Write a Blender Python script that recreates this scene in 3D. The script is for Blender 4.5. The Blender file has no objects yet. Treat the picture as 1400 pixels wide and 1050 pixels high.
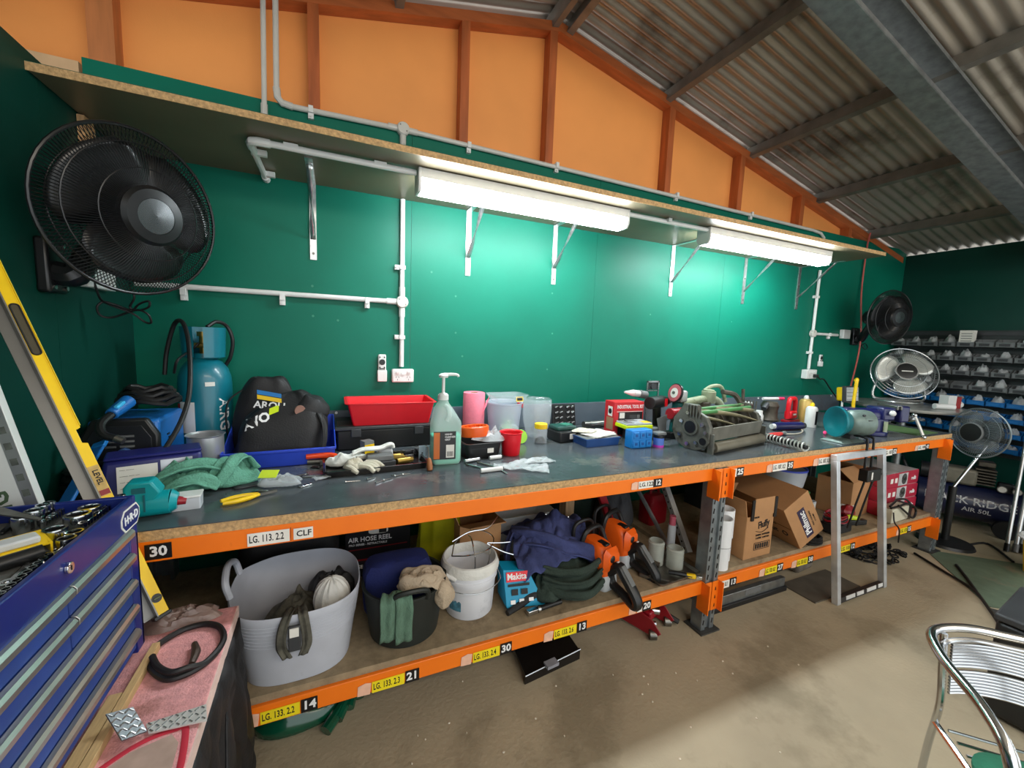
import bpy, math, random
from mathutils import Vector, Matrix, noise
S = bpy.context.scene
COL = S.collection
random.seed(7)
PI = math.pi
V3 = Vector
# ---------------------------------------------------------------- camera
F = 551.253
RC = Matrix(((0.91645246, -0.39832584, 0.03809741), (-0.00889257, -0.11546006, -0.99327232), (0.40004476, 0.90994808, -0.1093558)))
CC = Vector((0.0, -1.36746, 1.46349))
cam = bpy.data.objects.new('camera', bpy.data.cameras.new('camera'))
COL.objects.link(cam)
cam.data.sensor_fit = 'HORIZONTAL'; cam.data.sensor_width = 36.0; cam.data.lens = F / 1400 * 36
cam.data.clip_start = 0.02; cam.data.clip_end = 100
rot = Matrix((RC[0], -RC[1], -RC[2])).transposed()
cam.matrix_world = Matrix.Translation(CC) @ rot.to_4x4()
S.camera = cam
# ---------------------------------------------------------------- world, exposure
S.view_settings.view_transform = 'Standard'; S.view_settings.look = 'None'
S.view_settings.gamma = 1.0; S.view_settings.exposure = 0.17
S.view_settings.use_curve_mapping = False
w = bpy.data.worlds.new('daylight'); S.world = w; w.use_nodes = True
w.node_tree.nodes['Background'].inputs[0].default_value = (0.92, 0.97, 1.0, 1)
w.node_tree.nodes['Background'].inputs[1].default_value = 1.65
# added fill lights, unseen behind the camera, brightening the gable, beams and right corner
def add_fill(loc, sx, sy, e, col=(1, .97, .92), rotv=(0, 0, 0)):
    d = bpy.data.lights.new('fill_light', 'AREA'); d.shape = 'RECTANGLE'; d.size = sx; d.size_y = sy; d.energy = e; d.color = col
    o = bpy.data.objects.new('fill_light', d); o.location = loc; o.rotation_euler = rotv; COL.objects.link(o)
add_fill((1.2, -2.6, 2.75), 2.4, 0.3, 24, (1, .86, .68), (1.2, 0, 0))  # added warm fill turned towards the orange gable
add_fill((3.8, -2.6, 2.5), 1.6, 0.3, 9, (1, .9, .76), (1.1, 0, 0))  # added fill for the dim right end
TUBE_E = 58.0
# ---------------------------------------------------------------- placement helpers (pixel of the photo -> point on a real plane)
def ray(u, v):
    return RC.transposed() @ Vector(((u - 700) / F, (v - 525) / F, 1.0))
def at(u, v, ax, val):
    d = ray(u, v); t = (val - CC[ax]) / d[ax]
    return CC + d * t
WY = 0.955; BZ = 0.9; SZ = 0.300
def onwall(u, v, off=0.0): return at(u, v, 1, WY - off)
def onbench(u, v, z=BZ): return at(u, v, 2, z)
def onshelf(u, v, z=SZ): return at(u, v, 2, z)
def onfloor(u, v): return at(u, v, 2, 0.0)
# ---------------------------------------------------------------- materials
MATS = {}
def lin(c):
    c /= 255.0
    return c / 12.92 if c <= .04045 else ((c + .055) / 1.055) ** 2.4
def P(name, rgb, rough=.5, metal=0.0, var=.12, scale=12.0, bump=0.0, bscale=None, trans=0.0, alpha=1.0, emit=0.0, coat=0.0, dirt=None, dscale=3.0, dcut=.55, stretch=None, spec=None, aniso=0):
    """procedural material: base colour with noise variation, an optional second (dirt) colour in patches, bump"""
    if name in MATS: return MATS[name]
    m = bpy.data.materials.new(name); m.use_nodes = True
    nt = m.node_tree; N = nt.nodes; L = nt.links
    b = N['Principled BSDF']
    c = [lin(x) for x in rgb]
    tc = N.new('ShaderNodeTexCoord')
    src = tc.outputs['Object']
    if stretch:
        mp = N.new('ShaderNodeMapping'); mp.inputs['Scale'].default_value = stretch
        L.new(src, mp.inputs[0]); src = mp.outputs[0]
    n = N.new('ShaderNodeTexNoise'); n.inputs['Scale'].default_value = scale; n.inputs['Detail'].default_value = 4
    L.new(src, n.inputs['Vector'])
    r = N.new('ShaderNodeValToRGB')
    r.color_ramp.elements[0].position = .3; r.color_ramp.elements[1].position = .7
    r.color_ramp.elements[0].color = [x * (1 - var) for x in c] + [1]
    r.color_ramp.elements[1].color = [min(1, x * (1 + var)) for x in c] + [1]
    L.new(n.outputs['Fac'], r.inputs[0])
    colout = r.outputs[0]
    if dirt:
        n2 = N.new('ShaderNodeTexNoise'); n2.inputs['Scale'].default_value = dscale; n2.inputs['Detail'].default_value = 6; n2.inputs['Roughness'].default_value = .65
        L.new(src, n2.inputs['Vector'])
        r2 = N.new('ShaderNodeValToRGB'); r2.color_ramp.elements[0].position = dcut; r2.color_ramp.elements[1].position = min(1, dcut + .12)
        L.new(n2.outputs['Fac'], r2.inputs[0])
        mx = N.new('ShaderNodeMix'); mx.data_type = 'RGBA'
        L.new(r2.outputs[0], mx.inputs[0]); L.new(colout, mx.inputs[6]); mx.inputs[7].default_value = [lin(x) for x in dirt] + [1]
        colout = mx.outputs[2]
    L.new(colout, b.inputs['Base Color'])
    b.inputs['Roughness'].default_value = rough; b.inputs['Metallic'].default_value = metal
    if spec is not None: b.inputs['Specular IOR Level'].default_value = spec
    if trans: b.inputs['Transmission Weight'].default_value = trans
    if alpha < 1: b.inputs['Alpha'].default_value = alpha
    if coat: b.inputs['Coat Weight'].default_value = coat; b.inputs['Coat Roughness'].default_value = .08
    if emit: b.inputs['Emission Color'].default_value = c + [1]; b.inputs['Emission Strength'].default_value = emit
    if bump:
        n3 = N.new('ShaderNodeTexNoise'); n3.inputs['Scale'].default_value = bscale or scale * 4; n3.inputs['Detail'].default_value = 5
        L.new(src, n3.inputs['Vector'])
        bp = N.new('ShaderNodeBump'); bp.inputs['Strength'].default_value = bump; bp.inputs['Distance'].default_value = .01
        L.new(n3.outputs['Fac'], bp.inputs['Height']); L.new(bp.outputs[0], b.inputs['Normal'])
    MATS[name] = m
    return m
# ---------------------------------------------------------------- mesh builder
def basis(z, up=(0, 0, 1)):
    z = Vector(z).normalized(); u = Vector(up)
    if abs(z.dot(u)) > .98: u = Vector((0, 1, 0)) if abs(z.y) < .9 else Vector((1, 0, 0))
    x = u.cross(z).normalized(); y = z.cross(x)
    return Matrix((x, y, z)).transposed()
def frame(o, z, up=(0, 0, 1)):
    return Matrix.Translation(Vector(o)) @ basis(z, up).to_4x4()
def RZ(a): return Matrix.Rotation(a, 4, 'Z')
def RX(a): return Matrix.Rotation(a, 4, 'X')
def RY(a): return Matrix.Rotation(a, 4, 'Y')
def TR(x, y=0, z=0): return Matrix.Translation(Vector((x, y, z)) if not hasattr(x, '__len__') else Vector(x))
def smooth_path(pts, sub=6, closed=False):
    pts = [Vector(p) for p in pts]; n = len(pts); out = []
    rng = range(n if closed else n - 1)
    for i in rng:
        p1 = pts[i]; p2 = pts[(i + 1) % n]
        p0 = pts[i - 1] if (closed or i > 0) else p1 * 2 - p2
        p3 = pts[(i + 2) % n] if (closed or i + 2 < n) else p2 * 2 - p1
        for k in range(sub):
            t = k / sub
            out.append(.5 * ((2 * p1) + (p2 - p0) * t + (2 * p0 - 5 * p1 + 4 * p2 - p3) * t * t + (3 * p1 - p0 - 3 * p2 + p3) * t ** 3))
    if not closed: out.append(pts[-1])
    return out
class M:
    def __init__(s): s.v = []; s.f = []; s.m = Matrix.Identity(4)
    def xf(s, m): s.m = m; return s
    def add(s, vs, fs):
        k = len(s.v); s.v += [s.m @ Vector(p) for p in vs]; s.f += [[i + k for i in f] for f in fs]; return s
    def box(s, c, d, rz=0, m=None):
        x, y, z = d[0] / 2, d[1] / 2, d[2] / 2
        T = TR(c) @ (m if m else RZ(rz))
        vs = [T @ Vector(p) for p in ((-x, -y, -z), (x, -y, -z), (x, y, -z), (-x, y, -z), (-x, -y, z), (x, -y, z), (x, y, z), (-x, y, z))]
        return s.add(vs, [(3, 2, 1, 0), (4, 5, 6, 7), (0, 1, 5, 4), (1, 2, 6, 5), (2, 3, 7, 6), (3, 0, 4, 7)])
    def hull8(s, vs): return s.add(vs, [(3, 2, 1, 0), (4, 5, 6, 7), (0, 1, 5, 4), (1, 2, 6, 5), (2, 3, 7, 6), (3, 0, 4, 7)])
    def cyl(s, a, b, r, r2=None, n=16, cap=True):
        a = Vector(a); b = Vector(b); r2 = r if r2 is None else r2
        B = basis(b - a); vs = []
        for (p, q) in ((a, r), (b, r2)):
            for i in range(n):
                t = 2 * PI * i / n; vs.append(p + B @ Vector((q * math.cos(t), q * math.sin(t), 0)))
        fs = [(i, (i + 1) % n, n + (i + 1) % n, n + i) for i in range(n)]
        if cap: fs += [tuple(range(n - 1, -1, -1)), tuple(range(n, 2 * n))]
        return s.add(vs, fs)
    def tube(s, pts, r, n=8, closed=False, sub=0):
        n0 = len(pts)
        if sub: pts = smooth_path(pts, sub, closed)
        pts = [Vector(p) for p in pts]; N = len(pts); vs = []
        if hasattr(r, '__len__'):
            rr = []
            for i in range(N):
                t = i / max(1, N - 1) * (n0 - 1); j = min(int(t), n0 - 2); rr.append(r[j] + (r[j + 1] - r[j]) * (t - j))
        else: rr = [r] * N
        up = None
        for i, p in enumerate(pts):
            t = (pts[(i + 1) % N] - pts[i - 1]) if (closed or 0 < i < N - 1) else (pts[1] - pts[0] if i == 0 else pts[-1] - pts[-2])
            if t.length < 1e-9: t = Vector((0, 0, 1))
            t.normalize()
            if up is None: B = basis(t); up = B.col[0].copy()
            x = (up - t * up.dot(t))
            if x.length < 1e-6: x = basis(t).col[0].copy()
            x.normalize(); y = t.cross(x); up = x
            for k in range(n):
                a = 2 * PI * k / n; vs.append(p + (x * math.cos(a) + y * math.sin(a)) * rr[i])
        fs = []
        for i in range(N if closed else N - 1):
            j = (i + 1) % N
            for k in range(n): fs.append((i * n + k, i * n + (k + 1) % n, j * n + (k + 1) % n, j * n + k))
        if not closed: fs += [tuple(range(n - 1, -1, -1)), tuple((N - 1) * n + k for k in range(n))]
        return s.add(vs, fs)
    def lathe(s, prof, n=24, m=None, close=False, sx=1, sy=1):
        T = m or Matrix.Identity(4); vs = []; fs = []
        for (r, z) in prof:
            for i in range(n):
                a = 2 * PI * i / n; vs.append(T @ Vector((max(r, 1e-4) * math.cos(a) * sx, max(r, 1e-4) * math.sin(a) * sy, z)))
        q = len(prof)
        for j in range(q if close else q - 1):
            jj = (j + 1) % q
            for i in range(n): fs.append((j * n + i, j * n + (i + 1) % n, jj * n + (i + 1) % n, jj * n + i))
        return s.add(vs, fs)
    def prism(s, pts, z0, z1, m=None):
        T = m or Matrix.Identity(4); n = len(pts)
        vs = [T @ Vector((p[0], p[1], z0)) for p in pts] + [T @ Vector((p[0], p[1], z1)) for p in pts]
        return s.add(vs, [tuple(range(n - 1, -1, -1)), tuple(range(n, 2 * n))] + [(i, (i + 1) % n, n + (i + 1) % n, n + i) for i in range(n)])
    def loft(s, rings, cap=True, closed=True):
        n = len(rings[0]); vs = [Vector(p) for r in rings for p in r]; fs = []
        for j in range(len(rings) - 1):
            for i in range(n if closed else n - 1): fs.append((j * n + i, j * n + (i + 1) % n, (j + 1) * n + (i + 1) % n, (j + 1) * n + i))
        if cap: fs += [tuple(range(n - 1, -1, -1)), tuple((len(rings) - 1) * n + i for i in range(n))]
        return s.add(vs, fs)
    def grid(s, fn, nu, nv):
        vs = [Vector(fn(i / nu, j / nv)) for j in range(nv + 1) for i in range(nu + 1)]
        fs = [(j * (nu + 1) + i, j * (nu + 1) + i + 1, (j + 1) * (nu + 1) + i + 1, (j + 1) * (nu + 1) + i) for j in range(nv) for i in range(nu)]
        return s.add(vs, fs)
    def ball(s, c, r, n=14, m=None, fn=None):
        """ellipsoid, optionally displaced by fn(unit vector)->radius factor"""
        r = r if hasattr(r, '__len__') else (r, r, r); T = TR(c) @ (m or Matrix.Identity(4)); vs = []; h = n // 2 + 1
        for j in range(h + 1):
            p = PI * j / h
            for i in range(n):
                a = 2 * PI * i / n; u = Vector((math.sin(p) * math.cos(a), math.sin(p) * math.sin(a), math.cos(p)))
                k = fn(u) if fn else 1; vs.append(T @ Vector((u.x * r[0] * k, u.y * r[1] * k, u.z * r[2] * k)))
        return s.add(vs, [(j * n + i, (j + 1) * n + i, (j + 1) * n + (i + 1) % n, j * n + (i + 1) % n) for j in range(h) for i in range(n)])
def build(name, mb, mat, parent=None, loc=None, rz=0.0, bev=0.0, ang=35, solid=0.0, subd=0, label=None, stuff=False):
    me = bpy.data.meshes.new(name)
    me.from_pydata([tuple(p) for p in mb.v], [], mb.f); me.update()
    import bmesh
    bm = bmesh.new(); bm.from_mesh(me); bmesh.ops.remove_doubles(bm, verts=bm.verts, dist=1e-5)
    bmesh.ops.recalc_face_normals(bm, faces=bm.faces); bm.to_mesh(me); bm.free()
    me.polygons.foreach_set('use_smooth', [True] * len(me.polygons)); me.set_sharp_from_angle(angle=math.radians(ang))
    me.materials.append(mat)
    o = bpy.data.objects.new(name, me); COL.objects.link(o)
    if loc is not None: o.location = loc
    o.rotation_euler = (0, 0, rz)
    if parent: o.parent = parent
    if solid: k = o.modifiers.new('thick', 'SOLIDIFY'); k.thickness = solid; k.offset = 0
    if subd: k = o.modifiers.new('smooth', 'SUBSURF'); k.levels = subd; k.render_levels = subd
    if bev:
        k = o.modifiers.new('bevel', 'BEVEL'); k.width = bev; k.segments = 2; k.limit_method = 'ANGLE'; k.angle_limit = math.radians(40); k.harden_normals = False
    if label: o['label'] = label
    if stuff: o['kind'] = 'stuff'
    return o
def tag(o, label, cat, group=None, kind=None):
    o['label'] = label; o['category'] = cat
    if group: o['group'] = group
    if kind: o['kind'] = kind
    return o
def thing(name, label, cat, loc=(0, 0, 0), rz=0.0, group=None):
    o = bpy.data.objects.new(name, None); COL.objects.link(o); o.empty_display_size = .05
    o.location = loc; o.rotation_euler = (0, 0, rz)
    return tag(o, label, cat, group)
def struct(name, parent=None):
    o = bpy.data.objects.new(name, None); COL.objects.link(o); o['kind'] = 'structure'; o.parent = parent
    return o
def copy_tree(o, loc=None, rz=None, parent=None, label=None, group=None):
    c = o.copy(); COL.objects.link(c); c.parent = parent
    if loc is not None: c.location = loc
    if rz is not None: c.rotation_euler = (0, 0, rz)
    if label: c['label'] = label
    if group: c['group'] = group
    for ch in o.children: copy_tree(ch, parent=c)
    return c
def text(txt, size, mat, parent, M4, name='lettering', depth=.0006, align='LEFT', squash=1.0, bold=0.0, label=None):
    cu = bpy.data.curves.new('t', 'FONT'); cu.body = txt; cu.size = size; cu.extrude = depth; cu.align_x = align; cu.align_y = 'CENTER'; cu.resolution_u = 2; cu.offset = bold
    t = bpy.data.objects.new('t', cu); COL.objects.link(t)
    dg = bpy.context.evaluated_depsgraph_get(); dg.update()
    me = bpy.data.meshes.new_from_object(t.evaluated_get(dg)); bpy.data.objects.remove(t); bpy.data.curves.remove(cu)
    me.name = name; me.transform(M4 @ Matrix.Diagonal((squash, 1, 1, 1))); me.materials.clear(); me.materials.append(mat)
    o = bpy.data.objects.new(name, me); COL.objects.link(o); o.parent = parent
    if label: o['label'] = label
    return o
FRONT = RX(PI / 2)          # text / plates that face -Y: local x -> X, local y -> Z
def facing(o, nrm, up=(0, 0, 1)):
    """matrix with z along nrm, y as upward as possible"""
    z = Vector(nrm).normalized(); u = Vector(up); x = u.cross(z).normalized(); y = z.cross(x)
    m = Matrix((x, y, z)).transposed().to_4x4(); m.translation = Vector(o); return m
def nz(p, s=1.0): return noise.noise(Vector(p) * s)

def heap(q, c, r, seed=0, amp=.35, fr=1.6, nu=28, nv=9, sharp=.5, rag=.25):
    """a crumpled soft heap resting on z = c.z, ellipse r=(rx, ry, h)"""
    c = Vector(c); rings = []
    for j in range(nv + 1):
        t = j / nv; row = []
        for i in range(nu):
            a = 2 * PI * i / nu
            e = 1 + rag * noise.noise((math.cos(a) * 1.3 + seed, math.sin(a) * 1.3, seed * 2.1))
            x, y = math.cos(a) * t * e, math.sin(a) * t * e
            n1 = noise.noise((x * fr + seed * 3.1, y * fr, seed)); n2 = abs(noise.noise((x * fr * 2.2 + seed, y * fr * 2.2 + 7, seed * 1.7)))
            z = (max(0, 1 - t ** 2.4)) ** .6 * (.72 + amp * n1 - amp * 1.1 * n2 * sharp + .2)
            row.append(c + Vector((x * r[0], y * r[1], max(0.002, z * r[2]) if j < nv else 0)))
        rings.append(row)
    top = rings[1:]
    k = len(q.v); q.loft(top, cap=False)
    ctr = sum(rings[1], Vector()) / nu; n0 = len(q.v); q.v.append(q.m @ ctr); q.f += [(k + (i + 1) % nu, k + i, n0) for i in range(nu)]
    b = k + (len(top) - 1) * nu; q.f.append([b + i for i in range(nu)])
    return q
def strip(q, path, wdir, w, nw=6, wr=.006, seed=0, sub=6, taper=None):
    """cloth strip swept along a path"""
    pts = smooth_path(path, sub); wd = Vector(wdir).normalized(); N = len(pts)
    def fn(u, v):
        i = min(N - 1, int(round(v * (N - 1)))); p = pts[i]; ww = w * (taper[0] + (taper[1] - taper[0]) * v if taper else 1)
        t = (pts[min(N - 1, i + 1)] - pts[max(0, i - 1)]).normalized(); nn = t.cross(wd)
        return p + wd * ww * (u - .5 + .1 * noise.noise((v * 3, seed, 0))) + nn * wr * (1.4 * math.sin(u * 9 + seed + v * 2) + 1.2 * noise.noise((u * 4 + seed, v * 6, seed)))
    return q.grid(fn, nw * 2, N - 1)
BT = .9013
def TH(name, label, cat, u, v, z=None, rz=0, group=None, plane=None, dy=0, dx=0):
    p = at(u, v, 2, BT if z is None else z); p = p + V3((dx, dy, 0)); p.z = BT if z is None else z
    return thing(name, label, cat, p, rz, group)
def tub(q, w, d, h, t=.003, flare=1.1, r=.02, rim=0.0, n=5, z0=0.0):
    """open box with rounded corners, wall thickness and rolled rim"""
    def rr(w, d, r, z):
        out = []
        for (sx, sy, a0) in ((1, 1, 0), (-1, 1, PI / 2), (-1, -1, PI), (1, -1, PI * 1.5)):
            for k in range(n + 1):
                a = a0 + PI / 2 * k / n; out.append(Vector((sx * (w / 2 - r) + r * math.cos(a), sy * (d / 2 - r) + r * math.sin(a), z)))
        return out
    k = flare; W2, D2 = w * k, d * k
    rings = [rr(w, d, r, z0)]
    rings.append(rr(W2, D2, r, h - (.004 if rim else 0)))
    if rim: rings += [rr(W2 + rim * 2, D2 + rim * 2, r + rim, h - .004), rr(W2 + rim * 2, D2 + rim * 2, r + rim, h)]
    else: rings.append(rr(W2, D2, r, h))
    rings.append(rr(W2 - t * 2, D2 - t * 2, max(.002, r - t), h)); rings.append(rr(w - t * 2, d - t * 2, max(.002, r - t), z0 + t))
    return q.loft(rings)
# ================================================================= the setting
m_conc = P('concrete', (176, 162, 136), .75, var=.12, scale=2.2, bump=.25, bscale=60, dirt=(148, 136, 112), dscale=1.6, dcut=.52)
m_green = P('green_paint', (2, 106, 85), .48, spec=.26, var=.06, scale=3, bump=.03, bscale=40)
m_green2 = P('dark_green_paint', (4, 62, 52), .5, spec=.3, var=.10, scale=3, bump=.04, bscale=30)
m_sark = P('orange_sarking', (246, 160, 84), .6, var=.07, scale=2, bump=.06, bscale=220)
m_pine = P('stained_pine', (176, 92, 46), .5, var=.25, scale=3, stretch=(8, 8, 1), bump=.1, bscale=30, dirt=(96, 44, 22), dscale=6, dcut=.70)
m_pineh = P('stained_pine_long', (184, 98, 50), .5, var=.22, scale=3, stretch=(1, 8, 8), bump=.1, bscale=30, dirt=(96, 44, 22), dscale=6, dcut=.72)
m_roof = P('roof_steel', (176, 168, 156), .42, .55, var=.18, scale=1.4, bump=.03, dirt=(110, 100, 90), dscale=1.1, dcut=.56)
m_galv = P('galvanised', (152, 156, 156), .38, .8, var=.22, scale=22, bump=.04)
m_galvd = P('galvanised_dull', (132, 128, 120), .5, .55, var=.2, scale=9, bump=.04)
m_chip = P('chipboard_edge', (196, 160, 112), .8, var=.28, scale=90, bump=.4, bscale=120, dirt=(168, 130, 86), dscale=60, dcut=.62)
m_pvc = P('grey_pvc', (206, 204, 196), .35, var=.05, scale=6)
m_white = P('white_plastic', (226, 227, 224), .32, var=.04, scale=8)
m_black = P('black_plastic', (26, 27, 28), .4, var=.2, scale=12)
m_blackm = P('black_matt', (20, 20, 21), .75, var=.25, scale=10, bump=.1)
m_rub = P('black_rubber', (22, 22, 23), .5, var=.15, scale=20)
m_steel = P('bright_steel', (196, 198, 200), .24, 1.0, var=.12, scale=14)
m_chrome = P('chrome', (215, 216, 218), .1, 1.0, var=.03)
m_steeld = P('worn_steel', (128, 126, 120), .4, .9, var=.3, scale=16, bump=.08, dirt=(80, 70, 58), dscale=14, dcut=.62)

XL, XR = -0.82, 5.42
# floor
f = M(); f.box((1.0, -1.2, -.06), (13.0, 4.6, .12)); fl = build('floor', f, m_conc); fl['kind'] = 'structure'
cr = M()
for i in range(26):
    u, v = random.uniform(470, 1180), random.uniform(850, 1040)
    p = onfloor(u, v)
    if p.y > -.1: p = onfloor(u + 60, min(1045, v + 60))
    cr.ball((p.x, p.y, .003), (random.uniform(.002, .006), .004, .003), 6)
o = build('debris', cr, P('pale_crumbs', (225, 215, 195), .8), fl); o['kind'] = 'stuff'
# back wall : green lining sheets below, framed gable above
wb = struct('wall_back')
zt = 2.53
seams = [-.93, .385, 1.6, 2.8, 3.95, XR]
for a, b in zip(seams[:-1], seams[1:]):
    q = M(); q.box(((a + b) / 2, WY + .006, (zt) / 2), (b - a - .0016, .012, zt)); build('lining_panel', q, m_green, wb)
sc_ = M()
for (u, v) in [(462, 438), (623, 405), (623, 455), (632, 487), (748, 505), (755, 456), (755, 401), (889, 430), (889, 520), (1000, 440), (590, 372), (428, 300), (427, 391), (428, 432)]:
    p = onwall(u, v); sc_.cyl((p.x, WY + .001, p.z), (p.x, WY - .0015, p.z), .006, n=8)
o = build('screw_head', sc_, P('painted_screw', (52, 130, 104), .4), wb); o['kind'] = 'stuff'
ridge_x, ridge_z, slope = 1.25, 3.36, .22
def chord_z(x): return ridge_z - slope * abs(x - ridge_x)
g = M(); yb = WY + .075
XG = -3.2
g.add([(XG, yb, zt - .3), (XR, yb, zt - .3), (XR, yb, chord_z(XR)), (ridge_x, yb, ridge_z), (XG, yb, chord_z(XG)),
       (XG, yb + .02, zt - .3), (XR, yb + .02, zt - .3), (XR, yb + .02, chord_z(XR)), (ridge_x, yb + .02, ridge_z), (XG, yb + .02, chord_z(XG))],
      [(0, 1, 2, 3, 4), (9, 8, 7, 6, 5), (0, 1, 6, 5), (1, 2, 7, 6), (2, 3, 8, 7), (3, 4, 9, 8), (4, 0, 5, 9)])
build('sarking_sheet', g, m_sark, wb)
for (x, wd) in [(-2.2, .05), (-.865, .085), (-.085, .048), (.668, .048), (1.21, .05), (2.165, .05), (2.90, .05), (3.67, .05), (4.4, .05)]:
    q = M(); h0, h1 = zt - .02, chord_z(x) - .03
    if h1 > h0: q.box((x, WY + .043, (h0 + h1) / 2), (wd, .085, h1 - h0)); build('stud', q, m_pine if x > -.5 else P('pale_pine', (188, 116, 66), .55, var=.25, scale=3, stretch=(8, 8, 1)), wb)
# top chords following the roof pitch
for sgn, x1 in ((1, XR - .05), (-1, XG)):
    n = 1
    L = (x1 - ridge_x); q = M()
    z0, z1 = ridge_z, chord_z(x1); d = .055
    ya, yc = WY - .001, WY + .074
    q.hull8([(ridge_x, ya, z0 - d), (x1, ya, z1 - d), (x1, yc, z1 - d), (ridge_x, yc, z0 - d), (ridge_x, ya, z0), (x1, ya, z1), (x1, yc, z1), (ridge_x, yc, z0)])
    build('top_chord', q, m_pineh, wb)
q = M(); q.box((XG / 2 + XL / 2, WY + .04, zt - .28), (XL - XG, .1, .05)); build('bottom_plate', q, m_pineh, wb)
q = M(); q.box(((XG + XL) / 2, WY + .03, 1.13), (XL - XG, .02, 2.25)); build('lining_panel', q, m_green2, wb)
q = M(); q.box(((XG - .94) / 2, WY + .012, 2.38), (-.94 - XG, .024, .26)); build('bare_board', q, P('bare_board', (206, 170, 130), .7, var=.08), wb)
# left partition wall
wl = struct('wall_left')
for (y0, y1) in ((-3.4, -2.0), (-2.0, -.8), (-.8, .42), (.42, .955)):
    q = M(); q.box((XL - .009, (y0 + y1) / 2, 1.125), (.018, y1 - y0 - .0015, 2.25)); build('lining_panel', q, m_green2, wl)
p = at(109, 165, 0, XL)
q = M(); q.box((XL + .012, p.y + .01, 2.1), (.02, .07, .17)); build('timber_block', q, P('raw_pine', (205, 160, 112), .6, var=.2, stretch=(8, 8, 1)), wl)
# right wall
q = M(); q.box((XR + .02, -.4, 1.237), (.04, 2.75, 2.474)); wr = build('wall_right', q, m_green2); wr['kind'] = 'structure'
# corrugated roof
ce = struct('ceiling')
def roof_z(x): return 3.415 - slope * abs(x - ridge_x)
pitch = .076
for (x0, x1) in ((ridge_x, XR + .35), (ridge_x, -3.4)):
    y0, y1 = -3.4, 1.15; n = int((y1 - y0) / pitch * 8); q = M()
    def fn(u, v, x0=x0, x1=x1, y0=y0, y1=y1):
        x = x0 + (x1 - x0) * v; y = y0 + (y1 - y0) * u
        return (x, y, roof_z(x) + .010 * math.sin(2 * PI * y / pitch))
    q.grid(fn, n, 4); build('corrugated_sheet', q, m_roof, ce, ang=60)
for x in (1.20, 1.33, 2.13, 3.0, 3.88, 4.74, -.1 + .4, -.6, -1.5, -2.4):
    q = M(); z = roof_z(x) - .05; a = math.atan(slope) * (1 if x > ridge_x else -1); y0, y1 = -3.4, WY + .1
    for (cx, cz, dx, dz) in ((0, 0, .04, .006), (0, -.07, .04, .006), (-.02, -.035, .004, .076)):
        q.box((x + cx * math.cos(a) + cz * math.sin(a), (y0 + y1) / 2, z + .035 - cx * math.sin(a) + cz * math.cos(a)), (dx, y1 - y0, dz), m=RY(a))
    build('purlin', q, m_galvd, ce)
# portal rafter (C section) under the purlins
for sg in (1, -1):
    x1 = XR if sg > 0 else -3.2; a = math.atan(slope) * sg; Lr = abs(x1 - ridge_x) / math.cos(a)
    q = M(); c0 = Vector(((x1 + ridge_x) / 2, -.12, (roof_z(ridge_x) + roof_z(x1)) / 2 - .19)); T = TR(c0) @ RY(a)
    q.xf(T)
    q.box((0, .042, 0), (Lr, .004, .2)); q.box((0, -.02, -.1), (Lr, .124, .004)); q.box((0, -.02, .1), (Lr, .124, .004)); q.box((0, -.082, -.09), (Lr, .004, .02)); q.box((0, -.082, .09), (Lr, .004, .02))
    build('rafter', q, m_galv, ce)
# ================================================================= storage rack used as workbench
m_or = P('orange_beam', (255, 124, 20), .38, var=.06, scale=8, dirt=(196, 80, 22), dscale=5, dcut=.68)
m_rackg = P('rack_galvanised', (150, 158, 162), .4, .7, var=.2, scale=18)
m_top = P('dark_worktop', (74, 80, 84), .2, var=.25, scale=5, bump=.03, bscale=50, dirt=(112, 112, 106), dscale=3.2, dcut=.57)
m_deck = P('dusty_chipboard', (150, 132, 104), .8, var=.18, scale=30, bump=.2, bscale=90, dirt=(108, 92, 70), dscale=4, dcut=.56)
m_lyel = P('label_yellow', (250, 222, 30), .4); m_lwht = P('label_white', (238, 235, 226), .45, var=.06); m_lblk = P('label_black', (16, 16, 18), .4)
m_tape = P('old_tape', (238, 188, 160), .6, var=.1, scale=30); m_ink = P('black_ink', (18, 18, 18), .6); m_wink = P('white_ink', (245, 245, 245), .6)
rk = thing('pallet_rack_bench', 'long orange and galvanised pallet rack used as a workbench along the green wall', 'workbench', (0, 0, 0))
X0, XM, X1 = XL + .02, 1.755, 4.10
DEP = .935
# worktop and its chipboard core
for a, b in ((X0, 1.30), (1.302, 2.9), (2.902, X1 + .06)):
    q = M(); q.box(((a + b) / 2, DEP / 2 + .002, BZ - .017), (b - a, DEP, .030)); build('worktop_board', q, m_chip, rk)
    q = M(); q.box(((a + b) / 2, DEP / 2 + .002, BZ - .001), (b - a, DEP - .002, .004)); build('worktop_sheet', q, m_top, rk)
# beams : boxed section with a step
def beam(xa, xb, z0, z1, y, name='beam'):
    q = M(); s = 1 if y < .4 else -1
    q.box(((xa + xb) / 2, y + s * .022, (z0 + z1) / 2), (xb - xa, .04, z1 - z0)); q.box(((xa + xb) / 2, y + s * .052, z0 + (z1 - z0) * .36), (xb - xa, .02, (z1 - z0) * .72))
    return build(name, q, m_or, rk, bev=.003)
ub, ut, lb, lt = .806, .868, .2035, .271
B = {}
for key, (xa, xb) in {'L': (X0, XM - .05), 'R': (XM + .05, X1 - .05)}.items():
    B[key + 'u'] = beam(xa, xb, ub, ut, 0.0); B[key + 'l'] = beam(xa, xb, lb, lt, 0.0)
    beam(xa, xb, ub, ut, DEP - .02); beam(xa, xb, lb, lt, DEP - .02)
    q = M(); q.box(((xa + xb) / 2, DEP / 2, lt + .014), (xb - xa + .06, DEP - .03, .026)); build('shelf_board', q, m_deck, rk)
SZ = lt + .028
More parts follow.
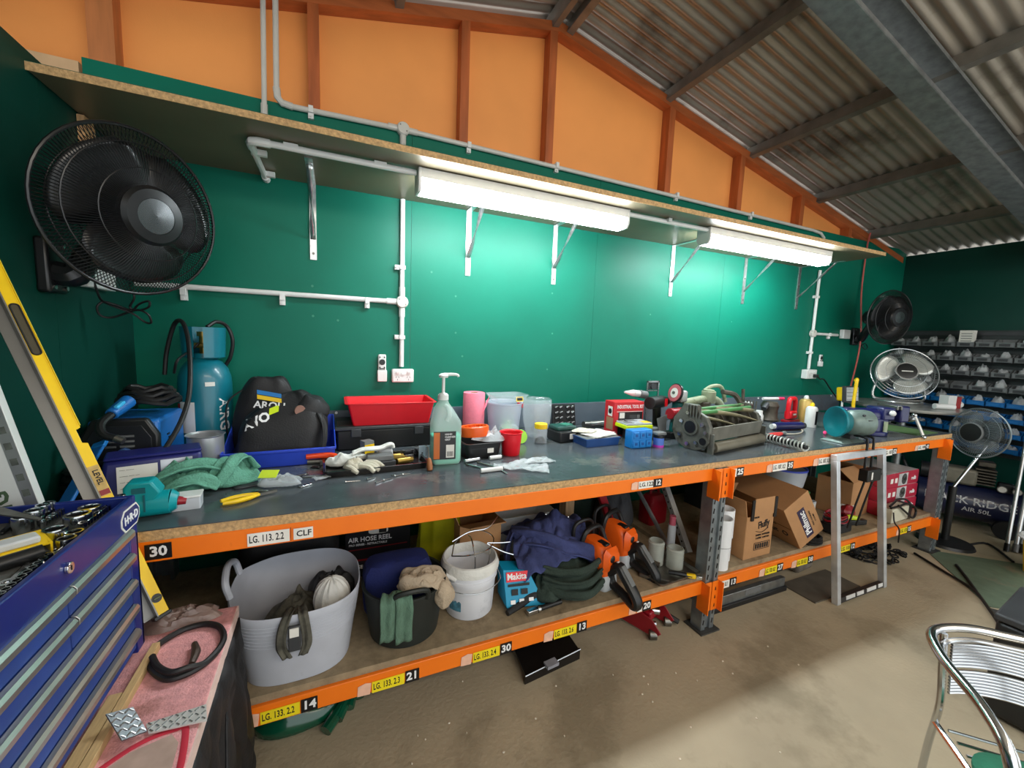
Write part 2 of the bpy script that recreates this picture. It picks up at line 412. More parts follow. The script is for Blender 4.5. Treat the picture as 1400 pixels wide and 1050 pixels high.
# uprights with perforations, connectors and base plates
def upright(x, y, flip=1):
    up = M(); zt = ut if y < .4 else ut
    T = TR(x, y, 0) @ Matrix.Diagonal((1, flip, 1, 1)); up.xf(T)
    up.box((-.030, .004, zt / 2), (.026, .004, zt)); up.box((.030, .004, zt / 2), (.026, .004, zt)); up.box((0, .016, zt / 2), (.034, .004, zt))
    up.box((-.017, .010, zt / 2), (.003, .014, zt)); up.box((.017, .010, zt / 2), (.003, .014, zt))
    up.box((-.043, .035, zt / 2), (.003, .066, zt)); up.box((.043, .035, zt / 2), (.003, .066, zt)); up.box((-.038, .068, zt / 2), (.013, .003, zt)); up.box((.038, .068, zt / 2), (.013, .003, zt))
    u = build('upright', up, m_rackg, rk)
    h = M(); h.xf(T)
    for sx in (-.030, .030):
        for k in range(17):
            z = .05 + k * .05
            h.prism([(-.006, -.011), (.001, -.015), (.006, .011), (-.001, .015)], -.0006, .0012, TR(sx, .0018, z) @ RX(PI / 2))
    ho = build('slot', h, m_lblk, u); ho['kind'] = 'stuff'
    b = M(); b.xf(T); b.box((0, .035, .004), (.13, .115, .008)); build('base_plate', b, P('dark_base', (70, 70, 68), .6, .4, var=.2), rk)
for x in (XM, X1, X0 + .06):
    upright(x, -.012); upright(x, DEP - .01, -1)
    br = M()
    for (z0, z1) in ((.12, .12), (.12, .78), (.78, .78)): br.tube([(x, .06, z0), (x, DEP - .08, z1)], .013, 6)
    build('brace', br, m_rackg, rk)
for x, sd in ((XM, -1), (XM, 1), (X1, -1), (X0 + .06, 1)):
    for z0, z1 in ((ub - .088, ut), (lb - .088, lt)):
        q = M(); xs = x + sd * .048
        q.box((xs, -.010, (z0 + z1) / 2), (.005, .07, z1 - z0)); q.box((xs - sd * .022, -.0155, (z0 + z1) / 2), (.046, .004, z1 - z0))
        c = build('beam_connector', q, m_or, rk)
        h = M()
        for k in range(3): h.prism([(-.004, -.008), (.004, -.008), (.002, .010), (-.002, .010)], -.0004, .0008, TR(xs - sd * .022, -.0176, z0 + .025 + k * .045) @ RX(PI / 2))
        build('slot', h, m_lblk, c, stuff=True)
# beam labels : code plate + number plate (flat print)
def lab(u, v, code, num, bm, style='y', w=.112, h=.042, gap=.003, nw=.050, tape=True, upper=False):
    p = at(u, v, 1, -.0005); y = -.0008
    if code is not None:
        q = M(); q.box((p.x - w / 2, y, p.z), (w, .0016, h)); build('code_label', q, m_lyel if style == 'y' else m_lwht, bm)
        text(code, h * .78, m_ink, bm, TR(p.x - w + .004, y - .0009, p.z) @ FRONT, bold=h * .012, squash=(w - .008) / (len(code) * h * .36) if len(code) > 3 else 1)
    q = M(); q.box((p.x + gap + nw / 2, y, p.z + .001), (nw, .0016, h * 1.12)); build('number_label', q, m_lblk, bm)
    text(num, h * 1.0, m_wink, bm, TR(p.x + gap + nw / 2, y - .0009, p.z + .001) @ FRONT, align='CENTER', bold=h * .03)
    if tape:
        q = M(); s = h * .55
        q.prism([(-s, -s * .9), (s * .8, -s), (s, s * .8), (s * .2, s), (-s * .9, s * .7)], 0, .0008, TR(p.x - w - s * 1.1, 0.0002, p.z) @ FRONT); build('torn_tape', q, m_tape, bm)
Ll, Lu, Rl, Ru = B['Ll'], B['Lu'], B['Rl'], B['Ru']
lab(410, 967, 'LG. 133. 2.2', '14', Ll); lab(553, 927, 'LG. 133. 2.3', '21', Ll); lab(683, 889, 'LG. 133. 2.4', '30', Ll)
lab(788, 859, 'LG. 133. 2.6', '13', Ll); lab(878, 830, 'IVI', '20', Ll, 'w', w=.03)
lab(396, 731, 'LG. 113. 2.2', '', Lu, 'w', tape=False, h=.040, nw=.001); 
p = at(410, 729, 1, 0); q = M(); q.box((p.x + .010, -.002, p.z), (.055, .0014, .036)); build('torn_label', q, m_lwht, Lu)
text('CLF', .026, m_ink, Lu, TR(p.x - .01, -.0031, p.z) @ FRONT, bold=.0004)
lab(196, 757, None, '30', Lu, tape=False, nw=.06, h=.040)
lab(893, 661, 'LG.122', '12', Lu, 'w', w=.085, h=.034)
lab(1007, 646, 'LG. 107. 0.1', '25', Ru, 'w', w=.11); lab(1076, 637, 'LG. 107. 0.2', '35', Ru, 'w', w=.12); lab(1136, 629, 'LG. 107. 0.3', '', Ru, 'w', w=.12, nw=.002)
lab(1220, 618, 'LG. 107', '52', Ru, 'w', w=.10); lab(1265, 611, 'LG. 108', '42', Ru, 'w', w=.10, h=.034)
lab(997, 797, 'LG. 133. 0.1', '13', Rl, 'w', w=.10, tape=False); lab(1062, 777, 'LG. 133. 0.2', '27', Rl, w=.10); lab(1104, 766, 'LG. 133. 0.3', '38', Rl, w=.10)
lab(1162, 748, 'LG. 133', '12', Rl, w=.10); lab(1240, 724, 'LG. 133', '15', Rl, w=.09)
# black splashback behind the bench
q = M(); a, b = -.10, 4.55
q.box(((a + b) / 2, WY - .004, (BZ + 1.052) / 2), (b - a, .006, 1.052 - BZ)); sp = build('splashback', q, P('splashback_steel', (92, 104, 114), .38, 0, var=.18, scale=3, bump=.03, dirt=(92, 88, 90), dscale=2.5, dcut=.6), None, bev=.001)
tag(sp, 'low dark grey sheet splashback screwed to the green wall behind the bench', 'splashback')
q = M()
for x in (0.0, .8, 1.3, 2.1, 2.45, 2.6, 3.35, 4.0, 4.4): q.cyl((x, WY - .006, 1.04), (x, WY - .012, 1.04), .007, n=10)
build('screw', q, m_white, sp, stuff=True)

# ================================================================= upper shelf, brackets, lights
q = M(); q.box(((-.815 + 3.77) / 2, (.371 + WY) / 2, 2.201), (3.77 + .815, WY - .371, .022))
m_shu = P('shelf_laminate', (112, 100, 78), .38, var=.1, scale=4)
sh = thing('wall_shelf', 'long chipboard shelf running the length of the green wall', 'shelf', (1.47, .66, 2.19))
def rel(o): return -Vector(o.location)
q.xf(Matrix.Identity(4)); q.v = [v + rel(sh) for v in q.v]
build('shelf_board', q, m_shu, sh)
q = M(); q.box((0, .371 - .002 - .66, .011), (3.77 + .815, .004, .024)); build('raw_edge', q, m_chip, sh)
q = M(); q.box((0, 0, .0235), (4.58, WY - .371, .003)); build('top_face', q, P('shelf_top_paint', (30, 84, 62), .6), sh)
m_zinc = P('zinc_bracket', (205, 208, 208), .28, .9, var=.2, scale=40)
bx = [-.098, .71, 1.28, 2.265, 3.04, 3.73]
nm = ['leftmost silver shelf bracket, left of the tall white conduit', 'silver shelf bracket below the left end of the long light', 'silver shelf bracket under the middle of the long light', 'silver shelf bracket in the gap between the two lights', 'silver shelf bracket under the left half of the far light', 'rightmost silver shelf bracket beside the far conduit']
bk = None
for x, lb_ in zip(bx, nm):
    if bk is None:
        bk = thing('shelf_bracket', lb_, 'bracket', (x, WY, 1.825), 0, 'shelf brackets on the green wall')
        q = M(); q.box((0, -.003, .18), (.03, .005, .36)); build('wall_plate', q, m_zinc, bk)
        q = M(); q.box((0, -.17, .362), (.03, .34, .005)); build('shelf_plate', q, m_zinc, bk)
        q = M(); pts = []
        n = 14
        for k in range(n + 1):
            t = k / n; a = PI * 1.0 * min(1, max(0, (t - .15) / .7)) * 1.0
            c = Vector((0, -.006 - .27 * t, .10 + .258 * t)); dx = Vector((math.cos(a), 0, math.sin(a) * .7)) * .012
            pts += [c - dx, c + dx]
        q.add(pts, [(2 * k, 2 * k + 1, 2 * k + 3, 2 * k + 2) for k in range(n)]); build('twisted_strut', q, m_zinc, bk, solid=.004)
        q = M()
        for z in (.03, .2): q.cyl((0, -.005, z), (0, -.009, z), .006, n=8)
        build('screw', q, m_steeld, bk, stuff=True)
    else: copy_tree(bk, (x, WY, 1.825), label=lb_)
# fluorescent battens
m_tube = P('tube_glow', (240, 250, 255), .4, emit=TUBE_E, var=0)
def batten(x0, x1, y, lbl):
    t = thing('batten_light', lbl, 'light', ((x0 + x1) / 2, y, 2.19), 0, 'fluorescent lights under the shelf'); L = x1 - x0
    q = M(); q.box((0, 0, -.024), (L, .100, .044)); build('light_body', q, m_white, t, bev=.004)
    q = M(); q.prism([(-.049, -.0465), (.049, -.0465), (.046, -.082), (.034, -.098), (-.034, -.098), (-.046, -.082)], -L / 2 + .012, L / 2 - .012, Matrix(((0, 0, 1, 0), (1, 0, 0, 0), (0, 1, 0, 0), (0, 0, 0, 1)))); build('diffuser', q, m_tube, t)
    for s in (-1, 1):
        q = M(); q.prism([(-.051, -.002), (.051, -.002), (.051, -.075), (.036, -.100), (-.036, -.100), (-.051, -.075)], s * (L / 2 - .005) - .007, s * (L / 2 - .005) + .007, Matrix(((0, 0, 1, 0), (1, 0, 0, 0), (0, 1, 0, 0), (0, 0, 0, 1)))); build('end_cap', q, m_white, t, bev=.003)
batten(.336, 1.470, .525, 'lit fluorescent batten under the shelf nearer the camera')
batten(2.08, 3.305, .525, 'lit fluorescent batten under the far end of the shelf')
# ================================================================= conduits, outlets, fans on the walls
def pipe(mb, pts, r=.0125, sub=0): mb.tube(pts, r, 10, sub=sub)
def clips(par, spots, nrm='wall'):
    for (x, y, z, d) in spots:
        q = M()
        if d == 'h': q.box((x, y + .006, z - .014), (.024, .018, .05)); q.box((x, y - .010, z), (.020, .012, .030)); q.cyl((x, y - .004, z - .030), (x, y - .010, z - .030), .005, n=8)
        elif d == 'v': q.box((x - .014, y + .006, z), (.05, .018, .024)); q.box((x, y - .010, z), (.030, .012, .020)); q.cyl((x - .030, y - .004, z), (x - .030, y - .010, z), .005, n=8)
        else: q.box((x, y, z + .006), (.05, .024, .016))
        build('saddle_clip', q, m_white, par)
def jbox(par, p, r=.033, n=.03):
    q = M(); q.cyl((p.x, p.y + .012, p.z), (p.x, p.y - .016, p.z), r, n=20); q.cyl((p.x, p.y - .016, p.z), (p.x, p.y - .022, p.z), r * .92, n=20); b = build('junction_box', q, m_pvc, par, bev=.003)
    q = M()
    for s in (-1, 1): q.cyl((p.x + s * r * .5, p.y - .022, p.z - s * r * .4), (p.x + s * r * .5, p.y - .0235, p.z - s * r * .4), .004, n=8)
    build('screw', q, m_steeld, b, stuff=True)
yc = WY - .016
W = lambda u, v: onwall(u, v, .016)
# A. long run above the shelf
c = thing('conduit_run', 'grey conduit with a round box running along the wall above the shelf', 'conduit', W(551, 177), 0)
def loc(par, q): k = Vector(par.location); q.v = [v - k for v in q.v]; return q
def cpart(name, q, mat, par, **kw): return build(name, loc(par, q), mat, par, **kw)
a0, a1, a2, a3 = W(376, -30), W(378, 120), W(400, 146), W(551, 177)
q = M(); pipe(q, [a0, a1, W(379.5, 133), W(386, 141), a2, a3]); cpart('pipe', q, m_pvc, c)
q = M(); pipe(q, [a1, W(379.5, 133), W(386, 141), a2], .016); cpart('elbow', q, m_pvc, c)
q = M(); a4 = W(1112, 315); pipe(q, [a3, a4, W(1122, 319), W(1126, 325), W(1126.5, 345)]); cpart('pipe', q, m_pvc, c)
q = M(); pipe(q, [a3 - V3((.075, 0, 0)), a3 - V3((.03, 0, 0))], .016); pipe(q, [a3 + V3((.03, 0, 0)), a3 + V3((.075, 0, 0))], .016); pipe(q, [a3, a3 - V3((0, 0, .12))], .0125); pipe(q, [a3 - V3((0, 0, .03)), a3 - V3((0, 0, .075))], .016); cpart('coupling', q, m_pvc, c)
def jb2(par, p): 
    q0 = len(par.children); k = Vector(par.location); jbox(par, p - k)
jb2(c, a3)
def clp(par, lst):
    k = Vector(par.location); clips(par, [(p.x - k.x, p.y - k.y, p.z - k.z, d) for p, d in lst])
clp(c, [(W(425, 150.5), 'h'), (W(641, 199), 'h'), (W(761, 226.5), 'h'), (W(925, 267), 'h'), (W(1027, 293), 'h')])
# thin pipe beside it
p0 = W(359, -30); p1 = W(361.5, 158)
c = thing('conduit_drop', 'straight grey conduit dropping from the roof to the shelf, left of the bent one', 'conduit', p1, 0)
q = M(); pipe(q, [p0, p1], .011); cpart('pipe', q, m_pvc, c)
q = M(); pipe(q, [p1, p1 + V3((0, 0, .05))], .0145); cpart('coupling', q, m_pvc, c)
# B. tall drop below the shelf to the double outlet
b0 = W(550, 262); b1 = W(549.5, 413); b2 = W(549, 502)
c = thing('conduit_drop', 'white conduit dropping from the shelf to the double outlet with a round box halfway', 'conduit', b1, 0)
q = M(); pipe(q, [V3((b1.x, yc, 2.185)), b1]); cpart('pipe', q, m_white, c)
q = M(); pipe(q, [b1, V3((b1.x, yc, 1.29))]); cpart('pipe', q, m_white, c)
q = M(); pipe(q, [b1 + V3((0, 0, .03)), b1 + V3((0, 0, .08))], .016); pipe(q, [b1 - V3((0, 0, .03)), b1 - V3((0, 0, .08))], .016); pipe(q, [b1 - V3((.03, 0, 0)), b1 - V3((.08, 0, 0))], .016); cpart('coupling', q, m_white, c)
jb2(c, b1)
c0 = W(150, 394)
q = M(); pipe(q, [V3((-.80, yc, b1.z)), b1 - V3((.03, 0, 0))]); cpart('side_pipe', q, m_white, c)
clp(c, [(W(251, 398.5), 'h'), (W(386, 406), 'h'), (W(502, 411), 'h'), (W(550, 366), 'v'), (W(549.5, 461), 'v')])
# C. run under the shelf between lights
zs = 2.172
g0 = at(340, 191, 2, zs); g1 = V3((g0.x, WY - .02, zs))
c = thing('conduit_run', 'white conduit under the shelf turning back to the wall left of the long light', 'conduit', (g0.x, g0.y, zs), 0)
q = M(); pipe(q, [(.330, g0.y, zs), (g0.x + .03, g0.y, zs), (g0.x + .008, g0.y + .008, zs), (g0.x, g0.y + .03, zs), (g0.x, WY - .012, zs)]); cpart('pipe', q, m_white, c)
q = M(); pipe(q, [(g0.x + .07, g0.y, zs), (g0.x + .03, g0.y, zs), (g0.x + .008, g0.y + .008, zs), (g0.x, g0.y + .03, zs), (g0.x, g0.y + .07, zs)], .016); pipe(q, [(g0.x, WY - .05, zs), (g0.x, WY - .012, zs)], .017); cpart('elbow', q, m_white, c)
k = V3(c.location); clips(c, [(g0.x + .14 - k.x, 0, 0, 'c'), (.18 - k.x, 0, 0, 'c')])
for yy in (.12, .36):
    q = M(); q.box((g0.x + .016, g0.y + yy, zs + .002), (.055, .02, .022)); cpart('saddle_clip', q, m_white, c)
c = thing('conduit_run', 'short white conduit under the shelf joining the two fluorescent lights', 'conduit', (1.46, .50, zs), 0)
q = M(); pipe(q, [(1.472, .50, zs), (2.077, .50, zs)]); cpart('pipe', q, m_white, c)
q = M(); q.box((1.76, .50, zs + .006), (.024, .05, .02)); cpart('saddle_clip', q, m_white, c)
# D. far right drop
b0 = W(1120.6, 366); b1 = W(1111, 456); b2 = W(1105, 508)
c = thing('conduit_drop', 'white conduit at the far end of the green wall branching towards the fan', 'conduit', b1, 0)
q = M(); pipe(q, [V3((b1.x, yc, 2.185)), b1]); cpart('pipe', q, m_white, c)
q = M(); pipe(q, [b1, V3((b1.x, yc, 1.30))]); cpart('pipe', q, m_white, c)
q = M(); pe = W(1145, 457); pipe(q, [b1, V3((pe.x, yc, b1.z))]); cpart('side_pipe', q, m_white, c)
jb2(c, b1)
clp(c, [(V3((b1.x, yc, 1.95)), 'v'), (V3((b1.x, yc, 1.45)), 'v'), (V3((b1.x + .25, yc, b1.z)), 'h')])
# outlets
def outlet(x, z, lbl, w=.118, h=.074, sockets=True, name='power_outlet', d=.03):
    t = thing(name, lbl, 'outlet', (x, WY, z)); y = -d
    q = M(); q.box((0, y / 2, 0), (w, d, h)); build('plate', q, m_white, t, bev=.006)
    if sockets:
        for s in (-1, 1):
            q = M(); q.box((s * .030, y - .003, .018), (.018, .008, .012), m=RX(.15)); build('switch', q, m_white, t, bev=.001)
            q = M()
            for (dx, dz, a) in ((-.007, -.008, .5), (.007, -.008, -.5), (0, -.022, 0)): q.box((s * .030 + dx, y - .0003, dz), (.002, .001, .009), m=RY(a))
            o = build('pin_hole', q, m_lblk, t); o['kind'] = 'stuff'
        q = M(); q.cyl((0, y, .014), (0, y - .005, .014), .010, n=14); build('pilot_switch', q, m_white, t)
    return t
p = onwall(550, 513); outlet(p.x, p.z, 'white double power outlet below the tall white conduit')
p = onwall(1103, 511); t = outlet(p.x - .01, p.z, 'white power outlet below the far conduit with a black plug in it', .15, .085, d=.05)
q = M(); q.box((.035, -.065, -.014), (.035, .035, .03)); build('plug', q, m_black, t, bev=.005)
q = M(); q.tube([(.035, -.08, -.02), (.06, -.09, -.04), (.16, -.07, -.05), (.32, -.06, -.16), (.5, -.08, -.30), (.62, -.12, -.36)], .006, 6, sub=5); build('plug_cord', q, m_rub, t)
p = onwall(1152, 457); outlet(p.x, p.z, 'white connection plate on the green wall beside the small black fan', .11, .085, False, d=.04)
p = at(122, 381, 1, WY); t = outlet(0, 0, 'white blank plate on the left wall below the big black fan', .20, .075, False, d=.035); t.location = (XL, .635, 1.628); t.rotation_euler = (0, 0, PI / 2)
# remote controls in wall holders
def remote(x, z, lbl, h=.15):
    t = thing('remote_control', lbl, 'remote', (x, WY, z)); 
    q = M(); q.box((0, -.012, 0), (.042, .016, h)); build('body', q, m_white, t, bev=.006)
    q = M(); q.box((0, -.014, -h * .28), (.05, .024, h * .42)); build('holder', q, m_white, t, bev=.004)
    q = M(); q.cyl((0, -.020, h * .22), (0, -.0225, h * .22), .016, n=16); build('dial_pad', q, m_black, t)
    for k in range(4):
        q = M(); q.cyl((-.012 + .024 * (k % 2), -.020, h * (.40 if k < 2 else .03)), (-.012 + .024 * (k % 2), -.0225, h * (.40 if k < 2 else .03)), .004, n=8); build('button', q, m_black, t)
    for k in range(2):
        q = M(); q.box((0, -.021, -.002 - .009 * k), (.030, .003, .005)); build('button', q, m_black, t)
p = onwall(522, 503); remote(p.x, p.z, 'white remote control in a holder left of the double outlet')
p = onwall(1113, 503); remote(p.x + .06, p.z + .07, 'white remote control standing on the outlet under the far conduit', .11)

# ---------------------------------------------------------------- fans
m_fanblk = P('fan_black', (24, 25, 27), .3, var=.1)
m_blade = P('fan_blade_black', (20, 21, 23), .28, var=.1)
def guard(par, R, depth, nw, mat, wr=.0012, rings=(.55, .82), back=.5, hubr=.26, n=4):
    """wire guard: radial wires bulging to the front (+z local) and back"""
    q = M()
    for k in range(nw):
        a = 2 * PI * k / nw
        for sgn, dp in ((1, depth), (-1, depth * back)):
            tw = .18 * sgn; pts = []
            for j in range(6):
                t = j / 5; r = R * (hubr + (1 - hubr) * t); z = sgn * 0 + (dp if sgn > 0 else -dp) * (1 - t ** 2.6)
                aa = a + tw * (1 - t); pts.append((r * math.cos(aa), r * math.sin(aa), z))
            q.tube(pts, wr, n)
    o = build('guard_wires', q, mat, par); o['kind'] = 'stuff'
    q = M(); q.tube([(R * math.cos(2 * PI * k / 48), R * math.sin(2 * PI * k / 48), 0) for k in range(48)], .0055, 8, closed=True); build('guard_rim', q, mat, par)
    for rr in rings:
        for sgn, dp in ((1, depth), (-1, depth * back)):
            t = (rr - hubr) / (1 - hubr); z = sgn * dp * (1 - t ** 2.6)
            q = M(); q.tube([(R * rr * math.cos(2 * PI * k / 40), R * rr * math.sin(2 * PI * k / 40), z) for k in range(40)], wr * 1.6, 5, closed=True); build('guard_ring', q, mat, par)
def blades(par, R, nb, mat, wid=.62, tilt=.35, r0=.22, a0=0.3):
    for k in range(nb):
        a = 2 * PI * k / nb + a0
        q = M()
        def fn(u, v):
            r = R * (r0 + (.86 - r0) * v); w = wid * (.45 + .75 * math.sin(PI * min(1, v * .62 + .16))) * (1 if v < .93 else .8)
            s = (u - .5) * w + .25 * v; ang = a + s
            return (r * math.cos(ang), r * math.sin(ang), -tilt * (u - .5) * r * .55 + .012)
        q.grid(fn, 8, 8); build('blade', q, mat, par, solid=.002)
def head(par, c, n, spin=0):
    e = bpy.data.objects.new('fan_head', None); COL.objects.link(e); e.empty_display_size = .05; e.parent = par
    e.matrix_local = TR(-Vector(par.location)) @ facing(c, n) @ RZ(spin); return e
# big black wall fan
c1 = V3((-.578, .349, 1.816)); n1 = V3((.775, -.62, -.125)).normalized()
def fan_black(name, lbl, c1, n1, R, wall, group='black wall fans'):
    """wall = (x,y,z) of the wall bracket, direction into the room"""
    bp, bd = V3(wall[0]), V3(wall[1])
    t = thing(name, lbl, 'fan', bp, 0)
    side = V3((0, 0, 1)).cross(bd)
    q = M(); B = facing((0, 0, 0), bd); q.xf(B)
    q.box((0, 0, .016), (.095, .165, .032)); build('wall_bracket', q, m_fanblk, t, bev=.008)
    q = M(); q.xf(B)
    for sx in (-.03, .03):
        for sy in (-.065, .065): q.cyl((sx, sy, .03), (sx, sy, .038), .007, n=8)
    build('bolt', q, m_steel, t, stuff=True)
    mot = c1 - n1 * .15 - bp
    q = M(); el = bd * .07 - V3((0, 0, .02)); q.tube([bd * .03 - V3((0, 0, .02)), el, mot * .5 + bd * .03 - V3((0, 0, .05)), mot - V3((0, 0, .06)), mot], [.038, .036, .032, .03, .03], 10, sub=4); build('arm', q, m_fanblk, t)
    h = head(t, c1, n1)
    q = M(); q.lathe([(.01, -.20), (.06, -.19), (.075, -.15), (.075, -.07), (.05, -.05), (.02, -.05)], 24); build('motor_housing', q, m_fanblk, h)
    guard(h, R, .07, 150, m_fanblk, wr=.0014, back=.75)
    blades(h, R, 3, m_blade, wid=1.75)
    q = M(); q.lathe([(.001, .03), (.05, .03), (.055, .0), (.055, -.05)], 24); build('rotor', q, m_fanblk, h)
    q = M(); q.lathe([(R * .36, .050), (R * .36, .072), (R * .32, .082), (R * .215, .084), (R * .21, .078)], 32); build('badge_ring', q, m_fanblk, h)
    q = M(); q.lathe([(R * .21, .078), (R * .21, .083), (.001, .085)], 32); build('badge', q, m_chromebadge, h)
    return t, h
m_chromebadge = P('spun_metal_badge', (150, 152, 154), .22, 1.0, var=.55, scale=3, stretch=(1, 1, 1))
fb = at(60, 363, 0, XL)
fan1, hd = fan_black('wall_fan', 'large black wall fan on the left wall above the yellow level', c1, n1, .25, ((XL, fb.y, fb.z), (1, 0, 0)))
q = M(); k = V3(fan1.location)
cd = [at(u, v, 1, .56) for (u, v) in [(122, 372), (126, 385), (133, 402), (142, 412), (160, 420), (180, 428), (196, 440), (206, 441), (204, 430), (190, 424), (172, 428), (150, 434), (137, 431), (135, 420), (143, 413), (158, 417), (178, 424), (190, 416), (205, 412), (204, 420), (188, 424), (176, 420), (184, 408), (183, 396)]]
q.tube([p - k + V3((0, .012 * math.sin(i * 1.3), 0)) for i, p in enumerate(cd)], .0038, 6, sub=5); build('power_cord', q, m_rub, fan1)
c2 = V3((4.45, .596, 1.783)); p = onwall(1168, 462)
fan2, hd2 = fan_black('wall_fan', 'smaller-looking black wall fan at the far end above the silver fan', c2, V3((-.246, -.968, -.042)), .23, ((4.655, WY, 1.62), (0, -1, 0)))
q = M(); q.tube([(.04, -.05, -.05), (.10, -.06, -.12), (.17, -.05, -.10), (.12, -.05, -.06), (.05, -.05, -.09)], .004, 6, sub=5); build('power_cord', q, m_rub, fan2)
# red air hose
h0 = W(1190, 318); h1 = W(1176, 400); h2 = W(1166, 470); h3 = W(1161, 537)
t = thing('air_hose', 'thin red hose hanging down the green wall beside the far fan', 'hose', (h3.x, WY - .02, h3.z))
q = M(); k = V3(t.location); q.tube([V3((4.66, WY - .03, 2.6)) - k, V3((4.655, WY - .02, 2.45)) - k, h1 - k + V3((.0, -.01, 0)), h2 - k + V3((0, -.06, 0)), h3 - k], .007, 8, sub=6); build('hose', q, P('red_hose', (196, 92, 84), .5), t)
q = M(); q.cyl((0, 0, .01), (0, 0, -.05), .011, n=10); build('fitting', q, m_steel, t)
# ================================================================= on the workbench, left to right
m_teal = P('tool_teal', (0, 150, 158), .4, var=.06); m_tealc = P('cylinder_teal', (10, 112, 130), .35, var=.08, scale=5, coat=.3)
m_red = P('red_plastic', (226, 22, 38), .38, var=.05); m_redd = P('dark_red_paint', (150, 20, 34), .35, var=.12)
m_blue = P('bin_blue', (40, 72, 200), .42, var=.08); m_navy = P('navy_plastic', (30, 34, 104), .4, var=.1); m_navyp = P('navy_paint', (26, 30, 86), .32, var=.12, coat=.3)
m_skyb = P('bright_blue', (26, 128, 206), .4, var=.08); m_wblue = P('welder_blue', (24, 104, 180), .4, var=.1)
m_yel = P('yellow_plastic', (250, 206, 20), .4, var=.06); m_lime = P('lime_plastic', (204, 226, 40), .4, var=.05); m_oran = P('tool_orange', (248, 96, 20), .35, var=.06)
m_pink = P('pink_paper', (240, 130, 150), .85, var=.06, scale=30, bump=.15); m_paper = P('paper', (232, 230, 222), .75, var=.05)
m_clear = P('clear_plastic', (226, 234, 240), .1, alpha=.17, var=.02); m_frost = P('frosted_plastic', (220, 226, 232), .35, alpha=.72, var=.03)
m_film = P('plastic_film', (226, 232, 234), .2, alpha=.36, var=.08, scale=20, bump=.5, bscale=30)
m_bag = P('black_nylon', (27, 27, 29), .6, var=.15, scale=14, bump=.15, bscale=160); m_card = P('cardboard', (178, 132, 88), .8, var=.08, scale=10, bump=.06, bscale=80)
m_brown = P('brown_leather', (120, 82, 58), .7, var=.15); m_brass = P('brass', (176, 146, 76), .35, .9, var=.2); m_grey = P('grey_plastic', (112, 114, 114), .5, var=.12)
m_dgrey = P('dark_grey_plastic', (58, 60, 63), .5, var=.15); m_cloth = P('green_towel', (98, 158, 136), .95, var=.12, scale=40, bump=.5, bscale=160)
m_rag = P('cream_rag', (208, 202, 184), .95, var=.15, scale=12, bump=.3, bscale=80, dirt=(150, 140, 118), dscale=9, dcut=.6)
m_gw = P('white_glove', (226, 226, 220), .85, var=.12, scale=14, bump=.3, bscale=70)
# teal power tool
t = TH('cordless_tool', 'teal cordless power tool lying at the bench end behind the blue tool chest', 'power tool', 208, 704, rz=.12)
q = M(); q.cyl((-.055, 0, .036), (.045, 0, .036), .036, n=22); q.cyl((.045, 0, .036), (.062, 0, .034), .036, .024, n=22); build('motor_body', q, m_teal, t, bev=.003)
q = M(); q.xf(RX(0)); q.prism([(-.055, .05), (.012, .05), (.03, .075), (.008, .112), (-.045, .112), (-.055, .098)], -.03, .03, RX(PI / 2)); build('handle_block', q, m_teal, t, bev=.006)
q = M(); q.box((-.02, -.031, .088), (.03, .004, .016)); q.box((-.008, -.036, .05), (.004, .004, .05)); build('grip_pad', q, P('teal_dark', (0, 92, 104), .6), t, stuff=True)
q = M(); q.cyl((.062, 0, .034), (.082, 0, .030), .014, .010, n=12); build('nose', q, m_redd, t)
# small clear organiser
t = TH('organiser_box', 'small clear compartment box with white lid in front of the green towel', 'box', 249, 694, rz=.1)
q = M(); tub(q, .10, .055, .036, .0025, 1.02, .004); build('tray', q, m_frost, t)
q = M(); q.box((0, 0, .040), (.104, .058, .007)); build('lid', q, m_white, t, bev=.002)
for x in (-.017, .017):
    q = M(); q.box((x, 0, .019), (.002, .05, .032)); build('divider', q, m_frost, t)
q = M(); q.box((-.012, -.031, .026), (.018, .005, .022)); build('latch', q, m_clear, t, bev=.001)
# green towel
t = TH('towel', 'crumpled sea green towel on the bench beside the steel beaker', 'towel', 282, 668, rz=.1)
q = M(); heap(q, (-.05, .01, 0), (.115, .075, .115), 3, .55, 1.9, 44, 12, 1.2, .3); build('folded_end', q, m_cloth, t, subd=1)
q = M(); heap(q, (.055, .02, 0), (.105, .07, .085), 9, .6, 2.2, 44, 12, 1.4, .3); build('loose_end', q, m_cloth, t, subd=1)
for i_, pth in enumerate([[(-.16, -.05, .015), (-.11, -.045, .07), (-.04, -.02, .095), (.03, .0, .085), (.07, .02, .05)], [(-.12, -.075, .01), (-.06, -.07, .055), (.0, -.055, .06), (.05, -.05, .03)], [(.02, -.06, .02), (.06, -.02, .085), (.10, .03, .10), (.135, .05, .04)]]):
    q = M(); strip(q, pth, (.15, 1, .25) if i_ < 2 else (1, -.4, .2), .075, 6, .007, i_ * 2.3); build('fold', q, m_cloth, t, solid=.008, subd=1)
# steel beaker
t = TH('beaker', 'brushed stainless steel beaker standing before the teal gas cylinder', 'beaker', 283, 642, rz=0)
q = M(); q.lathe([(.0, 0), (.058, 0), (.060, .004), (.060, .138), (.066, .145), (.064, .146), (.058, .139), (.058, .006), (0, .006)], 32); build('cup', q, P('brushed_steel', (196, 198, 200), .34, .7, var=.25, scale=6, stretch=(1, 1, .05)), t)
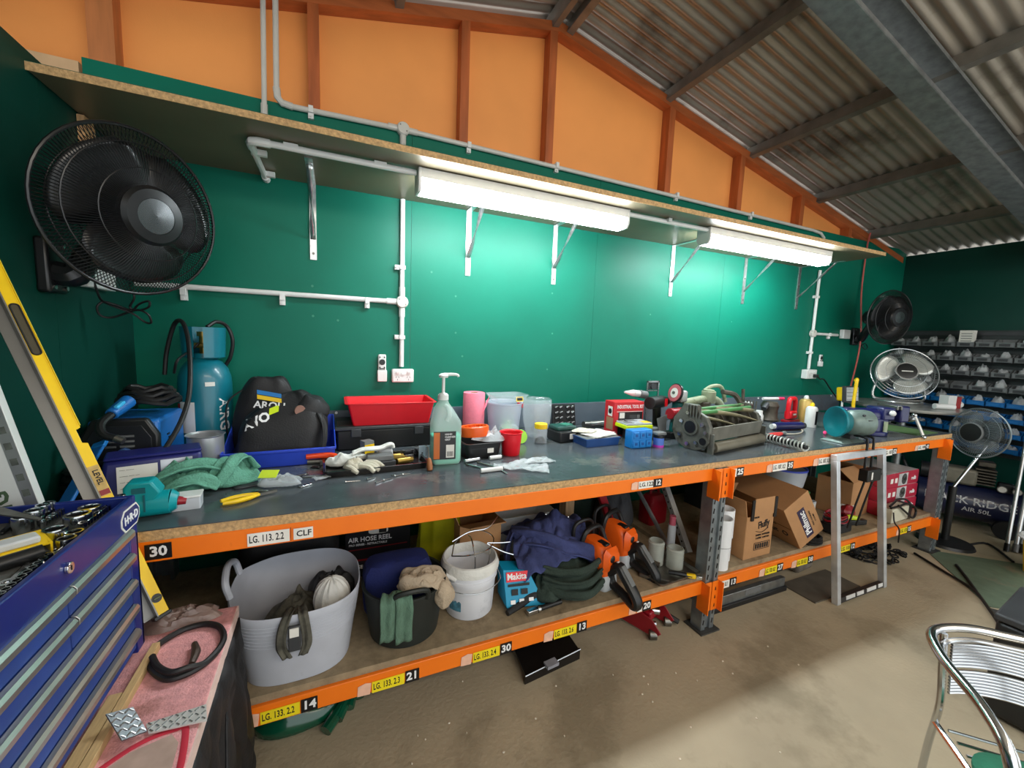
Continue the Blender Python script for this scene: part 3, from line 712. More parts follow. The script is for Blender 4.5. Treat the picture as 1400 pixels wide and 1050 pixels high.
# gas cylinder
t = TH('gas_cylinder', 'teal welding gas cylinder with valve shroud standing in the corner', 'gas cylinder', 273, 622, dy=.0); t.location = (-.535, .82, BT)
gp = V3(t.location); q = M(); R_ = .099; hs = .315
q.lathe([(0, 0), (R_ * .9, 0), (R_, .012), (R_, hs), (R_ * .97, hs + .035), (R_ * .86, hs + .07), (R_ * .66, hs + .098), (R_ * .40, hs + .115), (R_ * .36, hs + .135), (0, hs + .135)], 36); build('shell', q, m_tealc, t)
q = M(); q.lathe([(.07, hs + .115), (.078, hs + .12), (.083, hs + .25), (.080, hs + .25), (.073, hs + .12)], 28, close=True)
vs = q.v; q.f = [f for f in q.f if not (sum((Vector(vs[i]).y < -.0) and (-.035 < Vector(vs[i]).x < .02) for i in f) == len(f))]
build('valve_shroud', q, m_tealc, t)
q = M(); q.cyl((0, 0, hs + .13), (0, 0, hs + .21), .016, n=12); q.cyl((-.03, -.01, hs + .17), (.03, -.01, hs + .17), .012, n=10); q.cyl((0, 0, hs + .21), (0, 0, hs + .23), .024, n=14); build('valve', q, m_brass, t)
def curved_plate(a0, a1, z0, z1, r=R_ + .0008, n=8):
    q = M(); q.grid(lambda u, v: (r * math.cos(a0 + (a1 - a0) * u), r * math.sin(a0 + (a1 - a0) * u), z0 + (z1 - z0) * v), n, 1); return q
build('paper_label', curved_plate(-2.45, -1.75, .11, .245), m_paper, t); build('red_band', curved_plate(-2.75, -2.45, .10, .235), m_red, t)
build('small_label', curved_plate(-1.35, -1.0, hs - .002, hs + .016, R_ + .001), m_paper, t)
def wrap_text(txt, size, par, ang, z, mat, vertical=True, R=R_):
    m = Matrix.Rotation(ang + PI / 2, 4, 'Z') @ TR(0, -R - .0012, z) @ FRONT @ (RZ(-PI / 2) if vertical else Matrix.Identity(4))
    o = text(txt, size, m_wink, par, m, align='CENTER', bold=.0012)
    return o
wrap_text('AIRG', .064, t, -.66, .185, m_wink)
tt = [c for c in t.children if c.name.startswith('lettering')][-1]
for v in tt.data.vertices:
    r = math.hypot(v.co.x, v.co.y); k = (R_ + .0012) / r; v.co.x *= k; v.co.y *= k
# hoses on the cylinder
k = gp
hp = [(225, 512, .80), (228, 480, .79), (238, 444, .76), (249, 440, .72), (257, 463, .66), (260, 505, .58), (257, 548, .52), (240, 591, .44), (205, 640, .36), (165, 668, .30)]
q = M(); q.tube([at(u, v, 1, y) - k for u, v, y in hp], .0085, 8, sub=6); build('feed_hose', q, m_rub, t)
hp = [(283, 447, .76), (296, 440, .80), (310, 446, .84), (318, 465, .85), (315, 488, .86), (306, 508, .87), (304, 560, .88)]
q = M(); q.tube([at(u, v, 1, y) - k for u, v, y in hp], .008, 8, sub=6); build('gas_hose', q, m_rub, t)
q = M(); q.tube([V3((-.01, -.03, hs + .18)), V3((-.03, -.06, hs + .15)), at(243, 492, 1, .64) - k, at(238, 510, 1, .66) - k], .005, 8, sub=4); build('gauge_lead', q, m_rub, t)
# welder
t = TH('welder', 'blue and black inverter welder tucked in the corner under its torch lead', 'welder', 185, 622); t.location = (-.692, .575, BT)
w_, d_, h_ = .212, .26, .205
q = M(); q.box((0, .02, h_ / 2 + .02), (w_ * .94, d_, h_)); build('case', q, m_wblue, t, bev=.012)
q = M(); a = w_ / 2; oc = [(-a * .72, 0.012), (a * .72, .012), (a, .06), (a, h_ - .03), (a * .7, h_ + .03), (-a * .7, h_ + .03), (-a, h_ - .03), (-a, .06)]
q.prism(oc, 0, .03, TR(0, -d_ / 2 + .02, 0) @ FRONT); build('front_bezel', q, m_black, t, bev=.008)
q = M(); q.prism([(x * .82, (z - h_ / 2) * .74 + h_ / 2 + .01) for x, z in oc], .03, .034, TR(0, -d_ / 2 + .02, 0) @ FRONT); build('control_panel', q, P('panel_dark', (34, 36, 40), .3), t, bev=.001)
q = M(); q.cyl((.012, -d_ / 2 - .014, .115), (.012, -d_ / 2 - .030, .115), .020, .017, n=18); build('dial', q, P('dial_blue', (60, 90, 140), .35), t)
for k2 in range(6):
    q = M(); q.box((-.03 + (k2 % 2) * .05, -d_ / 2 - .0145, .175 - (k2 // 2) * .018), (.04, .002, .007)); build('panel_print', q, m_grey, t)
q = M()
for k2 in range(7): q.box((w_ * .47 + .001, -.03 + .012 * (k2 % 2), .07 + k2 * .014), (.003, .02, .006))
build('vent_slot', q, m_lblk, t, stuff=True)
q = M(); q.tube([(-.09, -d_ / 2 - .015, .02), (-.05, -d_ / 2 - .03, -.005 + .012), (.05, -d_ / 2 - .03, .012), (.10, -d_ / 2 - .01, .045)], .016, 8, sub=5); build('front_handle', q, m_black, t)
wp = V3(t.location)
# torch with blue handle, leads piled on the welder
t = thing('welding_torch', 'blue handled welding torch with black lead piled on top of the welder', 'torch', wp + V3((0, -.02, .262)), 0)
q = M()
for j in range(4):
    rr = .085 - j * .008
    q.tube([(.03 + rr * 1.1 * math.cos(2 * PI * i / 16), .05 + rr * .8 * math.sin(2 * PI * i / 16), .012 + j * .016 + .008 * math.sin(i * 1.7 + j)) for i in range(17)], .0095, 7)
build('coiled_lead', q, m_rub, t, stuff=True)
p0, p1 = at(152, 567, 1, .42) - V3(t.location), at(176, 548, 1, .50) - V3(t.location)
p1 = p1 + V3((0, 0, .0)); dq = (p1 - p0).normalized()
q = M(); q.cyl(p0, p1, .019, .024, n=14); build('handle', q, m_wblue, t, bev=.003)
q = M(); q.box((p0 + p1) / 2 + V3((.006, -.018, .012)), (.04, .012, .014), m=basis(dq, (0, 0, 1)).to_4x4() @ RY(PI / 2)); build('trigger', q, P('trigger_blue', (70, 190, 250), .35), t, bev=.003)
q = M(); q.tube([p0, p0 - dq * .05 - V3((0, 0, .005)), p0 - dq * .075 - V3((-.02, .0, .025)), p0 - dq * .07 - V3((-.05, .01, .04))], .013, 10, sub=4); build('neck', q, m_black, t)
q = M(); e_ = p0 - dq * .07 - V3((-.05, .01, .04)); q.cyl(e_, e_ + V3((.022, -.004, -.010)), .013, .011, n=12); build('nozzle', q, m_steeld, t)
# dark hose stack under the torch, left of navy case
t = TH('cable_coil', 'black ribbed cable coil between the welder and the navy case', 'cable', 152, 668); t.location = (-.745, .365, BT)
q = M()
for j in range(4):
    rr = .062 - .004 * j
    q.tube([(rr * math.cos(2 * PI * i / 20), rr * math.sin(2 * PI * i / 20), .013 + j * .024) for i in range(20)], .0125, 8, closed=True)
build('coil', q, m_rub, t, stuff=True)
# navy case with labels
t = TH('tool_case', 'navy blue plastic case with silver and white labels in front of the welder', 'case', 205, 663, rz=.30); t.location = (-.585, .365, BT)
q = M(); q.hull8([(-.13, -.07, 0), (.14, -.07, 0), (.14, .06, 0), (-.13, .06, 0), (-.115, -.05, .125), (.135, -.05, .125), (.135, .05, .125), (-.115, .05, .125)]); build('shell', q, m_navy, t, bev=.012)
q = M(); q.box((.01, 0, .13), (.25, .10, .012)); build('lid', q, m_navy, t, bev=.006)
fm = TR(0, -.0615, .065) @ RX(PI / 2 - .158)
q = M(); q.xf(fm); q.box((-.035, -.002, .004), (.10, .085, .0015)); build('white_label', q, m_paper, t)
q = M(); q.xf(fm); q.box((.065, .0, .004), (.085, .095, .0015)); build('silver_label', q, P('silver_foil', (170, 172, 176), .3, .8, var=.15), t)
for i in range(4): text('------ ---- ---' if i % 2 else '---- ------', .010, m_ink, t, fm @ TR(-.078, .03 - i * .02, .0052))
# grey aluminium bar lying in front
t = TH('sheet_metal_strip', 'bright folded metal strip lying in front of the navy case', 'metal strip', 205, 676, rz=.16); t.location = (-.60, .235, BT)
q = M(); q.prism([(-.04, 0), (.04, 0), (.04, .003), (-.03, .03), (-.034, .03)], -.11, .11, Matrix(((0, 0, 1, 0), (1, 0, 0, 0), (0, 1, 0, 0), (0, 0, 0, 1)))); build('strip', q, m_steel, t)
# blue bar leaning in the corner
t = thing('pry_bar', 'blue flat bar leaning against the left wall behind the yellow level', 'bar', (-.70, .13, BT), 0)
k = V3(t.location); pa, pb = at(72, 692, 1, .13) - k, at(134, 612, 1, .40) - k; pa.z = .004
pb = V3((pb.x - .0, pb.y, pb.z)); 
q = M(); d3 = (pb - pa); B_ = basis(d3.normalized(), (1, -.6, .2)).to_4x4(); q.box((pa + pb) / 2, (.010, .042, d3.length), m=B_); build('bar', q, m_wblue, t, bev=.003)
q = M(); q.box(pb + d3.normalized() * .012, (.012, .044, .03), m=B_); build('end_cap', q, m_skyb, t, bev=.003)
# blue parts bin with black bags
t = TH('parts_bin', 'royal blue open parts bin holding the black drawstring bags', 'bin', 382, 640, dy=.19, rz=.03)
bp_ = V3(t.location)
q = M(); tub(q, .40, .34, .07, .004, 1.04, .02); build('body', q, m_blue, t, bev=.002)
for s in (-1, 1):
    q = M(); q.prism([(-.17, .06), (.17, .06), (.17, .15), (.13, .15), (-.12, .075), (-.17, .07)], -.003, .003, TR(s * .207, 0, 0) @ RZ(PI / 2) @ FRONT); build('side_wing', q, m_blue, t, bev=.002)
q = M(); q.box((0, .174, .105), (.41, .006, .09)); build('back_panel', q, m_blue, t)
q = M(); q.box((0, -.178, .066), (.416, .012, .012)); build('front_lip', q, m_blue, t, bev=.003)
def sack(q, c, r, seed, n=40, h=20, lean=(0, 0)):
    rings = []
    prof = [(.80, 0), (.96, .10), (1.0, .25), (.98, .42), (.93, .58), (.84, .72), (.72, .84), (.58, .93), (.44, .98), (.02, .94)]
    c = Vector(c)
    for j, (pr, z) in enumerate(prof):
        row = []
        for i in range(n):
            a = 2 * PI * i / n; f = 1 + .10 * noise.noise((math.cos(a) * 1.5 + seed, math.sin(a) * 1.5, z * 3)) + (.16 * abs(noise.noise((a * 1.6 + seed, z * 2.0, 1))) * (z * 1.2))
            ca, sa = math.cos(a), math.sin(a); ex = .75
            row.append(c + Vector((math.copysign(abs(ca) ** ex, ca) * r[0] * pr * f + lean[0] * z, math.copysign(abs(sa) ** ex, sa) * r[1] * pr * f + lean[1] * z, r[2] * z + .012 * noise.noise((a * 2, z * 5, seed)))))
        rings.append(row)
    return q.loft(rings, cap=True)
t = thing('drawstring_bag', 'black drawstring bag with a blue and yellow stripe, behind the other bag', 'bag', bp_ + V3((-.10, .095, .006)), .0)
q = M(); sack(q, (0, 0, 0), (.125, .07, .355), 4, lean=(.03, 0)); build('sack', q, m_bag, t, subd=1)
q = M(); q.tube([(-.115, -.03, .02), (-.125, -.05, .13), (-.115, -.05, .24), (-.05, -.02, .30)], .004, 6, sub=5); build('drawstring', q, m_rub, t)
def surf_text(par, sack_name, txt, size, org, rz_, mat, push=.02, col_bold=.001, target=None):
    """lettering pressed on to a soft surface with a shrinkwrap modifier"""
    o = text(txt, size, mat, par, TR(org) @ FRONT @ RZ(rz_), align='CENTER', bold=col_bold, depth=0)
    m = o.modifiers.new('cling', 'SHRINKWRAP'); m.target = target; m.wrap_method = 'PROJECT'; m.use_project_y = True; m.use_positive_direction = True; m.use_negative_direction = False; m.offset = -.002; m.project_limit = .4
    m.offset = .002
    return o
sackA = t.children[0]
surf_text(t, 'sack', 'AROU', .042, (.055, -.16, .235), -.12, m_wink, target=sackA)
surf_text(t, 'sack', 'X/L', .05, (.06, -.16, .20), -.12, m_wink, target=sackA)
for col, dz in ((m_skyb, .287), (m_yel, .266)):
    q = M(); q.grid(lambda u, v: (.01 + u * .09, -.16, dz + v * .018 - u * .02), 12, 3); o = build('stripe', q, col, t)
    m = o.modifiers.new('cling', 'SHRINKWRAP'); m.target = sackA; m.wrap_method = 'PROJECT'; m.use_project_y = True; m.offset = .002; m.project_limit = .4
t = thing('drawstring_bag', 'black drawstring bag with white and lime logo filling the front of the blue bin', 'bag', bp_ + V3((-.015, -.055, .006)), .0)
q = M()
rings = []
for j in range(11):
    z = j / 10; row = []
    for i in range(44):
        a = 2 * PI * i / 44; pr = (1 - .1 * (1 - z)) * (1 - z ** 3.2 * .82); ca, sa = math.cos(a), math.sin(a)
        f = 1 + .12 * noise.noise((ca * 1.4 + 2, sa * 1.4, z * 2.5)) + .07 * abs(noise.noise((a * 2 + 2, z * 3, 4)))
        row.append(V3((math.copysign(abs(ca) ** .6, ca) * .192 * pr * f + .05 * z, math.copysign(abs(sa) ** .7, sa) * .098 * pr * f + .05 * z, .285 * z * (1 - .18 * (ca > .3) * ca * z * -1 * .4) + .012 * noise.noise((ca * 2, sa * 2, z * 4)))))
    rings.append(row)
q.loft(rings); sackB = build('sack', q, m_bag, t, subd=1)
q = M(); q.ball((.12, .03, .20), (.085, .065, .075), 16, fn=lambda u: 1 + .25 * noise.noise(u * 2.2)); build('bunched_top', q, m_bag, t, subd=1)
q = M(); q.cyl((.085, -.028, .215), (.088, -.036, .214), .022, n=14); build('patch', q, P('tan_patch', (150, 112, 98), .8), t)
surf_text(t, 'sack', 'AVO', .050, (-.075, -.2, .175), .45, m_wink, target=sackB, col_bold=.002)
q = M(); q.grid(lambda u, v: (-.03 + u * .035, -.2, .198 + v * .026 + u * .014), 6, 4); o = build('lime_logo', q, m_lime, t)
m = o.modifiers.new('cling', 'SHRINKWRAP'); m.target = sackB; m.wrap_method = 'PROJECT'; m.use_project_y = True; m.offset = .002; m.project_limit = .4
q = M(); strip(q, [(.16, -.02, .20), (.185, -.06, .13), (.175, -.08, .05), (.12, -.105, .03)], (.5, .6, 0), .03, 3, .002); build('strap', q, m_bag, t, solid=.003)
# small things in front of the bin
t = TH('plastic_bag', 'clear zip bag with a lime green label lying on the bench', 'plastic bag', 382, 662, rz=-.25)
q = M(); heap(q, (0, 0, 0), (.09, .06, .045), 6, .5, 2.4, 32, 8, 1.5, .3); build('film', q, m_film, t, subd=1)
q = M(); q.box((-.03, -.012, .044), (.06, .04, .001), m=RX(.45)); build('label_card', q, P('lime_label', (210, 232, 60), .5), t)
t = TH('pliers', 'yellow handled pliers lying near the bench edge', 'pliers', 345, 681, rz=.42)
for s in (-1, 1):
    q = M(); q.tube([(.02, s * .004, .009), (-.01, s * .014, .009), (-.05, s * .019, .009), (-.085, s * .012, .009)], [.005, .0075, .0075, .006], 8, sub=4); build('handle', q, m_yel, t)
    q = M(); q.hull8([(.015, -.006, .003), (.075, s * .001 - .003, .004), (.075, s * .001 + .003, .004), (.015, .006, .003), (.015, -.006, .013), (.075, s * .001 - .003, .011), (.075, s * .001 + .003, .011), (.015, .006, .013)]); build('jaw', q, m_steeld, t)
t = TH('trigger_clamp', 'bright orange curved tool handle lying left of the black tray', 'hand tool', 452, 634, rz=-.05, dx=-.01)
q = M(); q.tube([(-.085, .01, .035), (-.04, .012, .036), (.01, .008, .035), (.045, -.012, .028), (.085, -.03, .02)], [.011, .012, .013, .012, .010], 10, sub=5); build('handle', q, P('neon_orange', (255, 80, 30), .4), t)
q = M(); q.box((-.005, .0, .012), (.05, .03, .022)); q.cyl((-.08, .01, .012), (.02, .005, .012), .01, n=8); build('pivot', q, m_steeld, t, stuff=True)
# scraps
m_scr = P('scrap_plastic', (150, 150, 150), .3, trans=.4, var=.3)
for i, (nm_, lb_, u, v, sz, mt, a) in enumerate([
    ('leather_scrap', 'small brown leather scrap under the front of the blue bin', 402, 632, (.055, .035, .012), m_brown, .2),
    ('swing_tag', 'small black swing tag with white print beside the orange handle', 432, 640, (.035, .022, .010), m_lblk, -.5),
    ('steel_offcut', 'dull steel offcut lying behind the pliers', 400, 652, (.11, .014, .008), m_steeld, .2),
    ('steel_offcut', 'thin grey steel strip right of the zip bag', 428, 652, (.075, .018, .006), m_grey, -.15),
    ('steel_offcut', 'bent wire clip lying nearest the yellow pliers', 418, 664, (.05, .02, .006), m_steel, .6),
    ('steel_offcut', 'bright flat washer strip left of the zip bag', 356, 672, (.05, .016, .006), m_steel, -.3),
    ('plastic_scrap', 'small clear plastic scrap right of the zip bag', 440, 655, (.06, .04, .02), m_film, .4),
    ('steel_offcut', 'dark steel plate lying under the orange handle', 470, 648, (.09, .03, .008), m_steeld, .1),
    ('paper_scrap', 'torn dark wrapper lying between towel and zip bag', 338, 665, (.08, .045, .012), m_dgrey, .3)]):
    t = TH(nm_, lb_, 'scrap', u, v, rz=a)
    q = M(); n_ = 6
    q.grid(lambda x, y: ((x - .5) * sz[0], (y - .5) * sz[1] * (1 - .3 * x), sz[2] * (.3 + .6 * abs(nz((x * 2 + i, y * 2, i), 1.5)))), n_, 4); build('piece', q, mt, t, solid=.003)
# black tool box with the red bin on top
t = TH('tool_box', 'low black tool box under the red planter bin', 'tool box', 531, 613, dy=.135)
tb = V3(t.location)
q = M(); q.box((0, 0, .05), (.47, .25, .10)); build('body', q, m_black, t, bev=.008)
q = M(); q.box((-.0, 0, .107), (.49, .265, .016)); build('lid', q, m_dgrey, t, bev=.004)
q = M(); q.box((-.20, -.03, .1155), (.07, .12, .002)); build('lid_window', q, P('dark_maroon', (70, 22, 30), .3), t)
for s in (-1, 1):
    q = M(); q.box((s * .15, -.129, .085), (.045, .012, .04)); build('catch', q, m_dgrey, t, bev=.003)
t = thing('plastic_bin', 'bright red rectangular plastic bin standing on the black tool box', 'bin', tb + V3((.022, .0, .1155)), .0)
q = M(); tub(q, .37, .215, .112, .004, 1.13, .012, rim=.013); build('body', q, m_red, t, bev=.0015)
# black tray with odds and ends
t = TH('metal_tray', 'shallow black metal tray of odds and ends in front of the tool box', 'tray', 517, 647, dy=.11, rz=.05)
ty = V3(t.location)
q = M(); tub(q, .39, .21, .026, .003, 1.03, .012, rim=.006); build('tray', q, P('black_gloss', (16, 16, 18), .15, coat=.5), t, bev=.001)
TZ = BT + .0034
def on(name, label, cat, dx, dy, z=TZ, rz=0, group=None): return thing(name, label, cat, (ty.x + dx, ty.y + dy, z), rz, group)
t = on('work_glove', 'cream leather work glove hanging over the front of the black tray', 'glove', -.085, -.045, rz=-.5)
q = M(); heap(q, (0, 0, 0), (.055, .04, .05), 2, .5, 2.2, 28, 8, 1.2); build('palm', q, m_rag, t, subd=1)
for i in range(4):
    q = M(); y = -.028 + i * .018; q.tube([(.035, y, .024), (.075, y * 1.25, .026), (.10 + .01 * (i % 2), y * 1.3 - .004, .010)], [.012, .011, .008], 8, sub=4); build('finger', q, m_rag, t)
q = M(); q.tube([(-.01, -.04, .02), (.02, -.062, .022), (.045, -.07, .012)], [.013, .011, .008], 8, sub=4); build('thumb', q, m_rag, t)
t = on('work_glove', 'white work glove lying on the back left of the black tray', 'glove', -.13, .035, rz=.3)
q = M(); heap(q, (0, 0, 0), (.075, .045, .055), 8, .4, 2, 30, 8, 1.0); build('palm', q, m_gw, t, subd=1)
for i in range(3):
    q = M(); y = -.022 + i * .02; q.tube([(.05, y, .025), (.09, y * 1.2, .028), (.125, y * 1.3, .014)], [.012, .011, .008], 8, sub=4); build('finger', q, m_gw, t)
t = on('sanding_block', 'grey foam sanding block, lowest of the stack in the black tray', 'sanding block', .02, -.015, rz=.06); q = M(); q.box((0, 0, .012), (.115, .062, .024)); build('block', q, m_dgrey, t, bev=.004)
t = on('sanding_block', 'grey foam sanding block stacked on another in the black tray', 'sanding block', .016, -.01, z=TZ + .0245, rz=.0); q = M(); q.box((0, 0, .012), (.108, .06, .024)); build('block', q, m_grey, t, bev=.005)
t = on('folded_cloth', 'white striped cloth folded on top of the sanding blocks', 'cloth', .0, .015, z=TZ + .049, rz=.12); q = M(); strip(q, [(-.10, -.03, .012), (-.05, -.01, .02), (.02, .01, .014), (.07, .02, .026), (.08, .015, .012)], (.2, 1, 0), .05, 5, .003); build('cloth', q, m_gw, t, solid=.008)
t = on('carton', 'small yellow and grey carton leaning at the back of the black tray', 'carton', -.03, .075, rz=.45); q = M(); q.box((0, 0, .045), (.045, .04, .09)); build('carton', q, m_grey, t, bev=.001); q = M(); q.box((0, -.0205, .045), (.0455, .002, .06)); build('yellow_face', q, m_yel, t)
t = on('plastic_tub', 'small upturned clear plastic tub behind the folded cloth', 'tub', .045, .07, rz=.1); q = M(); tub(q, .075, .05, .05, .002, .8, .008); build('shell', q, m_frost, t)
for i, (dx, dy, ln, a, lb_) in enumerate([(.115, -.02, .06, .25, 'fat brass fitting lying at the right of the black tray'), (.10, .02, .05, -.3, 'worn brass sleeve behind the fat brass fitting'), (.085, .05, .055, .1, 'brass coupling at the back right of the black tray')]):
    t = on('brass_fitting', lb_, 'fitting', dx, dy, rz=a)
    q = M(); q.cyl((-ln / 2, 0, .014), (ln / 2, 0, .014), .0135, n=16); build('barrel', q, m_brass, t, bev=.001); q = M(); q.cyl((ln / 2, 0, .014), (ln / 2 + .012, 0, .014), .011, n=6); build('hex_end', q, m_brass, t)
for i, (dx, lb_) in enumerate([(.155, 'pale blue L bracket standing right of the black tray, left one'), (.195, 'pale blue L bracket beside the hand soap bottle')]):
    t = thing('angle_bracket', lb_, 'bracket', (ty.x + dx + .05, ty.y + .03, BT), .15)
    q = M(); q.box((0, 0, .032), (.032, .003, .064)); q.box((0, -.016, .0015), (.032, .032, .003)); build('plate', q, P('pale_blue_metal', (190, 208, 222), .35, .3), t); q = M(); q.cyl((0, -.0015, .03), (0, -.0022, .03), .004, n=8); build('hole', q, m_lblk, t)
t = TH('wooden_awl', 'small turned wooden handle in front of the soap bottle', 'handle', 588, 644); q = M(); q.lathe([(0, .0), (.011, .003), (.013, .02), (.010, .045), (.007, .055), (0, .057)], 14, m=RX(-.5)); build('grip', q, P('turned_wood', (150, 92, 52), .5, var=.2), t)
q = M(); q.cyl((0, .027, .048), (0, .05, .09), .0035, n=8); build('shank', q, m_steeld, t)
# nails and screws spilled on the bench
i = 0
for (u, v, ln, a) in [(508, 655, .035, .5), (531, 656, .04, .45), (545, 651, .03, .3), (521, 659, .045, .55), (556, 649, .03, .2), (483, 659, .05, .05), (539, 650, .03, .9)]:
    t = TH('screw', ['loose screw, leftmost of the cluster before the black tray', 'loose screw in the middle of the cluster', 'short loose screw right of the cluster', 'long loose screw nearest the bench edge', 'loose screw nearest the wooden handle', 'single thin nail left of the screw cluster', 'loose screw behind the long one'][i], 'screw', u, v, rz=a); i += 1
    q = M(); q.cyl((-ln / 2, 0, .004), (ln / 2, 0, .002), .0022, .0012, n=6); build('shank', q, m_steel, t); q = M(); q.cyl((-ln / 2 - .003, 0, .0045), (-ln / 2, 0, .0045), .0045, n=8); build('head', q, m_steel, t)
# hand cleaner jug
t = TH('soap_bottle', 'large clear jug of green hand cleaner with a white pump', 'bottle', 613, 636, dy=.06, rz=-.08)
m_jug = P('jug_plastic', (228, 246, 240), .28, alpha=.36, var=.02); m_gel = P('green_gel', (92, 222, 188), .35, var=.03)
def rrect(w, d, r, z, n=4, cx=0, cy=0):
    out = []
    for (sx, sy, a0) in ((1, 1, 0), (-1, 1, PI / 2), (-1, -1, PI), (1, -1, PI * 1.5)):
        for k in range(n + 1):
            a = a0 + PI / 2 * k / n; out.append(V3((cx + sx * (w / 2 - r) + r * math.cos(a), cy + sy * (d / 2 - r) + r * math.sin(a), z)))
    return out
W0, D0 = .132, .105
q = M(); q.loft([rrect(W0 * .9, D0 * .9, .02, 0), rrect(W0, D0, .025, .012), rrect(W0, D0, .025, .175), rrect(W0 * .97, D0 * .97, .028, .19), rrect(W0 * .62, D0 * .8, .028, .245, cx=-.012), rrect(W0 * .40, D0 * .5, .02, .268, cx=-.014), rrect(.045, .045, .02, .278, cx=-.014), rrect(.045, .045, .02, .290, cx=-.014)]); build('jug', q, m_jug, t, ang=60)
q = M(); q.loft([rrect(W0 * .88, D0 * .88, .02, .002), rrect(W0 * .97, D0 * .97, .025, .013), rrect(W0 * .97, D0 * .97, .025, .125)]); build('gel', q, m_gel, t, ang=60)
q = M(); q.tube([(-.005, -.058, .20), (.006, -.06, .225), (.004, -.045, .252), (-.01, -.03, .262)], .011, 10, sub=5); build('grip_bulge', q, m_jug, t)
q = M(); q.lathe([(.0, .285), (.024, .285), (.024, .305), (.018, .312), (.007, .316), (.007, .385), (0, .386)], 18, m=TR(-.014, 0, 0)); build('pump_collar', q, m_white, t)
q = M(); q.lathe([(0, .382), (.02, .384), (.022, .394), (.012, .402), (0, .402)], 16, m=TR(-.014, 0, 0)); q.tube([(-.014, 0, .395), (.02, -.004, .398), (.045, -.008, .396), (.052, -.010, .388)], [.009, .007, .006, .005], 8, sub=4); build('pump_head', q, m_white, t)
yl = -D0 / 2 - .0012
q = M(); q.box((-.012, yl, .088), (.098, .002, .125)); build('label', q, P('label_charcoal', (40, 40, 42), .4), t)
q = M(); q.box((-.047, yl - .0008, .088), (.026, .001, .118)); build('orange_panel', q, P('label_orange', (206, 110, 44), .45), t)
q = M(); q.box((.012, yl - .0008, .062), (.036, .001, .058)); build('info_panel', q, m_paper, t)
for i, s_ in enumerate(['HAND', 'CLEANER', 'GRIT']): text(s_, .011, m_wink, t, TR(-.012, yl - .0014, .138 - i * .012) @ FRONT, bold=.0002)
for i in range(7):
    q = M(); q.box((.000 + i * .004, yl - .0016, .050), (.0016 + .0008 * (i % 2), .0005, .022)); build('bar_line', q, m_ink, t)
# ================================================================= bench, middle and right
# pink paper roll
t = thing('paper_roll', 'pink workshop paper roll standing against the splashback', 'paper roll', (.735, .845, BT), .2)
q = M(); q.lathe([(.022, .0), (.062, .0), (.063, .004), (.063, .246), (.061, .25), (.022, .25)], 32, close=True); build('roll', q, m_pink, t)
q = M(); q.lathe([(.019, .001), (.0215, .001), (.0215, .249), (.019, .249)], 16, close=True); build('core', q, m_card, t)
q = M(); strip(q, [(.06, -.035, .19), (.035, -.065, .16), (-.01, -.085, .10), (-.06, -.11, .03)], (.55, .25, .75), .10, 5, .003, 3); build('loose_sheet', q, m_pink, t, solid=.0012)
t = TH('leather_pad', 'brown leather pad leaning at the foot of the pink roll', 'pad', 650, 583, dy=-.30, dx=-.12, rz=.1)
q = M(); q.prism([(-.05, 0), (.05, 0), (.048, .07), (.03, .085), (-.03, .08), (-.05, .06)], 0, .006, RX(PI / 2 - .35)); build('pad', q, m_brown, t, bev=.002)
# clear storage tub with tray on top
t = TH('storage_tub', 'frosted plastic tub with a clear tray on top, before the splashback', 'tub', 683, 590, dy=-.06)
ct = V3(t.location)
q = M(); q.lathe([(0, 0), (.085, 0), (.088, .006), (.105, .185), (.112, .19), (.112, .196), (.103, .194), (.085, .008), (0, .006)], 36); build('tub', q, P('milky_plastic', (212, 220, 234), .3, alpha=.6, var=.03), t)
q = M(); q.box((.11, .01, .17), (.03, .04, .03)); build('handle_tab', q, m_red, t, bev=.004)
t = thing('plastic_tray', 'clear food tray with a yellow and black sticker on the frosted tub', 'tray', ct + V3((.015, .0, .1963)), .05)
q = M(); tub(q, .17, .12, .045, .002, 1.28, .02, rim=.008); build('tray', q, m_clear, t)
q = M(); q.box((.05, -.069, .022), (.045, .0015, .028), m=RX(-.2)); build('sticker', q, m_yel, t); q = M(); q.box((.05, -.0702, .022), (.036, .001, .017), m=RX(-.2)); build('sticker_print', q, m_ink, t)
# black bowl tray with orange guard ring and film
t = TH('parts_tray', 'black plastic parts tray holding an orange guard ring', 'tray', 662, 628, dy=.09, rz=.08)
pt = V3(t.location)
q = M(); tub(q, .165, .14, .075, .004, 1.12, .02, rim=.010); build('tray', q, m_black, t, bev=.002); q = M(); q.box((.03, -.0775, .036), (.032, .002, .022)); build('paper_label', q, m_paper, t)
q = M(); q.loft([rrect(.172, .146, .02, .045), rrect(.18, .152, .02, .047), rrect(.18, .152, .02, .053), rrect(.174, .147, .02, .055)], cap=False); build('rib', q, m_black, t)
t = thing('guard_ring', 'orange plastic guard ring lying on the black parts tray', 'guard', pt + V3((-.015, .01, .0825)), .3)
q = M(); R1 = .068
q.lathe([(R1 - .012, 0), (R1, 0), (R1 + .002, .004), (R1 + .002, .045), (R1 - .003, .05), (R1 - .008, .048), (R1 - .008, .006)], 40, close=True, m=RX(-.12) @ TR(0, 0, .008)); build('ring', q, m_oran, t)
for k_ in range(14):
    a = 2 * PI * k_ / 14; q = M(); q.box((R1 * .86 * math.cos(a), R1 * .86 * math.sin(a), .032), (.018, .005, .026), rz=a, ); q.v = [RX(-.12) @ TR(0, 0, .008) @ v for v in q.v]; build('fin', q, m_oran, t)
t = thing('plastic_wrap', 'crumpled clear wrap spilling over the black parts tray', 'plastic wrap', pt + V3((.06, -.01, .078)), 0)
q = M(); heap(q, (0, 0, 0), (.085, .065, .05), 5, .7, 2.6, 32, 8, 1.6, .35); build('film', q, m_film, t)
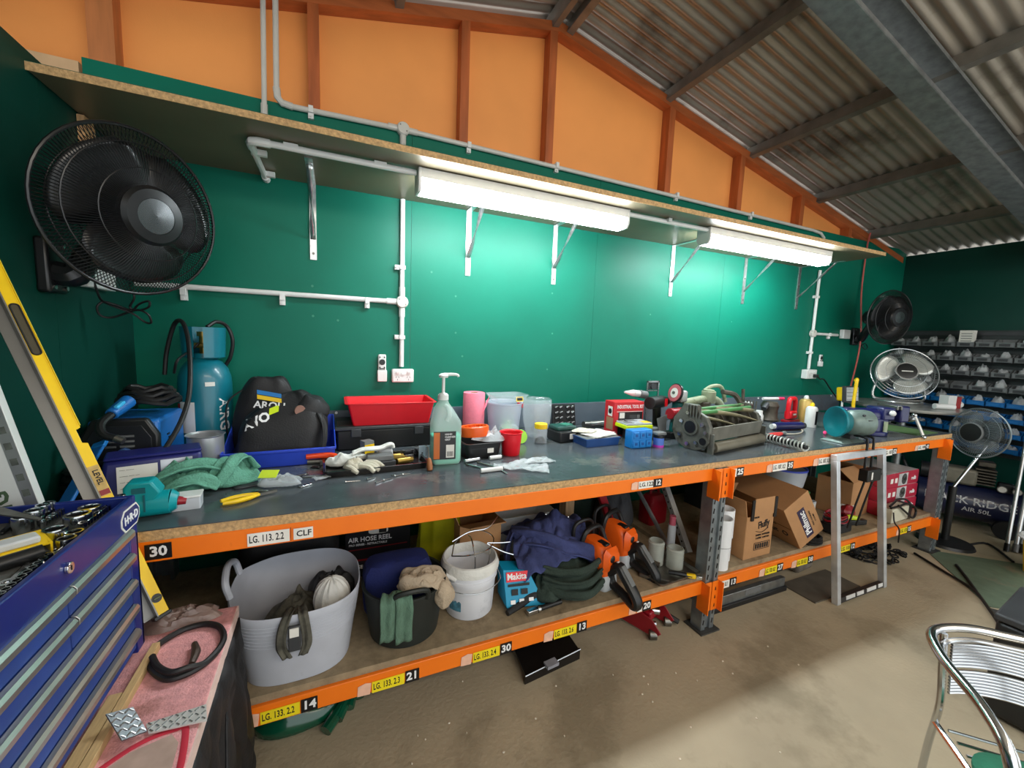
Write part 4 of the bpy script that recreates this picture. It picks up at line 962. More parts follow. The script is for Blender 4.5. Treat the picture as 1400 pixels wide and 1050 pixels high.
# red cup
t = TH('beaker', 'small red plastic cup at the middle of the bench', 'cup', 703, 624, dy=.045)
q = M(); q.lathe([(0, 0), (.042, 0), (.044, .003), (.052, .105), (.058, .112), (.056, .114), (.050, .108), (.041, .005), (0, .004)], 30); build('cup', q, m_red, t)
# jar with green contents
t = TH('glass_jar', 'clear lidded jar with green contents behind the red cup', 'jar', 697, 594, dy=-.10, dx=-.05)
q = M(); q.lathe([(0, 0), (.052, 0), (.055, .005), (.055, .06), (.048, .07), (.046, .07), (.052, .06), (.052, .006), (0, .004)], 28); build('jar', q, m_clear, t); q = M(); q.lathe([(0, .005), (.05, .006), (.05, .045), (0, .045)], 24); build('contents', q, P('lime_gel', (150, 214, 90), .4), t)
q = M(); q.lathe([(.056, .07), (.05, .08), (.02, .088), (.012, .09), (.012, .1), (.016, .108), (0, .112)], 24); build('lid', q, m_clear, t)
t = TH('plastic_disc', 'lime green round lid leaning on the right of the lidded jar', 'lid', 711, 600, dy=-.10, dx=-.04); q = M(); q.xf(RX(1.3) @ TR(0, .038, 0)); q.cyl((0, 0, 0), (0, 0, .008), .038, n=24); build('lid', q, P('lime_lid', (150, 210, 50), .4), t, bev=.002)
# clear vase like shade
t = TH('plastic_vase', 'tall clear wavy plastic cover standing against the splashback', 'cover', 731, 595, dy=-.02)
q = M(); prof = [(.055, 0), (.058, .01), (.066, .05), (.078, .10), (.082, .17), (.08, .225)]
rings = [[V3((r * (1 + .07 * math.sin(5 * a)) * math.cos(a), r * (1 + .07 * math.sin(5 * a)) * math.sin(a), z)) for a in [2 * PI * i / 60 for i in range(60)]] for r, z in prof]
q.loft([[V3((0.002 * math.cos(2 * PI * i / 60), .002 * math.sin(2 * PI * i / 60), 0)) for i in range(60)]] + rings, cap=False); build('shade', q, m_clear, t, solid=.0025)
# yellow lidded jar
t = TH('screw_jar', 'small clear jar with a yellow lid and dark screws inside', 'jar', 742, 607, dy=.03)
q = M(); q.lathe([(0, 0), (.034, 0), (.037, .004), (.037, .075), (.03, .084), (.028, .084), (.034, .075), (.034, .005), (0, .004)], 24); build('jar', q, m_clear, t); q = M(); q.lathe([(0, .09), (.036, .09), (.036, .107), (.034, .109), (0, .109)], 24); q.lathe([(.0, .083), (.036, .083), (.036, .09)], 24); build('lid', q, m_yel, t)
q = M(); heap(q, (0, 0, .005), (.031, .031, .03), 3, .5, 4, 20, 5, 1); build('screws', q, m_blackm, t, stuff=True)
t = TH('tape_reel', 'small translucent blue reel beside the yellow lidded jar', 'reel', 752, 588, dy=-.02); q = M(); q.cyl((0, 0, 0), (0, 0, .03), .018, n=16); q.cyl((0, 0, 0), (0, 0, .004), .028, n=18); q.cyl((0, 0, .028), (0, 0, .032), .028, n=18); build('reel', q, P('pale_blue_plastic', (180, 200, 236), .3, trans=.4), t)
# dark green case
t = TH('tool_case', 'small dark case with green top and white label right of the yellow jar', 'case', 779, 606, dy=.08, rz=.12)
q = M(); q.box((0, 0, .032), (.135, .13, .062)); build('base', q, m_black, t, bev=.008); q = M(); q.box((0, .01, .075), (.13, .10, .024)); build('lid', q, P('case_green', (34, 76, 70), .45), t, bev=.008); q = M(); q.box((.02, -.0656, .034), (.042, .002, .03)); build('label', q, m_paper, t); q = M(); q.box((.02, .0, .089), (.06, .05, .006), rz=.3); build('loose_sheet', q, P('green_sheet', (60, 130, 110), .5), t)
# foam board of bits
t = thing('bit_board', 'black board of silver bits leaning on the splashback', 'bit set', (1.39, .905, BT), 0)
q = M(); bm_ = RX(-.18); q.xf(bm_); q.box((0, 0, .075), (.175, .012, .15)); build('board', q, m_blackm, t, bev=.003)
for r_ in range(4):
    for c_ in range(2):
        for d_ in range(2):
            q = M(); q.xf(bm_); q.cyl((-.062 + c_ * .088 + d_ * .034 - .012, -.012, .022 + r_ * .035), (-.062 + c_ * .088 + d_ * .034 + .012, -.012, .030 + r_ * .035), .009, .007, n=8); build('bit', q, m_steel, t)
# flat blue box with papers
t = TH('drawer_case', 'flat blue case covered with papers and a cream cloth', 'case', 826, 611, dy=.10, rz=.03)
pc = V3(t.location); q = M(); tub(q, .22, .17, .045, .004, 1.05, .008, rim=.004); build('case', q, P('case_blue', (36, 76, 138), .42, var=.1), t)
q = M(); q.box((.0, 0, .043), (.225, .172, .006)); build('insert', q, m_grey, t)
t = thing('paper_sheets', 'loose printed sheets lying on the flat blue case', 'papers', pc + V3((.02, -.01, .0472)), .2)
for i in range(3):
    q = M(); q.grid(lambda u, v: ((u - .5) * .19, (v - .5) * .12, .001 + i * .003 + .008 * abs(nz((u * 2, v * 2, i * 3.3)))), 8, 6); q.v = [RZ(.15 * i) @ v for v in q.v]; build('sheet', q, m_paper, t, solid=.0008)
t = thing('rag', 'cream folded rag on the left of the flat blue case', 'rag', pc + V3((-.045, .035, .058)), -.15); q = M(); heap(q, (0, 0, 0), (.085, .05, .02), 12, .5, 2, 28, 7, 1); build('cloth', q, m_rag, t, subd=1)
# loose dark tools behind
t = TH('grease_gun', 'dark grease gun lying along the splashback behind the red carton', 'grease gun', 800, 577, dy=-.17, dx=-.05, rz=.05); q = M(); q.cyl((-.08, 0, .024), (.10, 0, .024), .022, n=14); build('barrel', q, m_steeld, t); q = M(); q.tube([(.10, 0, .03), (.14, 0, .05), (.20, 0, .058), (.24, 0, .055)], .006, 8, sub=4); build('nozzle_pipe', q, m_steeld, t); q = M(); q.tube([(.09, -.02, .03), (.04, -.035, .035), (-.05, -.04, .03)], .006, 8, sub=4); build('lever', q, m_steel, t)
# red carton with printed faces
t = TH('tool_carton', 'red cardboard tool carton with black and white pictures', 'carton', 846, 589, dy=-.075, dx=-.03, rz=-.06)
q = M(); q.box((0, 0, .105), (.215, .10, .21)); build('carton', q, P('carton_red', (208, 36, 44), .5, var=.05), t, bev=.002)
y = -.0506
q = M(); q.box((.012, y, .078), (.175, .0012, .14)); build('picture_panel', q, P('print_black', (30, 30, 34), .4), t)
q = M(); q.box((.006, y, .151), (.185, .0014, .003)); build('white_rule', q, m_paper, t)
text('INDUSTRIAL TOOL KIT', .030, m_wink, t, TR(.008, y - .0008, .18) @ FRONT, align='CENTER', squash=.62, bold=.0004)
q = M(); q.box((-.05, y - .0008, .127), (.036, .001, .034)); build('white_sticker', q, m_paper, t)
for i, (x, z, w1, h1, mt) in enumerate([(-.03, .095, .05, .013, m_grey), (-.03, .068, .055, .018, m_steel), (-.03, .035, .05, .02, m_steel), (.05, .085, .06, .05, m_dgrey), (.03, .12, .05, .02, m_dgrey), (.07, .10, .02, .06, m_grey), (.04, .025, .07, .012, m_paper)]):
    q = M(); q.box((x, y - .0008, z), (w1, .001, h1)); build('printed_picture', q, mt, t)
q = M(); q.box((-.1085, -.01, .15), (.0012, .045, .06)); build('side_picture', q, m_paper, t); q = M(); q.cyl((-.109, -.01, .15), (-.1096, -.01, .15), .017, n=14); build('side_emblem', q, m_ink, t); q = M(); q.box((-.1085, -.01, .075), (.0012, .07, .075)); build('side_text_panel', q, P('print_tan', (170, 130, 96), .5), t)
# stack : grey sorter + lime organiser
t = TH('sorter_case', 'grey sorter case under the lime organiser', 'case', 893, 600, dy=.04, dx=-.055, rz=.05)
sc = V3(t.location); q = M(); q.box((0, 0, .03), (.20, .12, .06)); build('case', q, m_dgrey, t, bev=.006); q = M(); q.box((.02, -.005, .063), (.14, .10, .006)); build('lid', q, m_grey, t, bev=.002)
t = thing('organiser_box', 'shallow organiser with neon lime base and clear lid', 'organiser', sc + V3((-.055, .012, .0663)), -.06)
q = M(); q.box((0, 0, .011), (.185, .12, .022)); build('base', q, P('neon_lime', (216, 240, 20), .4), t, bev=.004); q = M(); q.box((0, 0, .029), (.175, .112, .013)); build('lid', q, m_frost, t, bev=.003)
for i in range(6):
    q = M(); q.box((-.06 + (i % 3) * .06, -.028 + .055 * (i // 3), .0365), (.05, .045, .002)); build('compartment', q, [m_grey, m_frost, m_yel, m_steel, m_grey, m_frost][i], t)
# blue bits case
t = TH('bit_case', 'sky blue rubber bit case with two rows of three cells', 'bit case', 878, 613, dy=.035, rz=.02)
q = M(); q.box((0, 0, .05), (.142, .06, .10)); build('block', q, m_skyb, t, bev=.005)
for r_ in range(2):
    for c_ in range(3):
        q = M(); q.box((-.045 + c_ * .045, -.0325, .026 + r_ * .047), (.037, .006, .036)); o = build('cell', q, m_skyb, t, bev=.003); q = M(); q.box((-.045 + c_ * .045, -.0362, .026 + r_ * .047), (.016, .002, .014)); build('cell_tab', q, P('deep_blue', (16, 84, 160), .45), o)
# small magenta and blue can
t = TH('tin', 'small tin with magenta base and blue label beside the mower reel', 'tin', 905, 613, dy=.04, dx=.01)
q = M(); q.cyl((0, 0, 0), (0, 0, .012), .030, n=20); build('base', q, P('magenta', (200, 60, 190), .4), t); q = M(); q.cyl((0, 0, .012), (0, 0, .052), .029, n=20); build('label_band', q, P('label_blue', (90, 130, 220), .4), t); q = M(); q.cyl((0, 0, .052), (0, 0, .068), .030, n=20); build('cap', q, m_black, t); q = M(); q.box((0, 0, .076), (.065, .05, .015)); build('top_block', q, m_grey, t, bev=.003)
# black drill driver behind
t = thing('heat_gun', 'black and red power tool standing behind the red carton', 'power tool', (1.885, .60, BT), .3)
q = M(); q.cyl((-.09, 0, .20), (.06, 0, .20), .04, n=18); q.cyl((.06, 0, .20), (.1, 0, .20), .034, n=18); build('motor_body', q, m_black, t, bev=.003); q = M(); q.tube([(0, 0, .17), (.01, 0, .09), (.015, 0, .04)], .026, 10, sub=4); build('handle', q, m_black, t); q = M(); q.box((.01, 0, .024), (.13, .08, .048)); build('battery', q, m_dgrey, t, bev=.006)
q = M(); q.box((.04, -.041, .20), (.03, .004, .05)); build('red_mark', q, m_red, t); q = M(); q.cyl((.1, 0, .2), (.15, 0, .2), .026, .022, n=14); build('nozzle', q, m_redd, t)
t = thing('paint_scraper', 'grey steel scraper leaning before the black power tool', 'scraper', (1.79, .43, BT), .1); q = M(); q.xf(RX(-.15)); q.hull8([(-.03, -.001, .05), (.03, -.001, .05), (.03, .001, .05), (-.03, .001, .05), (-.045, -.001, .13), (.045, -.001, .15), (.045, .001, .15), (-.045, .001, .13)]); build('blade', q, m_grey, t); q = M(); q.cyl((0, 0, 0), (0, 0, .055), .011, n=10); build('handle', q, m_dgrey, t)
# glue gun like white nozzle and framed plate
t = thing('sealant_tube', 'white sealant tube pointing left from the black power tool', 'tube', (1.72, .70, BT + .212), 0); q = M(); q.cyl((.10, 0, .03), (.04, -.01, .037), .022, n=16); q.cyl((.04, -.01, .037), (-.03, -.015, .045), .022, .006, n=16); build('tube', q, m_white, t); q = M(); q.cyl((.10, 0, .03), (.16, .0, .02), .026, n=14); build('plunger', q, m_grey, t)
t = thing('hinged_frame', 'small open steel frame plate standing behind the black power tool', 'frame', (2.10, .88, BT), 0); q = M()
for (cx, cz, w1, h1) in ((0, .15, .115, .012), (0, .30, .115, .012), (-.052, .15, .012, .31), (.052, .15, .012, .31), (0, .235, .1, .008)): q.box((cx, 0, cz), (w1, .01, h1))
build('frame', q, m_steel, t); q = M(); q.box((0, .004, .27), (.09, .004, .055)); q.cyl((0, -.01, .265), (0, .004, .265), .02, n=12); build('mechanism', q, m_dgrey, t, stuff=True)
# angle grinder standing
t = thing('angle_grinder', 'teal green angle grinder standing up with red and white disc', 'grinder', (2.02, .56, BT), 0)
m_gt = P('grinder_green', (0, 84, 84), .4)
q = M(); q.cyl((0, .0, .0), (0, 0, .20), .034, n=16); build('motor_body', q, m_gt, t, bev=.004); q = M(); q.box((0, -.01, .245), (.06, .085, .075)); build('gear_head', q, P('alloy', (196, 198, 196), .35, .6), t, bev=.012)
q = M(); ax = V3((-.98, .08, .2)).normalized(); c_ = V3((-.03, -.01, .262)); q.cyl(c_, c_ + ax * .012, .062, n=28); build('guard', q, m_black, t); q = M(); q.cyl(c_ + ax * .012, c_ + ax * .016, .055, n=28); build('disc', q, P('disc_red', (190, 96, 104), .6, var=.3), t); q = M(); q.cyl(c_ + ax * .016, c_ + ax * .018, .032, n=24); build('disc_label', q, m_paper, t); q = M(); q.cyl(c_ + ax * .018, c_ + ax * .026, .010, n=10); build('flange_nut', q, m_steeld, t)
t = thing('cordless_drill', 'red and green cordless drill lying under the standing grinder', 'drill', (1.93, .47, BT), .1); q = M(); q.cyl((-.07, 0, .15), (.05, 0, .15), .034, n=16); build('motor_body', q, m_redd, t, bev=.003); q = M(); q.cyl((.05, 0, .15), (.085, 0, .15), .02, n=12); build('chuck', q, m_black, t); q = M(); q.tube([(-.02, 0, .12), (-.03, 0, .07), (-.03, 0, .03)], .022, 10, sub=3); build('handle', q, m_gt, t); q = M(); q.box((-.03, 0, .02), (.1, .065, .04)); build('battery', q, m_black, t, bev=.005)
# engine with pale green pipes behind the mower
t = thing('pump_head', 'grimy pump with pale green pipe elbow behind the mower reel', 'pump', (2.29, .56, BT), .0)
m_pg = P('pale_green_paint', (150, 160, 130), .5, var=.2, scale=20, dirt=(90, 84, 66), dscale=12, dcut=.6); m_grime = P('grimy_iron', (82, 76, 66), .55, .4, var=.3, scale=22, bump=.2, dirt=(50, 44, 36), dscale=14, dcut=.55)
q = M(); q.cyl((-.05, 0, .0), (-.05, 0, .20), .055, .05, n=20); q.box((-.05, 0, .03), (.14, .12, .05)); build('body', q, m_grime, t, bev=.004, stuff=True)
q = M(); q.tube([(-.26, -.02, .195), (-.15, -.02, .21), (-.05, 0, .215), (.06, 0, .21), (.12, 0, .17), (.17, -.01, .09)], .026, 14, sub=5); build('pipe', q, m_pg, t)
q = M(); q.cyl((.0, 0, .19), (.0, 0, .27), .045, n=20); q.cyl((.0, 0, .27), (0, 0, .28), .035, n=20); build('cap', q, m_pg, t, bev=.004, stuff=True)
q = M(); q.tube([(-.02, .02, .27), (.05, .02, .30), (.14, .02, .29), (.19, .02, .19)], .013, 10, sub=4); build('handle', q, m_pg, t)
q = M(); q.cyl((.09, -.05, .11), (.095, -.065, .11), .052, n=24); build('white_disc', q, m_white, t)
# mower reel (cylinder mower cutting unit)
t = thing('mower_reel', 'greasy cylinder mower cutting reel with rollers lying on the bench', 'mower part', (1.80, .20, BT), .165)
Lr = .55
m_alum = P('grey_casting', (104, 104, 96), .5, .45, var=.25, scale=16, bump=.15, dirt=(64, 58, 48), dscale=9, dcut=.55); m_blade2 = P('reel_blade', (150, 142, 112), .45, .4, var=.25, scale=14, dirt=(84, 74, 52), dscale=8, dcut=.55); m_mgreen = P('mower_green', (70, 130, 72), .5, var=.2, dirt=(70, 70, 50), dscale=10, dcut=.6)
def side_plate(x, s):
    q = M(); o2 = [(-.075, .02), (-.03, .0), (.04, .0), (.095, .03), (.125, .09), (.12, .16), (.09, .20), (.06, .25), (-.02, .25), (-.03, .21), (-.075, .19), (-.10, .14), (-.10, .06)]
    if s > 0: o2 = [(a * .85, b * .92) for a, b in o2]
    q.prism([(a, b) for a, b in o2], -.014, .014, Matrix(((0, 0, 1, x), (1, 0, 0, 0.02), (0, 1, 0, 0), (0, 0, 0, 1)))); o = build('side_plate', q, m_alum, t, bev=.004)
    X = x - .014 * (1 if s < 0 else -1); dx = -.008 if s < 0 else .008
    for (yy, zz, rr, mt) in [(.03, .125, .034, m_lblk), (.03, .125, .045, m_alum), (-.05, .06, .02, m_lblk), (-.05, .06, .028, m_alum), (-.04, .15, .012, m_steel), (.085, .15, .011, m_steel), (.09, .075, .011, m_steel), (-.01, .045, .010, m_steel), (.05, .20, .011, m_steel), (-.06, .11, .010, m_steel), (.04, .03, .012, m_steel)]:
        q = M(); d2 = dx * (1.15 if mt is m_lblk else 1) * (1.6 if mt is m_steel else 1); q.cyl((X, yy, zz), (X + d2, yy, zz), rr, n=18 if rr > .015 else 6); build('boss' if rr > .015 else 'bolt', q, mt, o)
    q = M()
    for k_ in range(5): q.box((X + dx * .5, -.02 + k_ * .018, .215), (abs(dx), .006, .06))
    build('casting_rib', q, m_alum, o, stuff=True)
side_plate(0, -1); side_plate(Lr, 1)
q = M(); q.cyl((.01, .03, .125), (Lr - .01, .03, .125), .014, n=12); build('reel_shaft', q, m_steeld, t)
for k_ in range(8):
    q = M(); q.grid(lambda u, v: (.02 + v * (Lr - .04), .03 + (.088 + .006 * u - .022 * (1 - u)) * math.cos(2 * PI * k_ / 8 + v * 1.5), .125 + (.088 + .006 * u - .022 * (1 - u)) * math.sin(2 * PI * k_ / 8 + v * 1.5)), 1, 18); build('reel_blade', q, m_blade2, t, solid=.005)
for k_ in range(4):
    x = .06 + k_ * (Lr - .12) / 3; q = M(); q.lathe([(.014, -.003), (.07, -.003), (.07, .003), (.014, .003)], 16, m=TR(x, .03, .125) @ RY(PI / 2), close=True); build('spider', q, m_grime, t)
q = M(); q.box((Lr / 2, -.075, .10), (Lr - .03, .008, .075), m=RX(.12)); build('front_shield', q, P('galv_shield', (128, 126, 116), .45, .5, var=.2), t, bev=.002)
q = M(); q.cyl((-.01 + .03, -.085, .031), (Lr - .02, -.085, .031), .029, n=20); build('roller', q, P('roller_steel', (128, 122, 106), .45, .5, var=.25, scale=8), t, bev=.003)
q = M(); q.cyl((.0, -.085, .031), (.03, -.085, .031), .016, n=12); build('roller_axle', q, m_steeld, t)
q = M(); q.box((.0, -.085, .045), (.012, .03, .12)); build('roller_bracket', q, m_alum, t); q = M(); q.box((Lr - .005, -.085, .045), (.012, .03, .12)); build('roller_bracket', q, m_alum, t)
for (yy, zz, mt) in ((.05, .212, m_mgreen), (.0, .205, m_mgreen), (.10, .20, m_pg)):
    q = M(); q.cyl((.01, yy, zz), (Lr - .02, yy, zz), .011, n=12); build('tie_bar', q, mt, t)
q = M(); q.cyl((.02, .11, .05), (Lr - .02, .11, .05), .028, n=16); build('rear_roller', q, m_grime, t)
q = M(); q.tube([(Lr, .05, .20), (Lr - .03, .09, .27), (Lr - .12, .12, .29)], .016, 8, sub=4); q.tube([(Lr, .05, .22), (Lr + .005, .06, .31)], .010, 8); build('lift_arm', q, m_grime, t, stuff=True)
# cartons and bottles to the right
t = thing('carton', 'small red and white carton behind the right end of the mower reel', 'carton', (2.86, .70, BT), -.1); q = M(); q.box((0, 0, .08), (.075, .06, .16)); build('carton', q, m_white, t, bev=.001); q = M(); q.box((.005, -.0306, .125), (.06, .001, .04)); build('red_panel', q, m_red, t); q = M(); q.box((.008, -.0306, .06), (.045, .001, .08)); build('black_panel', q, m_ink, t)
t = thing('glue_bottle', 'white squat bottle right of the red and white carton', 'bottle', (2.96, .67, BT), 0); q = M(); q.lathe([(0, 0), (.04, 0), (.042, .005), (.042, .06), (.034, .075), (.034, .095), (0, .095)], 18); build('bottle', q, m_white, t)
t = thing('orbital_sander', 'grey orbital sander beside the red tool', 'sander', (3.17, .72, BT), .2); q = M(); q.lathe([(0, 0), (.07, 0), (.075, .01), (.06, .03), (.058, .09), (.065, .12), (.05, .15), (0, .155)], 20); build('body', q, m_grime, t); q = M(); q.tube([(-.10, 0, .10), (-.05, 0, .13), (0, 0, .13)], .02, 8, sub=3); build('handle', q, m_dgrey, t)
t = thing('jigsaw', 'red plastic tool body with open handle standing near the splashback', 'power tool', (3.28, .62, BT), .1)
q = M(); q.tube([(-.045, 0, .03), (-.04, 0, .17), (0, 0, .185), (.045, 0, .17), (.05, 0, .03)], .017, 10, sub=4); build('handle_loop', q, m_red, t); q = M(); q.box((0, 0, .06), (.095, .055, .06)); build('motor_body', q, m_red, t, bev=.01); q = M(); q.box((.0, 0, .012), (.15, .065, .018)); build('foot_plate', q, m_redd, t, bev=.003); q = M(); q.box((.0, -.029, .065), (.04, .002, .012)); build('mark', q, m_wink, t)
t = thing('marker_pen', 'white and pink paint marker lying across the sander', 'marker', (3.20, .72, BT + .167), -.16); q = M(); q.cyl((-.10, 0, .006), (.05, 0, .006), .011, n=12); build('barrel', q, m_white, t); q = M(); q.cyl((.05, 0, .006), (.105, 0, .006), .012, n=12); build('cap', q, P('hot_pink', (240, 60, 110), .4), t)
def can(x, y, mt, h, r, lbl, capm, bandm=None):
    t = thing('spray_can', lbl, 'spray can', (x, y, BT), 0); q = M(); q.lathe([(0, 0), (r, 0), (r, h), (r * .8, h + .014), (r * .45, h + .02), (0, h + .02)], 20); build('can', q, mt, t); q = M(); q.lathe([(r * .4, h + .018), (r * .4, h + .034), (r * .2, h + .046), (0, h + .046)], 14); build('cap', q, capm, t)
    if bandm: build('label', curved_band(r + .0006, -1.9, -.2, h * .15, h * .9), bandm, t)
def curved_band(r, a0, a1, z0, z1):
    q = M(); q.grid(lambda u, v: (r * math.cos(a0 + (a1 - a0) * u), r * math.sin(a0 + (a1 - a0) * u), z0 + (z1 - z0) * v), 10, 1); return q
can(3.42, .60, P('gold_can', (188, 160, 90), .35, .3, var=.06), .165, .045, 'gold spray can standing right of the red tool', m_white)
can(3.25, .455, m_white, .135, .038, 'white and black spray can with a yellow cap', m_yel, m_lblk)
t = thing('hydraulic_tube', 'navy blue cylinder tube with a white end lying right of the mower reel', 'tube', (2.93, .42, BT), -.14); q = M(); q.cyl((-.12, 0, .029), (.12, 0, .029), .028, n=20); build('tube', q, m_navyp, t); q = M(); q.cyl((-.145, 0, .029), (-.12, 0, .029), .018, n=14); build('end_fitting', q, m_white, t); q = M(); q.cyl((.12, 0, .029), (.15, 0, .029), .022, n=14); build('end_cap', q, m_dgrey, t)
t = thing('jumper_lead', 'red handled clip with a pale cord lying before the navy tube', 'lead', (2.62, .30, BT), .1); q = M(); q.tube([(-.06, .01, .014), (0, .0, .016), (.07, -.002, .014)], [.012, .013, .010], 8, sub=3); q.tube([(-.06, -.015, .010), (0, -.012, .012), (.05, -.008, .012)], .008, 8, sub=3); build('handle', q, P('lead_red', (214, 60, 56), .45), t, stuff=True); q = M(); q.ball((.10, 0, .016), (.028, .014, .012), 10); build('plug', q, m_grey, t); q = M(); q.tube([(.12, 0, .008), (.22, -.02, .005), (.34, .0, .005), (.45, .06, .006)], .0045, 6, sub=5); build('cord', q, P('pale_cord', (196, 186, 170), .5), t)
t = thing('peg_clip', 'small pink plastic clip left of the teal grinder', 'clip', (3.06, .25, BT), .5); q = M(); q.tube([(-.02, 0, .006), (.02, .005, .012), (.02, -.01, .02), (-.015, -.006, .016)], .006, 8, sub=4, closed=True); build('clip', q, P('neon_pink', (255, 70, 130), .4), t)
# coil spring
t = thing('coil_spring', 'grey coil spring lying before the mower reel near the bench edge', 'spring', (2.408, .12, BT), -1.62)
q = M(); Lc, Rc, nt_ = .27, .023, 13
q.tube([(-Lc / 2 + Lc * k_ / (nt_ * 12), Rc * math.cos(2 * PI * k_ / 12), .0275 + Rc * math.sin(2 * PI * k_ / 12)) for k_ in range(nt_ * 12 + 1)], .0042, 7); build('coil', q, P('spring_grey', (180, 184, 178), .4, .5), t)
q = M(); q.cyl((-Lc / 2 - .012, 0, .0275), (Lc / 2 + .004, 0, .0275), .012, n=12); build('core_rod', q, m_blackm, t)
# teal grinder
t = thing('bench_grinder', 'grey bench grinder with a teal bell guard clamped at the bench edge', 'grinder', (2.95, .10, BT), .0)
axd = V3((.93, .1, .02)).normalized(); m_gg = P('hammer_green', (112, 130, 124), .42, .3, var=.12, scale=30, dirt=(90, 84, 72), dscale=7, dcut=.58)
cz = V3((-.03, 0, .125)); B_ = frame(cz, V3((-.917, .40, .03)))
q = M(); q.xf(B_); q.lathe([(0, .0), (.03, .0), (.06, .012), (.085, .030), (.096, .032), (.098, .022), (.088, .008), (.070, -.03), (.04, -.05), (0, -.05)], 40); build('bell_guard', q, P('bell_teal', (14, 118, 128), .35, .2, var=.1), t)
q = M(); q.xf(frame((-.01, -.01, .125), V3((.917, -.40, 0)))); q.lathe([(0, 0), (.045, .0), (.065, .02), (.078, .045), (.082, .12), (.077, .15), (.055, .17), (0, .175)], 32); build('motor_housing', q, m_gg, t)
q = M(); q.xf(TR(.06, -.105, .14) @ RZ(-.41)); q.box((0, 0, 0), (.06, .03, .05)); build('terminal_box', q, m_gg, t, bev=.005); q = M(); q.xf(TR(.06, -.105, .14) @ RZ(-.41)); q.box((0, -.016, .0), (.028, .004, .028)); build('switch', q, m_black, t)
q = M(); q.cyl((.03, -.09, .18), (.027, -.10, .18), .008, n=10); build('knob', q, m_black, t)
q = M(); q.hull8([(-.10, -.07, 0), (.14, -.07, 0), (.14, .07, 0), (-.10, .07, 0), (-.09, -.05, .014), (.13, -.05, .014), (.13, .05, .014), (-.09, .05, .014)]); build('base_plate', q, m_gg, t, bev=.004)
q = M(); q.box((.08, 0, .035), (.06, .06, .05)); build('pedestal', q, m_dgrey, t, bev=.006)
for x in (.045, .115):
    q = M(); q.tube([(x, -.05, .045), (x, -.112, .04), (x + .002, -.122, .0), (x + .004, -.124, -.16)], .0075, 8, sub=3); build('clamp_strap', q, m_black, t)
# yellow work light
t = thing('work_light', 'yellow halogen work light on a yellow tube stand at the bench end', 'work light', (4.05, .68, BT), .0)
LR = TR(.04, .0, .20) @ RZ(-1.65) @ RY(-.10)
q = M(); q.xf(LR); q.box((0, 0, 0), (.06, .13, .12)); build('lamp_body', q, m_yel, t, bev=.012); q = M(); q.xf(LR); q.box((.045, 0, 0), (.03, .17, .14)); build('lamp_frame', q, m_dgrey, t, bev=.004); q = M(); q.xf(LR); q.box((.061, 0, 0), (.006, .145, .115)); build('glass', q, P('lamp_glass', (206, 212, 214), .12), t)
q = M(); q.xf(LR)
for k_ in range(4): q.box((.066, 0, -.045 + .03 * k_), (.004, .150, .003))
build('wire_guard', q, m_steel, t, stuff=True)
q = M(); q.tube([(-.03, -.10, .33), (-.045, -.12, .34), (-.05, -.12, .29), (-.05, -.12, .10), (.0, -.13, .055), (.10, -.15, .06), (.20, -.19, .01)], .013, 10, sub=5); build('tube_stand', q, m_yel, t); q = M(); q.tube([(-.20, .0, .012), (-.05, -.04, .014), (.10, .05, .014)], .012, 8, sub=3); build('foot_tube', q, m_yel, t); q = M(); q.cyl((-.03, -.03, .03), (-.02, -.02, .14), .008, n=8); build('post', q, m_white, t)
# vise
t = thing('bench_vise', 'navy blue bench vise with a long pale handle at the bench corner', 'vise', (3.44, .17, BT), -.25)
q = M(); q.cyl((0, 0, 0), (0, 0, .03), .09, n=24); q.box((0, 0, .07), (.13, .12, .09)); build('base', q, m_navyp, t, bev=.006, stuff=True)
q = M(); q.box((.06, 0, .15), (.10, .13, .09)); q.box((.02, 0, .115), (.16, .10, .04)); build('fixed_body', q, m_navyp, t, bev=.012, stuff=True)
q = M(); q.cyl((-.14, 0, .135), (.05, 0, .135), .05, n=20); q.box((-.20, 0, .135), (.14, .10, .10)); build('anvil_barrel', q, m_navyp, t, bev=.012, stuff=True)
q = M(); q.box((.19, 0, .15), (.075, .13, .115)); build('sliding_jaw', q, m_navyp, t, bev=.012); q = M(); q.box((.12, 0, .12), (.12, .06, .05)); build('slide', q, m_black, t, bev=.003)
for x in (.116, .148):
    q = M(); q.box((x, 0, .195), (.012, .135, .028)); build('jaw_plate', q, m_steeld, t, bev=.002)
q = M(); q.cyl((.20, 0, .11), (.30, 0, .11), .016, n=12); build('screw', q, m_steeld, t); q = M(); q.cyl((.30, 0, .11), (.335, 0, .11), .024, n=14); build('screw_head', q, m_steel, t)
q = M(); q.tube([(.318, -.03, .135), (.318, -.10, -.0)], .0095, 10); build('handle_bar', q, P('pale_steel', (226, 226, 222), .3, .4), t)
for p in ((.318, -.027, .14), (.318, -.10, -.0)):
    q = M(); q.ball(p, .016, 12); build('handle_ball', q, m_steel, t)
q = M(); q.ball((.06, -.08, .16), .02, 12); build('white_knob', q, m_white, t); q = M(); q.cyl((.03, -.07, .02), (.03, -.07, .10), .012, n=10); build('clamp_bolt', q, m_pg, t)
t = thing('sliding_clamp', 'small steel bar clamp lying left of the vise', 'clamp', (3.19, .12, BT), -.1); q = M(); q.cyl((-.07, 0, .05), (.07, 0, .045), .005, n=8); q.box((0, 0, .025), (.014, .014, .05)); q.box((0, 0, .004), (.05, .04, .008)); build('bar', q, m_steel, t, stuff=True)
